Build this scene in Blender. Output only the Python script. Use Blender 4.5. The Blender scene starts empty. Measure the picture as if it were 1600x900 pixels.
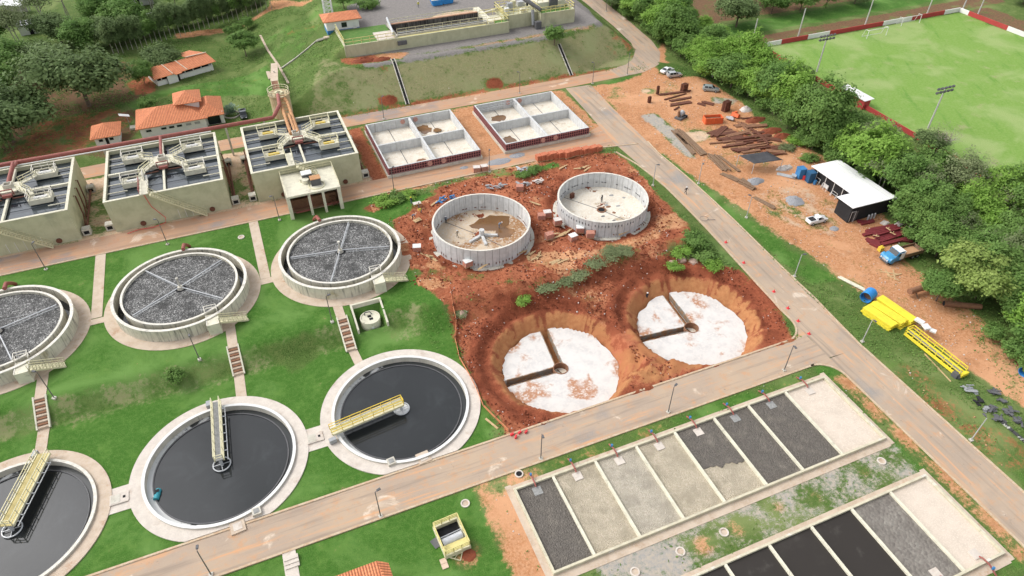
import bpy, math, random
import numpy as np
from mathutils import Vector, Matrix, Euler
random.seed(7); RNG=np.random.default_rng(7)
S=bpy.context.scene; COL=S.collection
R=math.radians; PI=math.pi
# ------------------------------------------------------------------ camera model (drone, 24 mm, 80 m up)
CAMZ=80.0; FPX=1070.0; PIT=R(41); YAW=R(22.4)
def ray(u,v):
    x=(u-800)/FPX; y=(450-v)/FPX
    f=math.cos(PIT)+y*math.sin(PIT); up=-math.sin(PIT)+y*math.cos(PIT)
    return (x*math.cos(YAW)+f*math.sin(YAW), -x*math.sin(YAW)+f*math.cos(YAW), up)
def P(u,v,z):
    d=ray(u,v); t=(z-CAMZ)/d[2]
    return (d[0]*t,d[1]*t)
cam_d=bpy.data.cameras.new('camera'); cam=bpy.data.objects.new('camera',cam_d); COL.objects.link(cam)
cam.location=(0,0,CAMZ); cam.rotation_euler=(R(90)-PIT,0,-YAW)
cam_d.sensor_width=36; cam_d.lens=36*FPX/1600; cam_d.clip_end=6000; cam_d.clip_start=1
S.camera=cam
# ------------------------------------------------------------------ terrain
def ss(a,b,x):
    t=np.clip((np.asarray(x,float)-a)/(b-a),0,1); return t*t*(3-2*t)
def lin(a,b,x): return np.clip((np.asarray(x,float)-a)/(b-a),0,1)
def h0(X,Y):
    X=np.asarray(X,float); Y=np.asarray(Y,float)
    left=ss(82,86.4,Y); mid=lin(79.7,83.6,Y); right=ss(56,108,Y)
    a=ss(14,20,X); b=ss(71,76,X)
    t=(left*(1-a)+mid*a)*(1-b)+right*b
    h=2.4*t
    far=ss(118,138,X); h=h*(1-far)+3.0*far
    road=ss(98,104,X)*(1-ss(118,135,X))
    h=h+road*np.clip((Y-157)*0.085,0,9)
    h=h+ (1-ss(-30,10,X))*ss(165,230,Y)*1.5
    # upper platform
    fy=156.5+6*ss(80,105,X)
    tf=lin(fy,fy+11,Y)
    tl=ss(-2,24,X)
    tr=1-lin(98,106,X)
    tp=np.minimum(np.minimum(tf,tl),np.maximum(tr,0))
    h=h*(1-tp)+9.5*tp
    ys=174.5+9.5*lin(71,71.5,X)
    up=lin(ys,ys+.3,Y)*lin(22,26,X)*(1-lin(92,96,X))     # retained upper terrace behind the grit channel wall
    return h+2.4*up*ss(.9,1,tp)
def at(u,v,dz=0.0):
    z=2.0
    for _ in range(60):
        x,y=P(u,v,z); z=z*0.5+0.5*float(h0(x,y))
    x,y=P(u,v,z)
    return Vector((x,y,z+dz))
PITS=((36.1,66.8),(61.1,66.75)); PITR=9.5; PITZ=-3.0
CLAR=((-41.4,66.4),(-15.9,66.4),(9.6,66.4)); FILT=((-45.3,101.5),(-18.4,101.5),(8.5,101.3))
RT=((34.6,99.0,9.2),(59.7,98.0,8.9))
def vnoise(x,y,sc,seed):
    rng=np.random.default_rng(seed); N=256; L=rng.random((N,N))
    xs=x*sc; ys=y*sc; xi=np.floor(xs).astype(int); yi=np.floor(ys).astype(int); fx=xs-xi; fy=ys-yi
    fx=fx*fx*(3-2*fx); fy=fy*fy*(3-2*fy)
    g=lambda i,j:L[(xi+i)%N,(yi+j)%N]
    return (g(0,0)*(1-fx)+g(1,0)*fx)*(1-fy)+(g(0,1)*(1-fx)+g(1,1)*fx)*fy
# ------------------------------------------------------------------ mesh builder
class MB:
    def __init__(s): s.v=[]; s.f=[]; s.m=[]; s.mi=0
    def add(s,vs,fs):
        o=len(s.v); s.v+= [tuple(a) for a in vs]; s.f+=[tuple(i+o for i in f) for f in fs]; s.m+=[s.mi]*len(fs)
    def bx(s,x0,x1,y0,y1,z0,z1):
        s.add([(x0,y0,z0),(x1,y0,z0),(x1,y1,z0),(x0,y1,z0),(x0,y0,z1),(x1,y0,z1),(x1,y1,z1),(x0,y1,z1)],
              [(0,3,2,1),(4,5,6,7),(0,1,5,4),(1,2,6,5),(2,3,7,6),(3,0,4,7)]); return s
    def box(s,c,d,rz=0,ry=0,rx=0):
        M=Matrix.Translation(c)@Euler((rx,ry,rz)).to_matrix().to_4x4()
        a,b,h=d[0]/2,d[1]/2,d[2]/2
        vs=[M@Vector(q) for q in [(-a,-b,-h),(a,-b,-h),(a,b,-h),(-a,b,-h),(-a,-b,h),(a,-b,h),(a,b,h),(-a,b,h)]]
        s.add(vs,[(0,3,2,1),(4,5,6,7),(0,1,5,4),(1,2,6,5),(2,3,7,6),(3,0,4,7)]); return s
    def bar(s,p,q,w,h=None):
        p=Vector(p);q=Vector(q);h=h or w;d=q-p;L=d.length
        if L<1e-6: return s
        d/=L; up=Vector((0,0,1))
        if abs(d.z)>.99: up=Vector((0,1,0))
        sd=d.cross(up).normalized(); up=sd.cross(d).normalized()
        vs=[]
        for c in (p,q):
            for a,b in ((-1,-1),(1,-1),(1,1),(-1,1)): vs.append(c+sd*(a*w/2)+up*(b*h/2))
        s.add(vs,[(0,1,2,3),(7,6,5,4),(0,4,5,1),(1,5,6,2),(2,6,7,3),(3,7,4,0)]); return s
    def tube(s,pts,r,n=8,cap=True):
        pts=[Vector(p) for p in pts]; rs=r if isinstance(r,(list,tuple)) else [r]*len(pts); rings=[]
        pu=None
        for i,p in enumerate(pts):
            d=(pts[min(i+1,len(pts)-1)]-pts[max(i-1,0)]).normalized()
            if pu is None: pu=Vector((0,0,1)) if abs(d.z)<.9 else Vector((1,0,0))
            sd=d.cross(pu); 
            if sd.length<1e-4: sd=d.cross(Vector((0,1,0)))
            sd.normalize(); u=sd.cross(d).normalized(); pu=u
            rings.append([p+sd*(math.cos(2*PI*k/n)*rs[i])+u*(math.sin(2*PI*k/n)*rs[i]) for k in range(n)])
        vs=[a for rg in rings for a in rg]; fs=[]
        for i in range(len(pts)-1):
            for k in range(n): fs.append((i*n+k,i*n+(k+1)%n,(i+1)*n+(k+1)%n,(i+1)*n+k))
        if cap: fs.append(tuple(range(n-1,-1,-1))); fs.append(tuple((len(pts)-1)*n+k for k in range(n)))
        s.add(vs,fs); return s
    def cyl(s,x,y,z0,z1,r0,r1=None,n=24,cap=True):
        r1=r0 if r1 is None else r1
        vs=[(x+r0*math.cos(2*PI*k/n),y+r0*math.sin(2*PI*k/n),z0) for k in range(n)]+[(x+r1*math.cos(2*PI*k/n),y+r1*math.sin(2*PI*k/n),z1) for k in range(n)]
        fs=[(k,(k+1)%n,n+(k+1)%n,n+k) for k in range(n)]
        if cap: fs+= [tuple(range(n-1,-1,-1)),tuple(range(n,2*n))]
        s.add(vs,fs); return s
    def ring(s,x,y,ri,ro,z0,z1,n=72,a0=0,a1=2*PI):
        full=abs(a1-a0-2*PI)<1e-6; m=n if full else n+1; vs=[]
        for k in range(m):
            a=a0+(a1-a0)*k/n; c,sn=math.cos(a),math.sin(a)
            vs+=[(x+ri*c,y+ri*sn,z0),(x+ro*c,y+ro*sn,z0),(x+ro*c,y+ro*sn,z1),(x+ri*c,y+ri*sn,z1)]
        fs=[]
        for k in range(n):
            i=4*k; j=4*((k+1)%m)
            fs+=[(i+1,j+1,j+2,i+2),(i+2,j+2,j+3,i+3),(i+3,j+3,j,i),(i,j,j+1,i+1)]
        if not full: fs+=[(0,1,2,3),(4*n+3,4*n+2,4*n+1,4*n)]
        s.add(vs,fs); return s
    def prism(s,poly,z0,z1):
        n=len(poly); vs=[(p[0],p[1],z0) for p in poly]+[(p[0],p[1],z1) for p in poly]
        s.add(vs,[tuple(range(n-1,-1,-1)),tuple(range(n,2*n))]+[(k,(k+1)%n,n+(k+1)%n,n+k) for k in range(n)]); return s
    def torus(s,x,y,z,Rr,r,n=40,m=6):
        vs=[];fs=[]
        for k in range(n):
            a=2*PI*k/n
            for j in range(m):
                b=2*PI*j/m; q=Rr+r*math.cos(b); vs.append((x+q*math.cos(a),y+q*math.sin(a),z+r*math.sin(b)))
        for k in range(n):
            for j in range(m): fs.append((k*m+j,((k+1)%n)*m+j,((k+1)%n)*m+(j+1)%m,k*m+(j+1)%m))
        s.add(vs,fs); return s
    def rail(s,pts,h=1.05,step=1.6,r=.035,mids=1,closed=False):
        pts=[Vector(p) for p in pts]
        if closed: pts=pts+[pts[0]]
        for a,b in zip(pts,pts[1:]):
            for k in range(mids+1):
                z=Vector((0,0,h*(1-k/(mids+1)))); s.bar(a+z,b+z,2*r)
            n=max(1,round((b-a).length/step))
            for i in range(n+1):
                c=a.lerp(b,i/n); s.bar(c,c+Vector((0,0,h-.01)),2*r*.9)
        return s
    def stair(s,a,b,w,n,t=.06,side=(0,1,0)):
        a=Vector(a);b=Vector(b);sd=Vector(side)
        for i in range(n):
            c=a.lerp(b,(i+.5)/n); d=(b-a); d.z=0; run=d.length/n*1.0
            ang=math.atan2(d.y,d.x); s.box(c,(run,w,t),ang)
        for k in (-1,1):
            o=sd*(k*(w/2+.04)); s.bar(a+o-Vector((0,0,.1)),b+o-Vector((0,0,.1)),.07,.25)
        return s
    def mesh(s,name,mats,smooth=True,ang=.6):
        me=bpy.data.meshes.new(name); me.from_pydata(s.v,[],s.f)
        for m in (mats if isinstance(mats,(list,tuple)) else [mats]): me.materials.append(m)
        if any(s.m): me.polygons.foreach_set('material_index',s.m)
        if smooth:
            me.shade_smooth(); me.set_sharp_from_angle(angle=ang)
        me.update(); return me
def tag(o,label=None,cat=None,group=None,kind=None):
    if label: o['label']=label
    if cat: o['category']=cat
    if group: o['group']=group
    if kind: o['kind']=kind
    return o
def T(name,label,cat,loc=(0,0,0),rz=0,group=None):
    o=bpy.data.objects.new(name,None); COL.objects.link(o); o.location=loc; o.rotation_euler=(0,0,rz); o.empty_display_size=.3
    return tag(o,label,cat,group,'thing')
def part(mb,name,mat,parent,label=None,loc=(0,0,0),rz=0,smooth=True):
    o=bpy.data.objects.new(name,mb.mesh(name,mat,smooth)); COL.objects.link(o); o.parent=parent; o.location=loc; o.rotation_euler=(0,0,rz)
    if label: o['label']=label
    return o
def solo(mb,name,mat,label,cat,loc=(0,0,0),rz=0,group=None,smooth=True):
    o=bpy.data.objects.new(name,mb.mesh(name,mat,smooth)); COL.objects.link(o); o.location=loc; o.rotation_euler=(0,0,rz)
    return tag(o,label,cat,group,'thing')
def struct(mb,name,mat,smooth=True):
    o=bpy.data.objects.new(name,mb.mesh(name,mat,smooth)); COL.objects.link(o); o['kind']='structure'; return o
def dup(root,loc,rz=0,label=None,group=None,scale=None):
    def cp(o,par):
        c=o.copy(); COL.objects.link(c)
        if par is not None: c.parent=par
        for ch in list(o.children): cp(ch,c)
        return c
    r=cp(root,None); r.location=loc; r.rotation_euler=(0,0,rz)
    if label: r['label']=label
    if group: r['group']=group
    if scale: r.scale=scale if isinstance(scale,tuple) else (scale,)*3
    return r
# ------------------------------------------------------------------ materials
def nt(name):
    m=bpy.data.materials.new(name); m.use_nodes=True; t=m.node_tree; t.nodes.clear()
    out=t.nodes.new('ShaderNodeOutputMaterial'); b=t.nodes.new('ShaderNodeBsdfPrincipled'); t.links.new(b.outputs[0],out.inputs[0])
    return m,t,b,out
def N(t,typ,**k):
    n=t.nodes.new(typ)
    for a,v in k.items():
        if a in ('inp',):
            for i,val in v.items(): n.inputs[i].default_value=val
        else: setattr(n,a,v)
    return n
def mixc(t,fac,a,b,mode='MIX'):
    n=t.nodes.new('ShaderNodeMix'); n.data_type='RGBA'; n.blend_type=mode
    for sock,val in ((n.inputs[0],fac),(n.inputs[6],a),(n.inputs[7],b)):
        if hasattr(val,'links') or hasattr(val,'is_linked'): t.links.new(val,sock)
        elif isinstance(val,(int,float)): sock.default_value=val
        else: sock.default_value=(*val[:3],1)
    return n.outputs[2]
def ramp(t,x,lo,hi):
    n=t.nodes.new('ShaderNodeMapRange'); n.interpolation_type='SMOOTHSTEP'
    t.links.new(x,n.inputs[0]); n.inputs[1].default_value=lo; n.inputs[2].default_value=hi; return n.outputs[0]
def noise(t,vec,sc,det=4,rough=.6,dist=0):
    n=t.nodes.new('ShaderNodeTexNoise'); n.inputs['Scale'].default_value=sc; n.inputs['Detail'].default_value=det
    n.inputs['Roughness'].default_value=rough; n.inputs['Distortion'].default_value=dist
    t.links.new(vec,n.inputs['Vector']); return n.outputs[0]
def mapv(t,vec,scale):
    n=t.nodes.new('ShaderNodeMapping'); n.inputs['Scale'].default_value=scale; t.links.new(vec,n.inputs[0]); return n.outputs[0]
MATS={}
def mat(name,col,col2=None,sc=1.2,rough=.85,amt=(.35,.7),streak=None,streakamt=(.55,.75),bump=0.0,metal=0.0,fine=None,blot=None,blotamt=(.58,.7),blotsc=.35,spec=.3,warp=0,coord='Object'):
    """base colour + blotches of a second colour, vertical stains, fine speckle, big blots"""
    if name in MATS: return MATS[name]
    m,t,b,out=nt(name); MATS[name]=m
    tc=N(t,'ShaderNodeTexCoord'); v=tc.outputs[coord]
    if coord=='Object':
        oi=N(t,'ShaderNodeObjectInfo'); vm=N(t,'ShaderNodeVectorMath',operation='ADD'); t.links.new(v,vm.inputs[0])
        mu=N(t,'ShaderNodeMath',operation='MULTIPLY',inp={1:37.0}); t.links.new(oi.outputs['Random'],mu.inputs[0]); t.links.new(mu.outputs[0],vm.inputs[1]); v=vm.outputs[0]
    c2=col2 or tuple(x*.72 for x in col)
    c=mixc(t,ramp(t,noise(t,v,sc,6,.65,warp),*amt),col,c2)
    if blot: c=mixc(t,ramp(t,noise(t,v,blotsc,5,.6,.3),*blotamt),c,blot)
    if streak:
        sv=mapv(t,v,(3.0,3.0,.18)); c=mixc(t,ramp(t,noise(t,sv,1.0,4,.7),*streakamt),c,streak)
    if fine: c=mixc(t,ramp(t,noise(t,v,fine[0],2,.5),.45,.75),c,fine[1])
    t.links.new(c,b.inputs['Base Color']); b.inputs['Roughness'].default_value=rough; b.inputs['Metallic'].default_value=metal
    b.inputs['Specular IOR Level'].default_value=spec
    if bump:
        bn=N(t,'ShaderNodeBump',inp={0:bump,1:.05}); t.links.new(noise(t,v,sc*6,4,.7),bn.inputs['Height']); t.links.new(bn.outputs[0],b.inputs['Normal'])
    return m
CONC=mat('weathered_concrete',(.56,.53,.46),(.44,.41,.34),.8,streak=(.2,.19,.17),streakamt=(.55,.8))
RIM=mat('pale_concrete_rim',(.68,.65,.58),(.55,.52,.45),1.5,blot=(.4,.38,.33))
CREAM=mat('cream_painted_concrete',(.50,.49,.33),(.42,.41,.27),.5,streak=(.3,.29,.22),streakamt=(.56,.85),blot=(.36,.36,.25),blotsc=.25)
CREAML=mat('pale_cream_concrete',(.66,.63,.50),(.56,.53,.42),1.0,blot=(.42,.39,.31),blotsc=.8)
STAINW=mat('stained_filter_wall',(.58,.55,.45),(.48,.45,.36),.9,streak=(.16,.155,.14),streakamt=(.5,.7),blot=(.40,.36,.24))
NEWC=mat('fresh_grey_concrete',(.57,.575,.57),(.47,.475,.47),1.0,streak=(.33,.31,.28),streakamt=(.52,.75),blot=(.66,.65,.63))
JOINT=mat('panel_joint_grey',(.36,.36,.35))
SLABW=mat('white_lean_concrete',(.64,.62,.59),(.54,.52,.50),.5,blot=(.42,.22,.13),blotsc=.22,blotamt=(.52,.64),fine=(2.5,(.66,.62,.58)))
FLOORN=mat('new_tank_floor',(.68,.62,.52),(.58,.51,.41),.6,blot=(.42,.33,.22),blotsc=.3,blotamt=(.6,.7),fine=(3,(.7,.68,.62)))
FLOORM=mat('muddy_tank_floor',(.58,.47,.34),(.52,.40,.28),.5,blot=(.30,.16,.07),blotsc=.13,blotamt=(.47,.56),fine=(3,(.55,.5,.44)))
PAVE=mat('dusty_concrete_paving',(.55,.45,.35),(.44,.34,.25),.7,blot=(.40,.25,.16),blotsc=.5,blotamt=(.55,.75),fine=(5,(.5,.42,.34)))
PAVEW=mat('whitish_concrete_paving',(.62,.56,.49),(.52,.46,.40),.8,blot=(.42,.33,.26),blotsc=.5,blotamt=(.55,.75),fine=(5,(.52,.47,.42)))
KERB=mat('kerb_stone',(.52,.43,.31),(.45,.31,.20),1.5,fine=(5,(.45,.30,.19)))
REDP=mat('red_painted_steel',(.30,.095,.075),(.25,.08,.065),1.2,rough=.55,blot=(.34,.16,.12),blotsc=1)
RUST=mat('rusty_steel',(.16,.065,.04),(.11,.045,.03),2.0,rough=.8)
RUSTL=mat('brown_rust_dust',(.27,.14,.08),(.2,.1,.06),2.0)
MAROON=mat('maroon_primer_steel',(.20,.035,.04),(.16,.03,.035),1.5,rough=.55)
YEL=mat('faded_yellow_paint',(.66,.58,.24),(.56,.49,.2),1.0,rough=.6)
YELP=mat('pale_yellow_rail',(.64,.6,.4),(.56,.52,.34),1.0,rough=.6)
YELB=mat('bright_yellow_plastic',(.80,.66,.05),(.7,.56,.05),.8,rough=.5)
YELD=mat('safety_yellow_paint',(.72,.52,.06),(.64,.46,.06),1.0,rough=.5)
OCHRE=mat('ochre_rusted_paint',(.48,.26,.12),(.38,.19,.09),1.2,rough=.7)
WHITE=mat('white_paint',(.70,.70,.68),(.6,.6,.58),1.0,rough=.6)
WHITEW=mat('white_plaster',(.76,.75,.72),(.68,.67,.64),.6,streak=(.5,.46,.4),streakamt=(.62,.85))
ROOFW=mat('white_sheet_roof',(.86,.86,.86),(.82,.82,.82),.4,rough=.5)
BLUEP=mat('blue_paint',(.05,.20,.42),(.04,.16,.34),1.0,rough=.6)
BLUEB=mat('bright_blue_plastic',(.04,.26,.62),(.03,.2,.5),1.0,rough=.45)
BLUED=mat('dark_blue_sheet',(.03,.11,.22),(.025,.09,.18),1.0,rough=.5)
TEAL=mat('teal_plastic',(.05,.30,.36),(.04,.25,.3),2,rough=.5)
BLACK=mat('black_sheet',(.02,.02,.022),(.028,.028,.03),1,rough=.8)
DARK=mat('dark_opening',(.012,.012,.014),(.02,.02,.022),1,rough=.9)
GREYM=mat('grey_metal',(.36,.37,.38),(.3,.31,.32),1.5,rough=.5,metal=.2)
GREYD=mat('dark_grey_metal',(.12,.12,.125),(.09,.09,.095),1.5,rough=.6)
GALV=mat('galvanised_metal',(.55,.56,.57),(.45,.46,.47),2,rough=.45,metal=.3)
GRATE=mat('grey_grating',(.30,.30,.29),(.22,.22,.21),4,rough=.7)
ORANGE=mat('orange_paint',(.72,.15,.05),(.62,.12,.045),1.2,rough=.6)
BRICK=mat('orange_brick',(.50,.15,.075),(.40,.11,.055),3,fine=(9,(.56,.24,.14)))
BRICKP=mat('pinkish_block',(.46,.2,.14),(.38,.15,.1),3,fine=(9,(.52,.33,.27)))
WRAP=mat('pale_wrapping',(.62,.58,.54),(.5,.44,.4),2)
WOOD=mat('raw_timber',(.52,.37,.2),(.42,.28,.15),2.0)
WOODG=mat('grey_brown_timber',(.24,.16,.10),(.18,.11,.07),2.0)
TARP=mat('charcoal_tarpaulin',(.05,.05,.055),(.07,.07,.075),1.0,rough=.75)
GLASS=mat('dark_glass',(.015,.018,.022),(.02,.024,.028),1,rough=.12,spec=.5)
RUBBER=mat('rubber',(.018,.018,.018),rough=.85)
CARW=mat('white_car_paint',(.78,.78,.78),(.76,.76,.76),1,rough=.25,spec=.5)
CARS=mat('silver_car_paint',(.50,.52,.53),(.47,.49,.5),1,rough=.3,metal=.35,spec=.5)
CARG=mat('greenish_silver_paint',(.36,.42,.42),(.34,.4,.4),1,rough=.3,metal=.3,spec=.5)
CARK=mat('dark_car_paint',(.03,.035,.04),(.03,.035,.04),1,rough=.25,spec=.5)
CARB=mat('blue_truck_paint',(.05,.27,.5),(.045,.23,.44),1,rough=.3,spec=.5)
LAMPR=mat('red_lamp_lens',(.4,.02,.02),rough=.3)
LAMPW=mat('clear_lamp_lens',(.7,.7,.72),rough=.2)
REDW=mat('faded_red_wall_paint',(.42,.06,.055),(.36,.05,.045),.7,streak=(.28,.05,.045),streakamt=(.6,.85))
CONER=mat('red_plastic',(.75,.06,.07),rough=.5)
GREYP=mat('grey_painted_post',(.16,.15,.14),(.12,.11,.1),2,rough=.6)
POSTC=mat('concrete_post',(.5,.49,.46),(.42,.41,.38),2)
FABD=mat('dark_workwear',(.035,.04,.05),rough=.9); FABB=mat('grey_blue_workwear',(.13,.16,.21),rough=.9); FABY=mat('yellow_vest',(.6,.55,.05),rough=.8); FABK=mat('khaki_workwear',(.3,.26,.19),rough=.9)
SKIN=mat('skin',(.32,.17,.11),rough=.6); BOOT=mat('boot_leather',(.03,.025,.02),rough=.8)
HATW=mat('white_helmet',(.8,.8,.78),rough=.35); HATY=mat('yellow_helmet',(.8,.62,.05),rough=.35)
BARK=mat('tree_bark',(.16,.12,.09),(.1,.075,.055),3); BARKP=mat('pale_bark',(.42,.39,.34),(.3,.27,.23),3)
SOILR=mat('red_clay',(.24,.065,.03),(.17,.045,.022),1.0,bump=.6)
TANSAND=mat('tan_sand',(.5,.3,.17),(.42,.23,.12),1.0,bump=.4)
GRAVH=mat('crushed_stone',(.27,.275,.29),(.2,.205,.215),6,fine=(12,(.4,.4,.41)),bump=.5)
ROCK=mat('pale_rock',(.42,.3,.24),(.34,.22,.17),1.5,bump=.5)
FOAM=mat('white_foam',(.8,.8,.78),(.6,.6,.58),2)
def roofmat():
    m,t,b,out=nt('clay_roof_tiles'); tc=N(t,'ShaderNodeTexCoord'); v=tc.outputs['UV']
    w=N(t,'ShaderNodeTexWave',wave_type='BANDS',bands_direction='X'); w.inputs['Scale'].default_value=.95; t.links.new(v,w.inputs[0])
    w2=N(t,'ShaderNodeTexWave',wave_type='BANDS',bands_direction='Y'); w2.inputs['Scale'].default_value=.75; t.links.new(v,w2.inputs[0])
    c=mixc(t,ramp(t,noise(t,tc.outputs['Object'],1.3,5),.35,.7),(.82,.31,.14),(.68,.23,.10))
    c=mixc(t,ramp(t,w.outputs[0],.0,.35),(.3,.085,.04),c)
    n2=N(t,'ShaderNodeMath',operation='MULTIPLY',inp={1:.35}); t.links.new(ramp(t,w2.outputs[0],.25,0),n2.inputs[0])
    c=mixc(t,n2.outputs[0],c,(.26,.08,.04)); t.links.new(c,b.inputs[0]); b.inputs['Roughness'].default_value=.8
    bn=N(t,'ShaderNodeBump',inp={0:.8,1:.12}); t.links.new(w.outputs[0],bn.inputs['Height']); t.links.new(bn.outputs[0],b.inputs['Normal'])
    return m
TILE=roofmat()
def stonemat(name,c0,c1,c2,sc,wet=None,rough=.8,wetsc=.25,wetamt=(.5,.6)):
    m,t,b,out=nt(name); tc=N(t,'ShaderNodeTexCoord'); v=tc.outputs['Object']
    vo=N(t,'ShaderNodeTexVoronoi'); vo.inputs['Scale'].default_value=sc; t.links.new(v,vo.inputs['Vector'])
    sx=N(t,'ShaderNodeSeparateColor'); t.links.new(vo.outputs['Color'],sx.inputs[0])
    c=mixc(t,ramp(t,sx.outputs[0],.15,.6),c0,c1); c=mixc(t,ramp(t,sx.outputs[1],.66,.95),c,c2)
    c=mixc(t,ramp(t,noise(t,v,.5,5),.4,.75),c,tuple(x*.8 for x in c0))
    if wet: c=mixc(t,ramp(t,noise(t,v,wetsc,6,.65),*wetamt),c,wet)
    t.links.new(c,b.inputs[0]); b.inputs['Roughness'].default_value=rough
    bn=N(t,'ShaderNodeBump',inp={0:.8,1:.15}); t.links.new(vo.outputs['Distance'],bn.inputs['Height']); bn.invert=True; t.links.new(bn.outputs[0],b.inputs['Normal'])
    return m
MEDIA=stonemat('trickling_filter_stones',(.04,.0395,.038),(.125,.123,.119),(.40,.395,.38),7.0)
GRAVEL=stonemat('pale_gravel_bed',(.42,.36,.26),(.48,.415,.31),(.57,.49,.38),9,wet=(.36,.31,.225),wetsc=.3,wetamt=(.48,.72))
GRAVEL2=stonemat('greyish_gravel_bed',(.40,.355,.28),(.46,.41,.325),(.55,.49,.40),9,wet=(.34,.30,.235),wetsc=.3,wetamt=(.48,.72))
SANDB=mat('pale_dry_bed',(.60,.51,.42),(.52,.44,.36),.6,fine=(6,(.66,.58,.49)))
SLUDGE=stonemat('wet_dark_sludge',(.092,.079,.066),(.112,.098,.083),(.14,.123,.105),5,wet=(.2,.175,.145),rough=.75,wetsc=.5,wetamt=(.45,.78))
SLUDGEC=stonemat('dried_cracked_sludge',(.17,.15,.13),(.2,.18,.155),(.24,.22,.19),2.5,wet=(.08,.07,.06),wetsc=1.2,wetamt=(.66,.74))
SLUDGEF=mat('flat_brown_sludge',(.035,.03,.026),(.05,.044,.038),.2,rough=.35,amt=(.5,.8),blot=(.075,.068,.06),blotamt=(.6,.8))
def watermat(name,c,rough=.06,b1=.02):
    m,t,b,out=nt(name); tc=N(t,'ShaderNodeTexCoord'); v=tc.outputs['Object']
    t.links.new(mixc(t,ramp(t,noise(t,v,.25,5,.6,.8),.45,.8),c,tuple(x*1.7 for x in c)),b.inputs[0]); b.inputs['Roughness'].default_value=rough
    bn=N(t,'ShaderNodeBump',inp={0:b1*10,1:.02}); t.links.new(noise(t,v,1.6,4,.6,.5),bn.inputs['Height']); t.links.new(bn.outputs[0],b.inputs['Normal'])
    return m
WATER=watermat('dark_tank_water',(.017,.019,.02)); WATERB=watermat('reactor_water',(.018,.024,.03),.05,.03)
MUDW=watermat('muddy_water',(.16,.08,.03),.15,.01)
def foamwater():
    m,t,b,out=nt('foamy_channel_water'); tc=N(t,'ShaderNodeTexCoord'); v=tc.outputs['Object']
    gr=N(t,'ShaderNodeSeparateXYZ'); t.links.new(v,gr.inputs[0])
    md=N(t,'ShaderNodeMath',operation='MULTIPLY_ADD',inp={1:-.022,2:0.0}); t.links.new(gr.outputs[0],md.inputs[0])
    ad=N(t,'ShaderNodeMath',operation='ADD'); t.links.new(md.outputs[0],ad.inputs[0]); t.links.new(noise(t,v,.45,6,.75,.6),ad.inputs[1])
    f=ramp(t,ad.outputs[0],.52,.60); t.links.new(mixc(t,f,(.03,.033,.034),(.62,.63,.62)),b.inputs[0]); b.inputs['Roughness'].default_value=.3
    return m
FOAMW=foamwater()
def leafmat(name,c,c2,trans=.35):
    m,t,b,out=nt(name); at_=N(t,'ShaderNodeAttribute',attribute_name='tint'); oi=N(t,'ShaderNodeObjectInfo')
    ad=N(t,'ShaderNodeMath',operation='MULTIPLY_ADD',inp={1:.35,2:0}); t.links.new(oi.outputs['Random'],ad.inputs[0])
    a2=N(t,'ShaderNodeMath',operation='MULTIPLY_ADD',inp={1:.75}); t.links.new(at_.outputs['Fac'],a2.inputs[0]); t.links.new(ad.outputs[0],a2.inputs[2])
    c=mixc(t,a2.outputs[0],c,c2); t.links.new(c,b.inputs[0]); b.inputs['Roughness'].default_value=.65; b.inputs['Specular IOR Level'].default_value=.15
    tr=N(t,'ShaderNodeBsdfTranslucent'); t.links.new(c,tr.inputs[0]); mx=N(t,'ShaderNodeMixShader',inp={0:trans})
    t.links.new(b.outputs[0],mx.inputs[1]); t.links.new(tr.outputs[0],mx.inputs[2]); t.links.new(mx.outputs[0],out.inputs[0]); return m
LF_BRIGHT=leafmat('bright_feathery_leaves',(.17,.32,.05),(.30,.47,.10),.4)
LF_MID=leafmat('mid_green_leaves',(.12,.23,.055),(.21,.33,.09),.4)
LF_DARK=leafmat('dark_mango_leaves',(.095,.155,.055),(.19,.26,.10),.3)
LF_GREY=leafmat('grey_green_leaves',(.15,.195,.085),(.26,.3,.15))
LF_YEL=leafmat('yellowish_green_leaves',(.19,.28,.065),(.33,.42,.12))
LF_AGAVE=leafmat('blue_green_agave',(.2,.29,.2),(.3,.38,.27),.1)
LF_DRY=leafmat('dry_twigs',(.2,.17,.12),(.28,.24,.18),.1)
# ------------------------------------------------------------------ ground sheet
def axis(a,b,st,out): 
    m=list(np.arange(a,b+1e-6,st)); return np.array([a-o for o in out[::-1]]+m+[m[-1]+o for o in out])
OUT=[3,8,20,50,120,300,800,2200]
gx=axis(-100,262,.5,OUT); gy=axis(4,312,.5,OUT)
GX,GY=np.meshgrid(gx,gy); sh=GX.shape
HZ=h0(GX,GY)
CL=['lawn','dry','red','orange','pale','gravel','litter','field','scrub','asph','ochre','dark']
W={c:np.zeros(sh) for c in CL}
def inpoly(poly):
    xs=[p[0] for p in poly]; ys=[p[1] for p in poly]
    i0,i1=np.searchsorted(gx,[min(xs),max(xs)]); j0,j1=np.searchsorted(gy,[min(ys),max(ys)])
    i1=min(i1+1,len(gx)); j1=min(j1+1,len(gy)); sl=(slice(j0,j1),slice(i0,i1)); X=GX[sl]; Y=GY[sl]; ins=np.zeros(X.shape,bool)
    n=len(poly)
    for k in range(n):
        x1,y1=poly[k][:2]; x2,y2=poly[(k+1)%n][:2]
        if y1==y2: continue
        c=((y1>Y)!=(y2>Y))&(X<(x2-x1)*(Y-y1)/(y2-y1)+x1); ins^=c
    return sl,ins
def _ap(cls,sl,mask,val):
    for c in CL: W[c][sl]=np.where(mask,W[c][sl]*(1-val)+(val if c==cls else 0),W[c][sl])
def pw(cls,poly,val=1): _ap(cls,*inpoly(poly),val)
def prc(cls,x0,x1,y0,y1,val=1): pw(cls,[(x0,y0),(x1,y0),(x1,y1),(x0,y1)],val)
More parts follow.
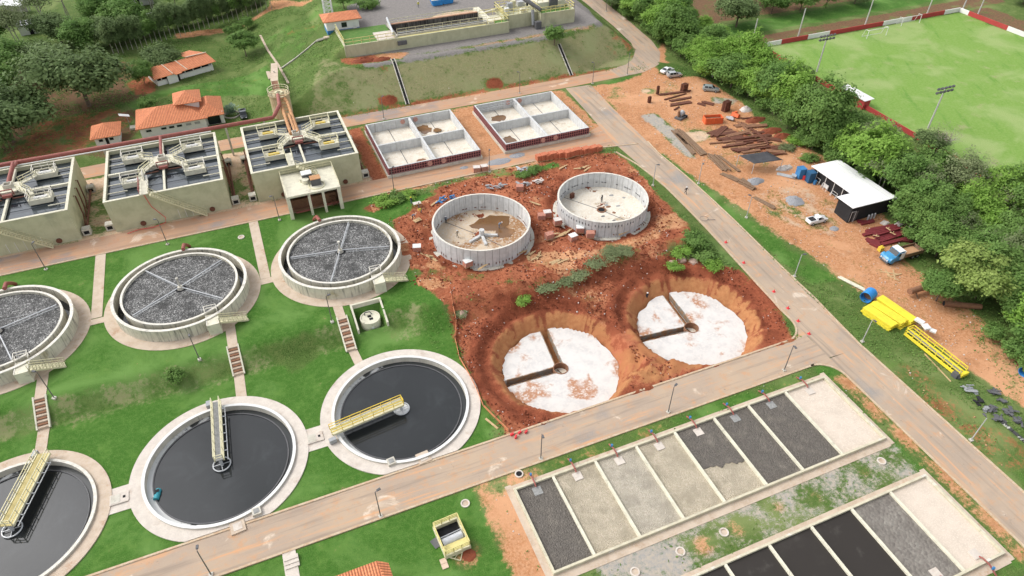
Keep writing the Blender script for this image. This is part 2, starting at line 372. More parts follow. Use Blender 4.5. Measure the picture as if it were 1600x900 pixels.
def pp(cls,px,val=1): pw(cls,[tuple(at(u,v))[:2] for u,v in px],val)
def pc(cls,x,y,r,val=1,ry=None):
    pw(cls,[(x+r*math.cos(a),y+(ry or r)*math.sin(a)) for a in np.linspace(0,2*PI,28)[:-1]],val)
def pe(cls,u,v,r,val=1,ry=None): q=at(u,v); pc(cls,q.x,q.y,r,val,ry)
def pline(cls,px,w,val=1):
    ps=[at(*p) for p in px]
    for a,b in zip(ps,ps[1:]):
        d=(b-a); d.z=0; d.normalize(); n=Vector((-d.y,d.x,0))*w/2; pw(cls,[a+n,b+n,b-n,a-n],val)
# big areas
prc('lawn',-99,20.5,55.4,120.2); pp('lawn',[(500,345),(640,310),(640,420),(690,470),(712,520),(735,600),(775,660),(800,680),(560,600)])
prc('lawn',-99,17,4,50,.95); prc('dry',-99,6,81.5,85.6,.42); prc('dry',11.5,19,80,86,.4)
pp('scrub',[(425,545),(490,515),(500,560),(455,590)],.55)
prc('lawn',-99,90,4,34,.35)
# yard between reactors, back strip
prc('pale',-70,21,125.5,149,1); prc('orange',-70,20,126,147,.35); prc('litter',-70,20,128,140,.3)
# upper left: bare soil under the trees
pp('litter',[(0,245),(0,120),(70,100),(200,95),(240,120),(260,150),(230,190),(180,250),(90,240)],.7)
pp('red',[(0,250),(60,190),(190,165),(215,190),(120,240),(110,260)],.55)
pp('red',[(195,130),(240,105),(245,145),(210,150)],.8)
pp('lawn',[(190,165),(250,140),(420,100),(425,150),(390,150),(260,150),(215,175)],.75); pp('red',[(230,150),(420,108),(420,118),(250,160)],.2)
pp('orange',[(270,62),(420,18),(505,0),(420,0),(420,12),(272,52)],.8)
pp('red',[(455,45),(500,25),(505,35),(440,60)],.5)
pp('lawn',[(420,100),(470,80),(505,30),(650,25),(650,0),(520,0),(400,70)],.45)
# embankment
pw('dry',[(12,157),(104,157),(108,164),(102,176),(96,170.5),(84,167.5),(27,167.5),(20,178)],.7)
pw('lawn',[(8,160),(26,158),(26,168),(20,188),(4,188)],.3)
pp('red',[(940,60),(985,70),(995,92),(960,98)],.55); pp('red',[(950,40),(965,40),(975,65),(955,62)],.4)
for px in ([(590,152),(618,149),(622,164),(595,168)],[(757,124),(780,120),(790,136),(762,142)],[(592,101),(607,100),(607,108),(592,109)],[(749,76),(760,74),(761,81),(750,82)],[(598,115),(605,114),(604,119),(597,119)]): pp('red',px)
pp('orange',[(598,163),(624,160),(626,168),(600,171)],.9); pp('orange',[(760,137),(788,131),(792,138),(764,144)],.9)
prc('red',14,105,155.7,157.3,.75); prc('dry',24,103,157.3,167.5,.45); prc('orange',14,104,157,166,.1)
for px in ([(590,152),(618,149),(622,164),(595,168)],[(757,124),(780,120),(790,136),(762,142)],[(592,101),(607,100),(607,108),(592,109)],[(749,76),(760,74),(761,81),(750,82)],[(598,115),(605,114),(604,119),(597,119)],[(555,93),(598,84),(610,92),(560,101)]): pp('dark',px)
# upper platform: asphalt yard
pw('asph',[(29,167),(84,167),(99,171.5),(104,190),(104,215),(60,215),(33,205),(33,196),(27,187),(26.5,177),(27,172)],1)
pp('orange',[(560,88),(680,80),(900,42),(935,36),(925,46),(870,56),(690,82),(570,92)],.6)
pe('pale',710,22,7,.8,2.5); pe('pale',660,33,5,.5,2); pe('orange',625,57,6,.6,1.4)
pp('lawn',[(530,66),(580,46),(588,62),(540,80)],1); pp('red',[(530,92),(600,83),(600,96),(540,103)],.9); pp('orange',[(585,84),(640,80),(630,92),(600,96)],.8)
# square tank apron and construction
prc('orange',20.5,76,118.8,150.5,.8); prc('red',19.8,23.5,123,150,.9); prc('pale',30,76,119,125,.4); prc('orange',44.5,49.5,125,148,1)
pe('pale',640,275,5,.5,2)
pp('red',[(610,345),(650,308),(700,288),(830,258),(905,238),(965,240),(1010,285),(1062,340),(1100,368),(1130,395),(1215,495),(1245,530),(1180,558),(1000,622),(800,682),(740,605),(700,480),(640,430)])
pp('orange',[(985,345),(1055,330),(1075,352),(1000,385),(900,408),(815,412),(830,400),(930,390)],.75)
pp('orange',[(650,460),(800,430),(830,415),(800,405),(700,420)],.3)
pp('dry',[(690,470),(850,440),(1010,382),(1000,400),(850,455),(760,470)],.45)
pp('scrub',[(1075,350),(1110,368),(1240,505),(1232,530),(1205,500),(1150,445),(1080,425),(1015,415),(1035,395),(1080,385)],.85)
pp('scrub',[(1040,375),(1062,368),(1068,400),(1045,405)],.7)
pp('lawn',[(535,325),(640,308),(760,278),(872,252),(876,262),(700,292),(620,345),(560,350)],.85)
pp('red',[(565,325),(600,310),(610,318),(580,335)],.6)
for u,v,r in ((645,425,2.5),(700,415,2),(740,428,2.2),(690,440,2)): pe('lawn',u,v,r,.5)
# pits
for (x,y) in PITS:
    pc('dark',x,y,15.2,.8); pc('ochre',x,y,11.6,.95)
pw('ochre',[(44,56.5),(56,56.5),(53,63),(49,70),(46,63)],.8); pp('orange',[(905,440),(950,455),(985,520),(960,520),(900,470)],.45); pp('dark',[(700,470),(850,445),(1000,395),(1040,405),(960,440),(860,462),(735,500)],.5)
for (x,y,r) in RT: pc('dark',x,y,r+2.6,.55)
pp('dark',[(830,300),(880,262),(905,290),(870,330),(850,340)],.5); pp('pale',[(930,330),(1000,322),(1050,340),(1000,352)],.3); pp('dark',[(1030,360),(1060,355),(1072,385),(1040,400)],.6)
# strips beside the lower road and beds
prc('orange',18,76,46.5,50,.55); prc('lawn',24,75,46.8,49.6,.5); prc('lawn',46,60,47.5,49.6,.55)
prc('gravel',25,74,28.2,34.3,.72); prc('orange',36,46,29,33,.3); prc('lawn',36,74,28.3,34,.28)
for x,y in ((38.6,31),(44,31.6),(50.5,31.7),(56,31),(64.8,31.6)): pc('orange',x,y,1.3,.5)
prc('lawn',71.6,76,14,50,.6); prc('orange',72.6,75.6,14,47,.55); prc('orange',17,19.6,32,47.5,.9)
pline('orange',[(750,745),(770,800),(800,860),(830,930)],2.4,.7); pline('orange',[(790,840),(830,905)],3.5,.4)
pe('red',735,862,1.6,.9); pe('orange',728,870,1.8,.6)
# right verge, yard and belt floor
pw('scrub',[(82.6,6),(95,20),(95.2,46),(93,62),(86,95),(79.5,117),(82.4,90)],.45); pw('lawn',[(82.6,6),(88,6),(88,50),(86,80),(81,100),(82.4,60)],.35)
for u,v,r in ((1430,590,3),(1480,640,4),(1560,700,4),(1300,420,1.6)): pe('red',u,v,r,.4)
pe('orange',1280,424,1.9,.95,1.3)
pp('orange',[(905,140),(920,170),(985,225),(1110,318),(1330,438),(1470,535),(1600,640),(1720,740),(1720,640),(1600,560),(1525,490),(1455,435),(1405,400),(1390,345),(1300,250),(1200,205),(1165,165),(1105,125),(1040,95),(1040,60),(1000,118)])
pp('pale',[(1180,300),(1250,285),(1330,330),(1300,370),(1230,350),(1160,330)],.35)
pp('red',[(1060,180),(1240,230),(1200,265),(1130,270),(1060,215)],.35); pp('red',[(1150,200),(1230,235),(1190,240),(1140,205)],.6)
pp('red',[(1000,150),(1040,120),(1100,150),(1050,175)],.3)
for px,w,val in (([(1010,178),(1045,205),(1075,240),(1072,246)],4.0,.8),([(1015,180),(1035,192)],2.5,.9),([(1100,270),(1140,300),(1160,312)],2.5,.7),([(1110,155),(1150,160)],4,.6),([(1060,262),(1110,300)],1.2,.6)): pline('gravel',px,w,val)
pe('pale',1085,213,4,.8,2.5); pe('pale',1010,142,1.5,.9)
pline('pale',[(1010,235),(1120,318),(1250,400),(1400,490),(1600,625)],.9,.5); pline('pale',[(1000,225),(1120,305),(1260,388),(1420,490),(1600,605)],.8,.45)
pline('red',[(1015,225),(1130,315),(1260,400),(1410,495),(1600,618)],.5,.35); pline('red',[(960,190),(985,215),(1040,265)],.7,.3)
for k in range(9):
    o=k*9-30; pline('pale' if k%3 else 'red',[(985+o*.5,200+o*.2),(1040+o,262),(1130+o*1.1,318+o*.12),(1260+o*1.2,395+o*.2),(1420+o*1.1,492+o*.25),(1600+o,618+o*.2)],.6,.45 if k%3 else .25)
for k in range(7):
    pline('pale' if k%2 else 'orange',[(1180+k*12,330-k*4),(1260+k*10,368-k*3),(1340+k*4,420-k*3),(1400+k*6,455-k*2)],.7,.5)
pp('lawn',[(998,228),(1050,270),(1105,314),(1180,374),(1262,440),(1345,442),(1240,376),(1140,316),(1075,270),(1014,224)],.85); pp('dry',[(1050,268),(1105,312),(1260,438),(1300,420),(1140,318)],.15); pline('orange',[(1005,205),(1065,250),(1152,312),(1272,393),(1420,496),(1600,622),(1700,690)],4.2,.85); pline('red',[(1040,258),(1130,317),(1260,402),(1420,501),(1600,628)],.7,.4); pline('red',[(1040,251),(1130,307),(1260,391),(1420,489),(1600,614)],.7,.4); pline('pale',[(1130,312),(1260,397),(1420,495),(1600,621)],1.0,.35); pp('orange',[(1440,520),(1600,632),(1720,720),(1720,660),(1600,585),(1500,505)],.9)
pp('lawn',[(922,158),(948,155),(962,180),(945,185)],.95); pp('lawn',[(940,130),(985,118),(990,122),(950,134)],.9); pp('lawn',[(968,200),(985,205),(980,208)],.9)
pp('red',[(940,140),(990,130),(985,185),(965,180)],.35)
pp('scrub',[(1020,95),(1090,105),(1110,120),(1060,120),(1030,115)],.7)
pw('litter',[(111,220),(124,220),(126,130),(124,95),(118,70),(112,50),(108,20),(118,20),(135,60),(138,220),(111,225)],.6)
pp('scrub',[(1390,405),(1440,395),(1480,440),(1600,560),(1600,640),(1560,585),(1500,505),(1440,440)],.3)
# football ground
prc('field',139.6,217,55,151.6); prc('litter',120,240,153,160,.85); prc('red',139,235,153.5,157,.3); prc('lawn',120,250,162,171,.75); prc('litter',120,260,173,205,.7)
prc('litter',218.4,230,90,152,.7)
for u,v,r in ((1430,65,6),(1390,55,5),(1530,45,8),(1480,75,5)): pe('orange',u,v,r,.16,r*.5)
# soften the masks
def blur(a,n):
    for _ in range(n):
        a=(np.roll(a,1,0)+np.roll(a,-1,0)+2*a)/4; a=(np.roll(a,1,1)+np.roll(a,-1,1)+2*a)/4
    return a
for c in CL: W[c]=blur(W[c],3)
# relief: pits, trenches, rough soil, lowered beds under structures
hh=HZ.copy()
for (x,y) in PITS:
    d=np.hypot(GX-x,GY-y); ang=np.arctan2(GY-y,GX-x); front=ss(.2,.9,-np.sin(ang)); slope=.75*(1-front)+1.5*front
    wob=.3*(vnoise(GX,GY,.45,3)-.5)+.34*(vnoise(ang*14,d*.12,1.0,5)-.5)+.2*(vnoise(ang*30,d*.2,1.0,6)-.5)
    e_=np.clip(d-PITR,0,99); wall=PITZ-1.5+np.where(d<PITR-.3,0,1.5)+np.where(front>.6,e_*1.7,np.minimum(e_,1.7)*1.15+np.clip(e_-3.0,0,99)*.9)+wob*ss(PITR,PITR+.8,d)
    hh=np.minimum(hh,wall)
for (x,y,r) in RT:
    d=np.hypot(GX-x,GY-y); hh=np.minimum(hh,1.7+np.clip(d-r-1.0,0,99)*.6)
for (x,y) in CLAR: hh=np.where(np.hypot(GX-x,GY-y)<10.4,-3.5,hh)
hh=np.where((GX>39.6)&(GX<65.6)&(GY>175.6)&(GY<183.8),9.2,hh); hh=np.where((GX>7.4)&(GX<12.0)&(GY>83.6)&(GY<87.9),-.1,hh)
for (x,y) in PITS:      # bucket marks: streaks of darker clay pulled down the cut
    d=np.hypot(GX-x,GY-y); an=np.arctan2(GY-y,GX-x); k=ss(.52,.72,vnoise(an*34,d*.25,1.0,51)*.6+vnoise(an*9,d*.5,1.0,52)*.4)*(d>PITR-.2)*(d<15)*.5
    for c in CL: W[c]=W[c]*(1-k)+(k if c=='dark' else 0)
k=.55*ss(.55,.75,vnoise(GX,GY,.16,61)*.6+vnoise(GX,GY,.5,62)*.4)*((GX>17)&(GX<77)&(GY>54)&(GY<121))*(W['red']>.3); W['orange']=np.clip(W['orange']+k,0,1); k2=.5*ss(.55,.72,vnoise(GX,GY,.22,63)*.6+vnoise(GX,GY,.8,64)*.4)*((GX>17)&(GX<77)&(GY>76)&(GY<96)); W['scrub']=np.clip(W['scrub']+k2*.8,0,1)
zone=(GX>17)&(GX<77)&(GY>54)&(GY<121); W['red']=np.where(zone,np.clip(W['red']+W['dark']+W['ochre']+.8*W['orange'],0,1),W['red'])
soil=np.clip(W['red']+W['dark']+.35*W['orange'],0,1)
rough=(vnoise(GX,GY,.9,11)-.5)*.42+(vnoise(GX,GY,.35,12)-.5)*.5+(vnoise(GX,GY,1.9,13)-.5)*.16
near=((GX>17)&(GX<74)&(GY>54)&(GY<120))
hh=hh+np.where(near,soil*rough*1.15,soil*rough*.25)
hh=hh+(W['scrub']+.5*W['litter'])*(vnoise(GX,GY,1.1,14)-.3)*.25
gv=np.stack([GX.ravel(),GY.ravel(),hh.ravel()],1)
def lower(x0,x1,y0,y1,d=.18):
    m=(GX>x0)&(GX<x1)&(GY>y0)&(GY<y1); gv[m.ravel(),2]=np.minimum(gv[m.ravel(),2],(HZ[m]-d))
def grid_mesh(name,verts,nx,ny):
    me=bpy.data.meshes.new(name); me.vertices.add(len(verts)); me.vertices.foreach_set('co',verts.astype(np.float32).ravel())
    j,i=np.meshgrid(np.arange(ny-1),np.arange(nx-1),indexing='ij'); a=(j*nx+i).ravel(); q=np.stack([a,a+1,a+nx+1,a+nx],1).astype(np.int32)
    me.loops.add(q.size); me.loops.foreach_set('vertex_index',q.ravel()); me.polygons.add(len(q))
    me.polygons.foreach_set('loop_start',np.arange(0,q.size,4,dtype=np.int32)); me.polygons.foreach_set('use_smooth',np.ones(len(q),bool)); me.update(calc_edges=True); return me
def ground_material():
    m,t,b,out=nt('ground_cover'); tc=N(t,'ShaderNodeTexCoord'); v=tc.outputs['Object']
    n1=noise(t,v,.28,6,.62); n2=noise(t,v,1.7,5,.65); nf=noise(t,v,7.0,3,.6)
    mm=N(t,'ShaderNodeMath',operation='MULTIPLY_ADD',inp={1:.62}); t.links.new(n1,mm.inputs[0])
    m2=N(t,'ShaderNodeMath',operation='MULTIPLY',inp={1:.38}); t.links.new(n2,m2.inputs[0]); t.links.new(m2.outputs[0],mm.inputs[2])
    m3=N(t,'ShaderNodeMath',operation='MULTIPLY_ADD',inp={1:.3}); t.links.new(nf,m3.inputs[0]); t.links.new(mm.outputs[0],m3.inputs[2])
    m4=N(t,'ShaderNodeMath',operation='MULTIPLY_ADD',inp={1:2.3,2:-1.495}); t.links.new(m3.outputs[0],m4.inputs[0]); nz=m4.outputs[0]
    nh=noise(t,v,3.4,6,.75); nb=noise(t,v,.07,5,.6,.5)
    cols={'base':((.085,.15,.035),(.15,.19,.06)),'lawn':((.055,.15,.022),(.105,.205,.042)),'dry':((.31,.285,.15),(.215,.23,.105)),'red':((.25,.075,.036),(.36,.13,.068)),
      'orange':((.43,.20,.093),(.51,.275,.15)),'pale':((.62,.47,.34),(.5,.34,.22)),'gravel':((.31,.30,.28),(.42,.36,.29)),'litter':((.13,.085,.05),(.2,.11,.06)),
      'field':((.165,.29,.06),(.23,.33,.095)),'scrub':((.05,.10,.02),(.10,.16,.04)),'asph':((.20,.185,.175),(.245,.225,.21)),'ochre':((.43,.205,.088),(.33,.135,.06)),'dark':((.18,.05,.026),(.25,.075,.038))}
    def two(k): return mixc(t,ramp(t,n2,.35,.68),*cols[k])
    # grasses get blade-scale variation
    def grass(k,dk):
        c=two(k); c=mixc(t,ramp(t,nf,.38,.72),c,tuple(x*dk for x in cols[k][0]))
        c=mixc(t,ramp(t,nh,.5,.75),c,tuple(x*.7 for x in cols[k][0])); c=mixc(t,ramp(t,nb,.48,.66),c,tuple(x*1.08+.012 for x in cols[k][1])); return mixc(t,ramp(t,n1,.5,.75),c,cols[k][1])
    c=grass('base',.6)
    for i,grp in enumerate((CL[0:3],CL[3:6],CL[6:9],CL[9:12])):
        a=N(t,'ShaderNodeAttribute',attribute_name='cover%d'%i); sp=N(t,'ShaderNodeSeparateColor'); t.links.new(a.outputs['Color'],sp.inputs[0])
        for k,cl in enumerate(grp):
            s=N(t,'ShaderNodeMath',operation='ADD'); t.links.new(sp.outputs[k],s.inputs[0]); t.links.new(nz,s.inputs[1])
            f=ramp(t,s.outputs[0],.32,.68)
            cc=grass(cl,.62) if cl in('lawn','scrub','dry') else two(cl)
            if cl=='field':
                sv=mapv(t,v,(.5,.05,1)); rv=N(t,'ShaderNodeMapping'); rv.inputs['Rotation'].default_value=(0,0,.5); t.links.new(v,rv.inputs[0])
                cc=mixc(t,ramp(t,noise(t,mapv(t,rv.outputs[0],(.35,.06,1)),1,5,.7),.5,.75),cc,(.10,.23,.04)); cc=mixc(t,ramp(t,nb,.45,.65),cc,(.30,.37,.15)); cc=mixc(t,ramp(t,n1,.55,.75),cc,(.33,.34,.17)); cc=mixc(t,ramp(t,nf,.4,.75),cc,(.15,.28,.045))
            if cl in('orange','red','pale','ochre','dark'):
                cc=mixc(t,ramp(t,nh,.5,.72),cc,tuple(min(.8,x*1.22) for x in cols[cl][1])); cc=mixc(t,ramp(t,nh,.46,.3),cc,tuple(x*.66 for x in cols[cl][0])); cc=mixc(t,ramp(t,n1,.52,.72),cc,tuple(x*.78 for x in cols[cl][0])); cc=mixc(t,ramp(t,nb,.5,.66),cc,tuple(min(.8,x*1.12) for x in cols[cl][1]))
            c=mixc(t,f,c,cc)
    t.links.new(c,b.inputs[0]); b.inputs['Roughness'].default_value=.95; b.inputs['Specular IOR Level'].default_value=.1
    ad=N(t,'ShaderNodeMath',operation='ADD'); t.links.new(n2,ad.inputs[0]); t.links.new(nf,ad.inputs[1])
    bn=N(t,'ShaderNodeBump',inp={0:.45,1:.12}); t.links.new(ad.outputs[0],bn.inputs['Height']); t.links.new(bn.outputs[0],b.inputs['Normal']); return m
# ------------------------------------------------------------------ roads, kerbs, footpaths (sheets draped on the ground)
def strip(mb,pts,w,dz=.03,seg=4,step=1.0,thick=0.0):
    """draped ribbon along (x,y) points with width w (or per-point widths)"""
    P_=[Vector((p[0],p[1],0)) for p in pts]; ws=w if isinstance(w,(list,tuple)) else [w]*len(P_)
    cp=[];cw=[]
    for i in range(len(P_)-1):
        n=max(1,int((P_[i+1]-P_[i]).length/step))
        for k in range(n): cp.append(P_[i].lerp(P_[i+1],k/n)); cw.append(ws[i]+(ws[i+1]-ws[i])*k/n)
    cp.append(P_[-1]); cw.append(ws[-1]); vs=[];fs=[]
    for i,p in enumerate(cp):
        d=(cp[min(i+1,len(cp)-1)]-cp[max(i-1,0)]).normalized(); n=Vector((-d.y,d.x,0))
        for k in range(seg+1):
            q=p+n*(cw[i]*(.5-k/seg)); vs.append((q.x,q.y,float(h0(q.x,q.y))+dz))
    m=seg+1
    for i in range(len(cp)-1):
        for k in range(seg): fs.append((i*m+k,i*m+k+1,(i+1)*m+k+1,(i+1)*m+k))
    if thick:
        o=len(vs); vs+=[(x,y,z-thick) for x,y,z in vs]
        for i in range(len(cp)-1):
            a,b=i*m,(i+1)*m; fs.append((b,b+o,a+o,a)); a,b=a+seg,b+seg; fs.append((a,a+o,b+o,b))
        for a0 in (0,(len(cp)-1)*m):
            for k in range(seg): fs.append((a0+k,a0+k+1,a0+k+1+o,a0+k+o))
    mb.add(vs,fs)
def road_material(name,c1,c2,pale,orange,grey,stretch=(1,1,1)):
    m,t,b,out=nt(name); tc=N(t,'ShaderNodeTexCoord'); v=tc.outputs['Object']; n1=noise(t,v,.11,6,.65,.4); n2=noise(t,v,.5,6,.7); nf=noise(t,v,5,3,.6); n3=noise(t,v,.16,5,.6,.8)
    c=mixc(t,ramp(t,n1,.35,.65),c1,c2); c=mixc(t,ramp(t,n2,.5,.72),c,orange); c=mixc(t,ramp(t,n3,.60,.68),c,pale); 
    vo=N(t,'ShaderNodeTexNoise'); vo.inputs['Scale'].default_value=.09; vo.inputs['Detail'].default_value=5; mp=N(t,'ShaderNodeMapping'); mp.inputs['Location'].default_value=(31,17,5); t.links.new(v,mp.inputs[0]); t.links.new(mp.outputs[0],vo.inputs['Vector'])
    c=mixc(t,ramp(t,vo.outputs[0],.58,.68),c,grey); c=mixc(t,ramp(t,nf,.45,.8),c,tuple(x*1.1 for x in c2)); ns=noise(t,mapv(t,v,stretch),1.1,5,.65); c=mixc(t,ramp(t,ns,.5,.68),c,tuple(x*.82 for x in c2)); c=mixc(t,ramp(t,ns,.46,.3),c,tuple(min(.8,x*1.13) for x in orange)); cr=noise(t,v,.8,7,.8,1.5); c=mixc(t,ramp(t,cr,.62,.66),c,tuple(x*.7 for x in c2))
    t.links.new(c,b.inputs[0]); b.inputs['Roughness'].default_value=.9; b.inputs['Specular IOR Level'].default_value=.2; return m
ROADM=road_material('dusty_asphalt',(.44,.33,.235),(.37,.29,.225),(.62,.51,.40),(.50,.28,.15),(.27,.25,.235),(.05,.9,1)); ROADV=road_material('worn_dusty_asphalt',(.44,.335,.245),(.36,.285,.22),(.60,.50,.40),(.49,.285,.16),(.28,.26,.24),(.9,.045,1))
ROADO=road_material('clay_stained_asphalt',(.47,.29,.18),(.42,.275,.19),(.62,.49,.38),(.50,.235,.115),(.28,.24,.22),(.05,.9,1))
def road(name,pts,w,m,kerb=(True,True),dz=.035):
    mb=MB(); strip(mb,pts,w,dz); struct(mb,name,m)
    for sd,on in zip((1,-1),kerb):
        if not on: continue
        P_=[Vector((p[0],p[1])) for p in pts]; ws=w if isinstance(w,(list,tuple)) else [w]*len(P_); q=[]
        for i,p in enumerate(P_):
            d=(P_[min(i+1,len(P_)-1)]-P_[max(i-1,0)]).normalized(); q.append(p+Vector((-d.y,d.x))*(sd*(ws[i]/2+.12)))
        kb=MB(); strip(kb,q,.3,.14,1,1.0,.2); struct(kb,'kerb',KERB)
def arc(cx,cy,r,a0,a1,n=8): return [(cx+r*math.cos(R(a0+(a1-a0)*k/n)),cy+r*math.sin(R(a0+(a1-a0)*k/n))) for k in range(n+1)]
road('lower_road',[(-99,52.75),(-40,52.75),(20,52.75),(72,52.75)],5.6,ROADM)
road('main_road',[(78.6,-5),(78.6,50)],6.6,ROADV,(False,True))
road('main_road_north',[(78.6,50),(79.2,62),(79.3,85),(79.0,100),(78.3,112),(78.5,120),(79.5,136),(80.5,150)],[6.6,7,6.4,6,6.4,7.5,7,7],ROADV,(False,False),.04)
mb=MB(); strip(mb,[(81.95,50),(82.9,62),(82.7,85),(82.2,100),(81.7,112),(82.2,118)],.3,.14,1,1,.2); struct(mb,'kerb',KERB)
mb=MB(); strip(mb,[(75.5,61),(75.9,72),(76.1,85),(75.9,100),(74.9,110),(73.2,116.5)],.3,.14,1,1,.2); struct(mb,'kerb',KERB)
mb=MB(); strip(mb,[(71.5,55.6)]+arc(71.5,59.6,4.0,-90,0)+[(75.5,61)],.3,.14,1,1,.2); struct(mb,'kerb',KERB)
mb=MB(); strip(mb,[(72,49.85)]+arc(71.4,46.1,3.75,90,0)+[(75.15,40),(75.15,-5)],.3,.14,1,1,.2); struct(mb,'kerb',KERB)
mb=MB(); mb.prism([(71.5,50.1),(75.4,50.1),(75.4,55.4),(71.5,55.4)],-.1,.031); mb.prism([(71.5,55.4)]+[(x,y) for x,y in arc(71.5,59.6,4.2,-90,0)]+[(75.7,55.4)],-.1,.03); mb.prism([(75.3,50.1)]+arc(71.4,46.1,3.95,0,90),-.1,.03); struct(mb,'road_junction',ROADM)
road('middle_road',[(-99,122.85),(-30,122.85),(20,122.8),(60,122.8),(70,123),(79,124)],[5.6,5.6,5.6,5.6,6.5,12],ROADO,(False,True))
road('upper_road',[(-99,151.5),(-40,152),(10,153.8),(50,153.4),(80,153.2),(95,153.6)],5.2,ROADO,(False,False))
road('upper_bend',[(93,153.6),(100,154.4),(105,157),(108.6,162),(110,168),(110.2,180),(109.4,200),(108.6,225),(108,260),(108,305)],[5.2,6.5,7.5,7,6.5,6.2,6.2,6.2,6.2,6.2],ROADV,(False,False),.05)
for a in ((-99,17,49.9,55.6),(17,74,50.1,55.4),(75.6,82.2,0,118),(-99,78,120.2,125.4),(-99,95,151.2,155)): lower(*a)
m_=np.hypot(GX-109.6,0)<3
gv[(((GX>106.6)&(GX<112.6)&(GY>165)&(GY<300))).ravel(),2]-=.25
# painted patches and dust on the carriageway are part of the asphalt material; concrete footpaths:
def path(pts,w=1.7,m=None):
    mb=MB(); strip(mb,pts,w,.07,2,.8,.25); struct(mb,'footpath',m or PAVE)
path([(-32,119.9),(-32,101.6)]); path([(-33.4,100.7),(-30.4,100.7)],1.4)
path([(-5,119.9),(-5,101.4)]); path([(-6.6,100.6),(-3.2,100.6)],1.5)
for dx in (-27,0): path([(-11.9+dx,92.5),(-11.9+dx,86.2)],1.5); path([(-12+dx,82.2),(-12.1+dx,76.8)],1.5)
path([(5.2,92),(5.2,86.3)],1.5); path([(5.5,80.6),(5.9,76.5)],1.4)
for dx in (-25.5,0): path([(-4.6+dx,65.6),(-1.7+dx,65.6)],4.0,PAVEW)
path([(-9.3,49.7),(-9.4,42)],1.6,PAVEW)
# final ground object
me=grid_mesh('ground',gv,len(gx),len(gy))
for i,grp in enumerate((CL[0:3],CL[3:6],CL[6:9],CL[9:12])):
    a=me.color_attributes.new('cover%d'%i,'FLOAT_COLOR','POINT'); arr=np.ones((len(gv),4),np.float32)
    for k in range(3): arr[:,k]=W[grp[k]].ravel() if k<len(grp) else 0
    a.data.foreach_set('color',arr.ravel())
me.materials.append(ground_material()); go=bpy.data.objects.new('ground',me); COL.objects.link(go); go['kind']='structure'
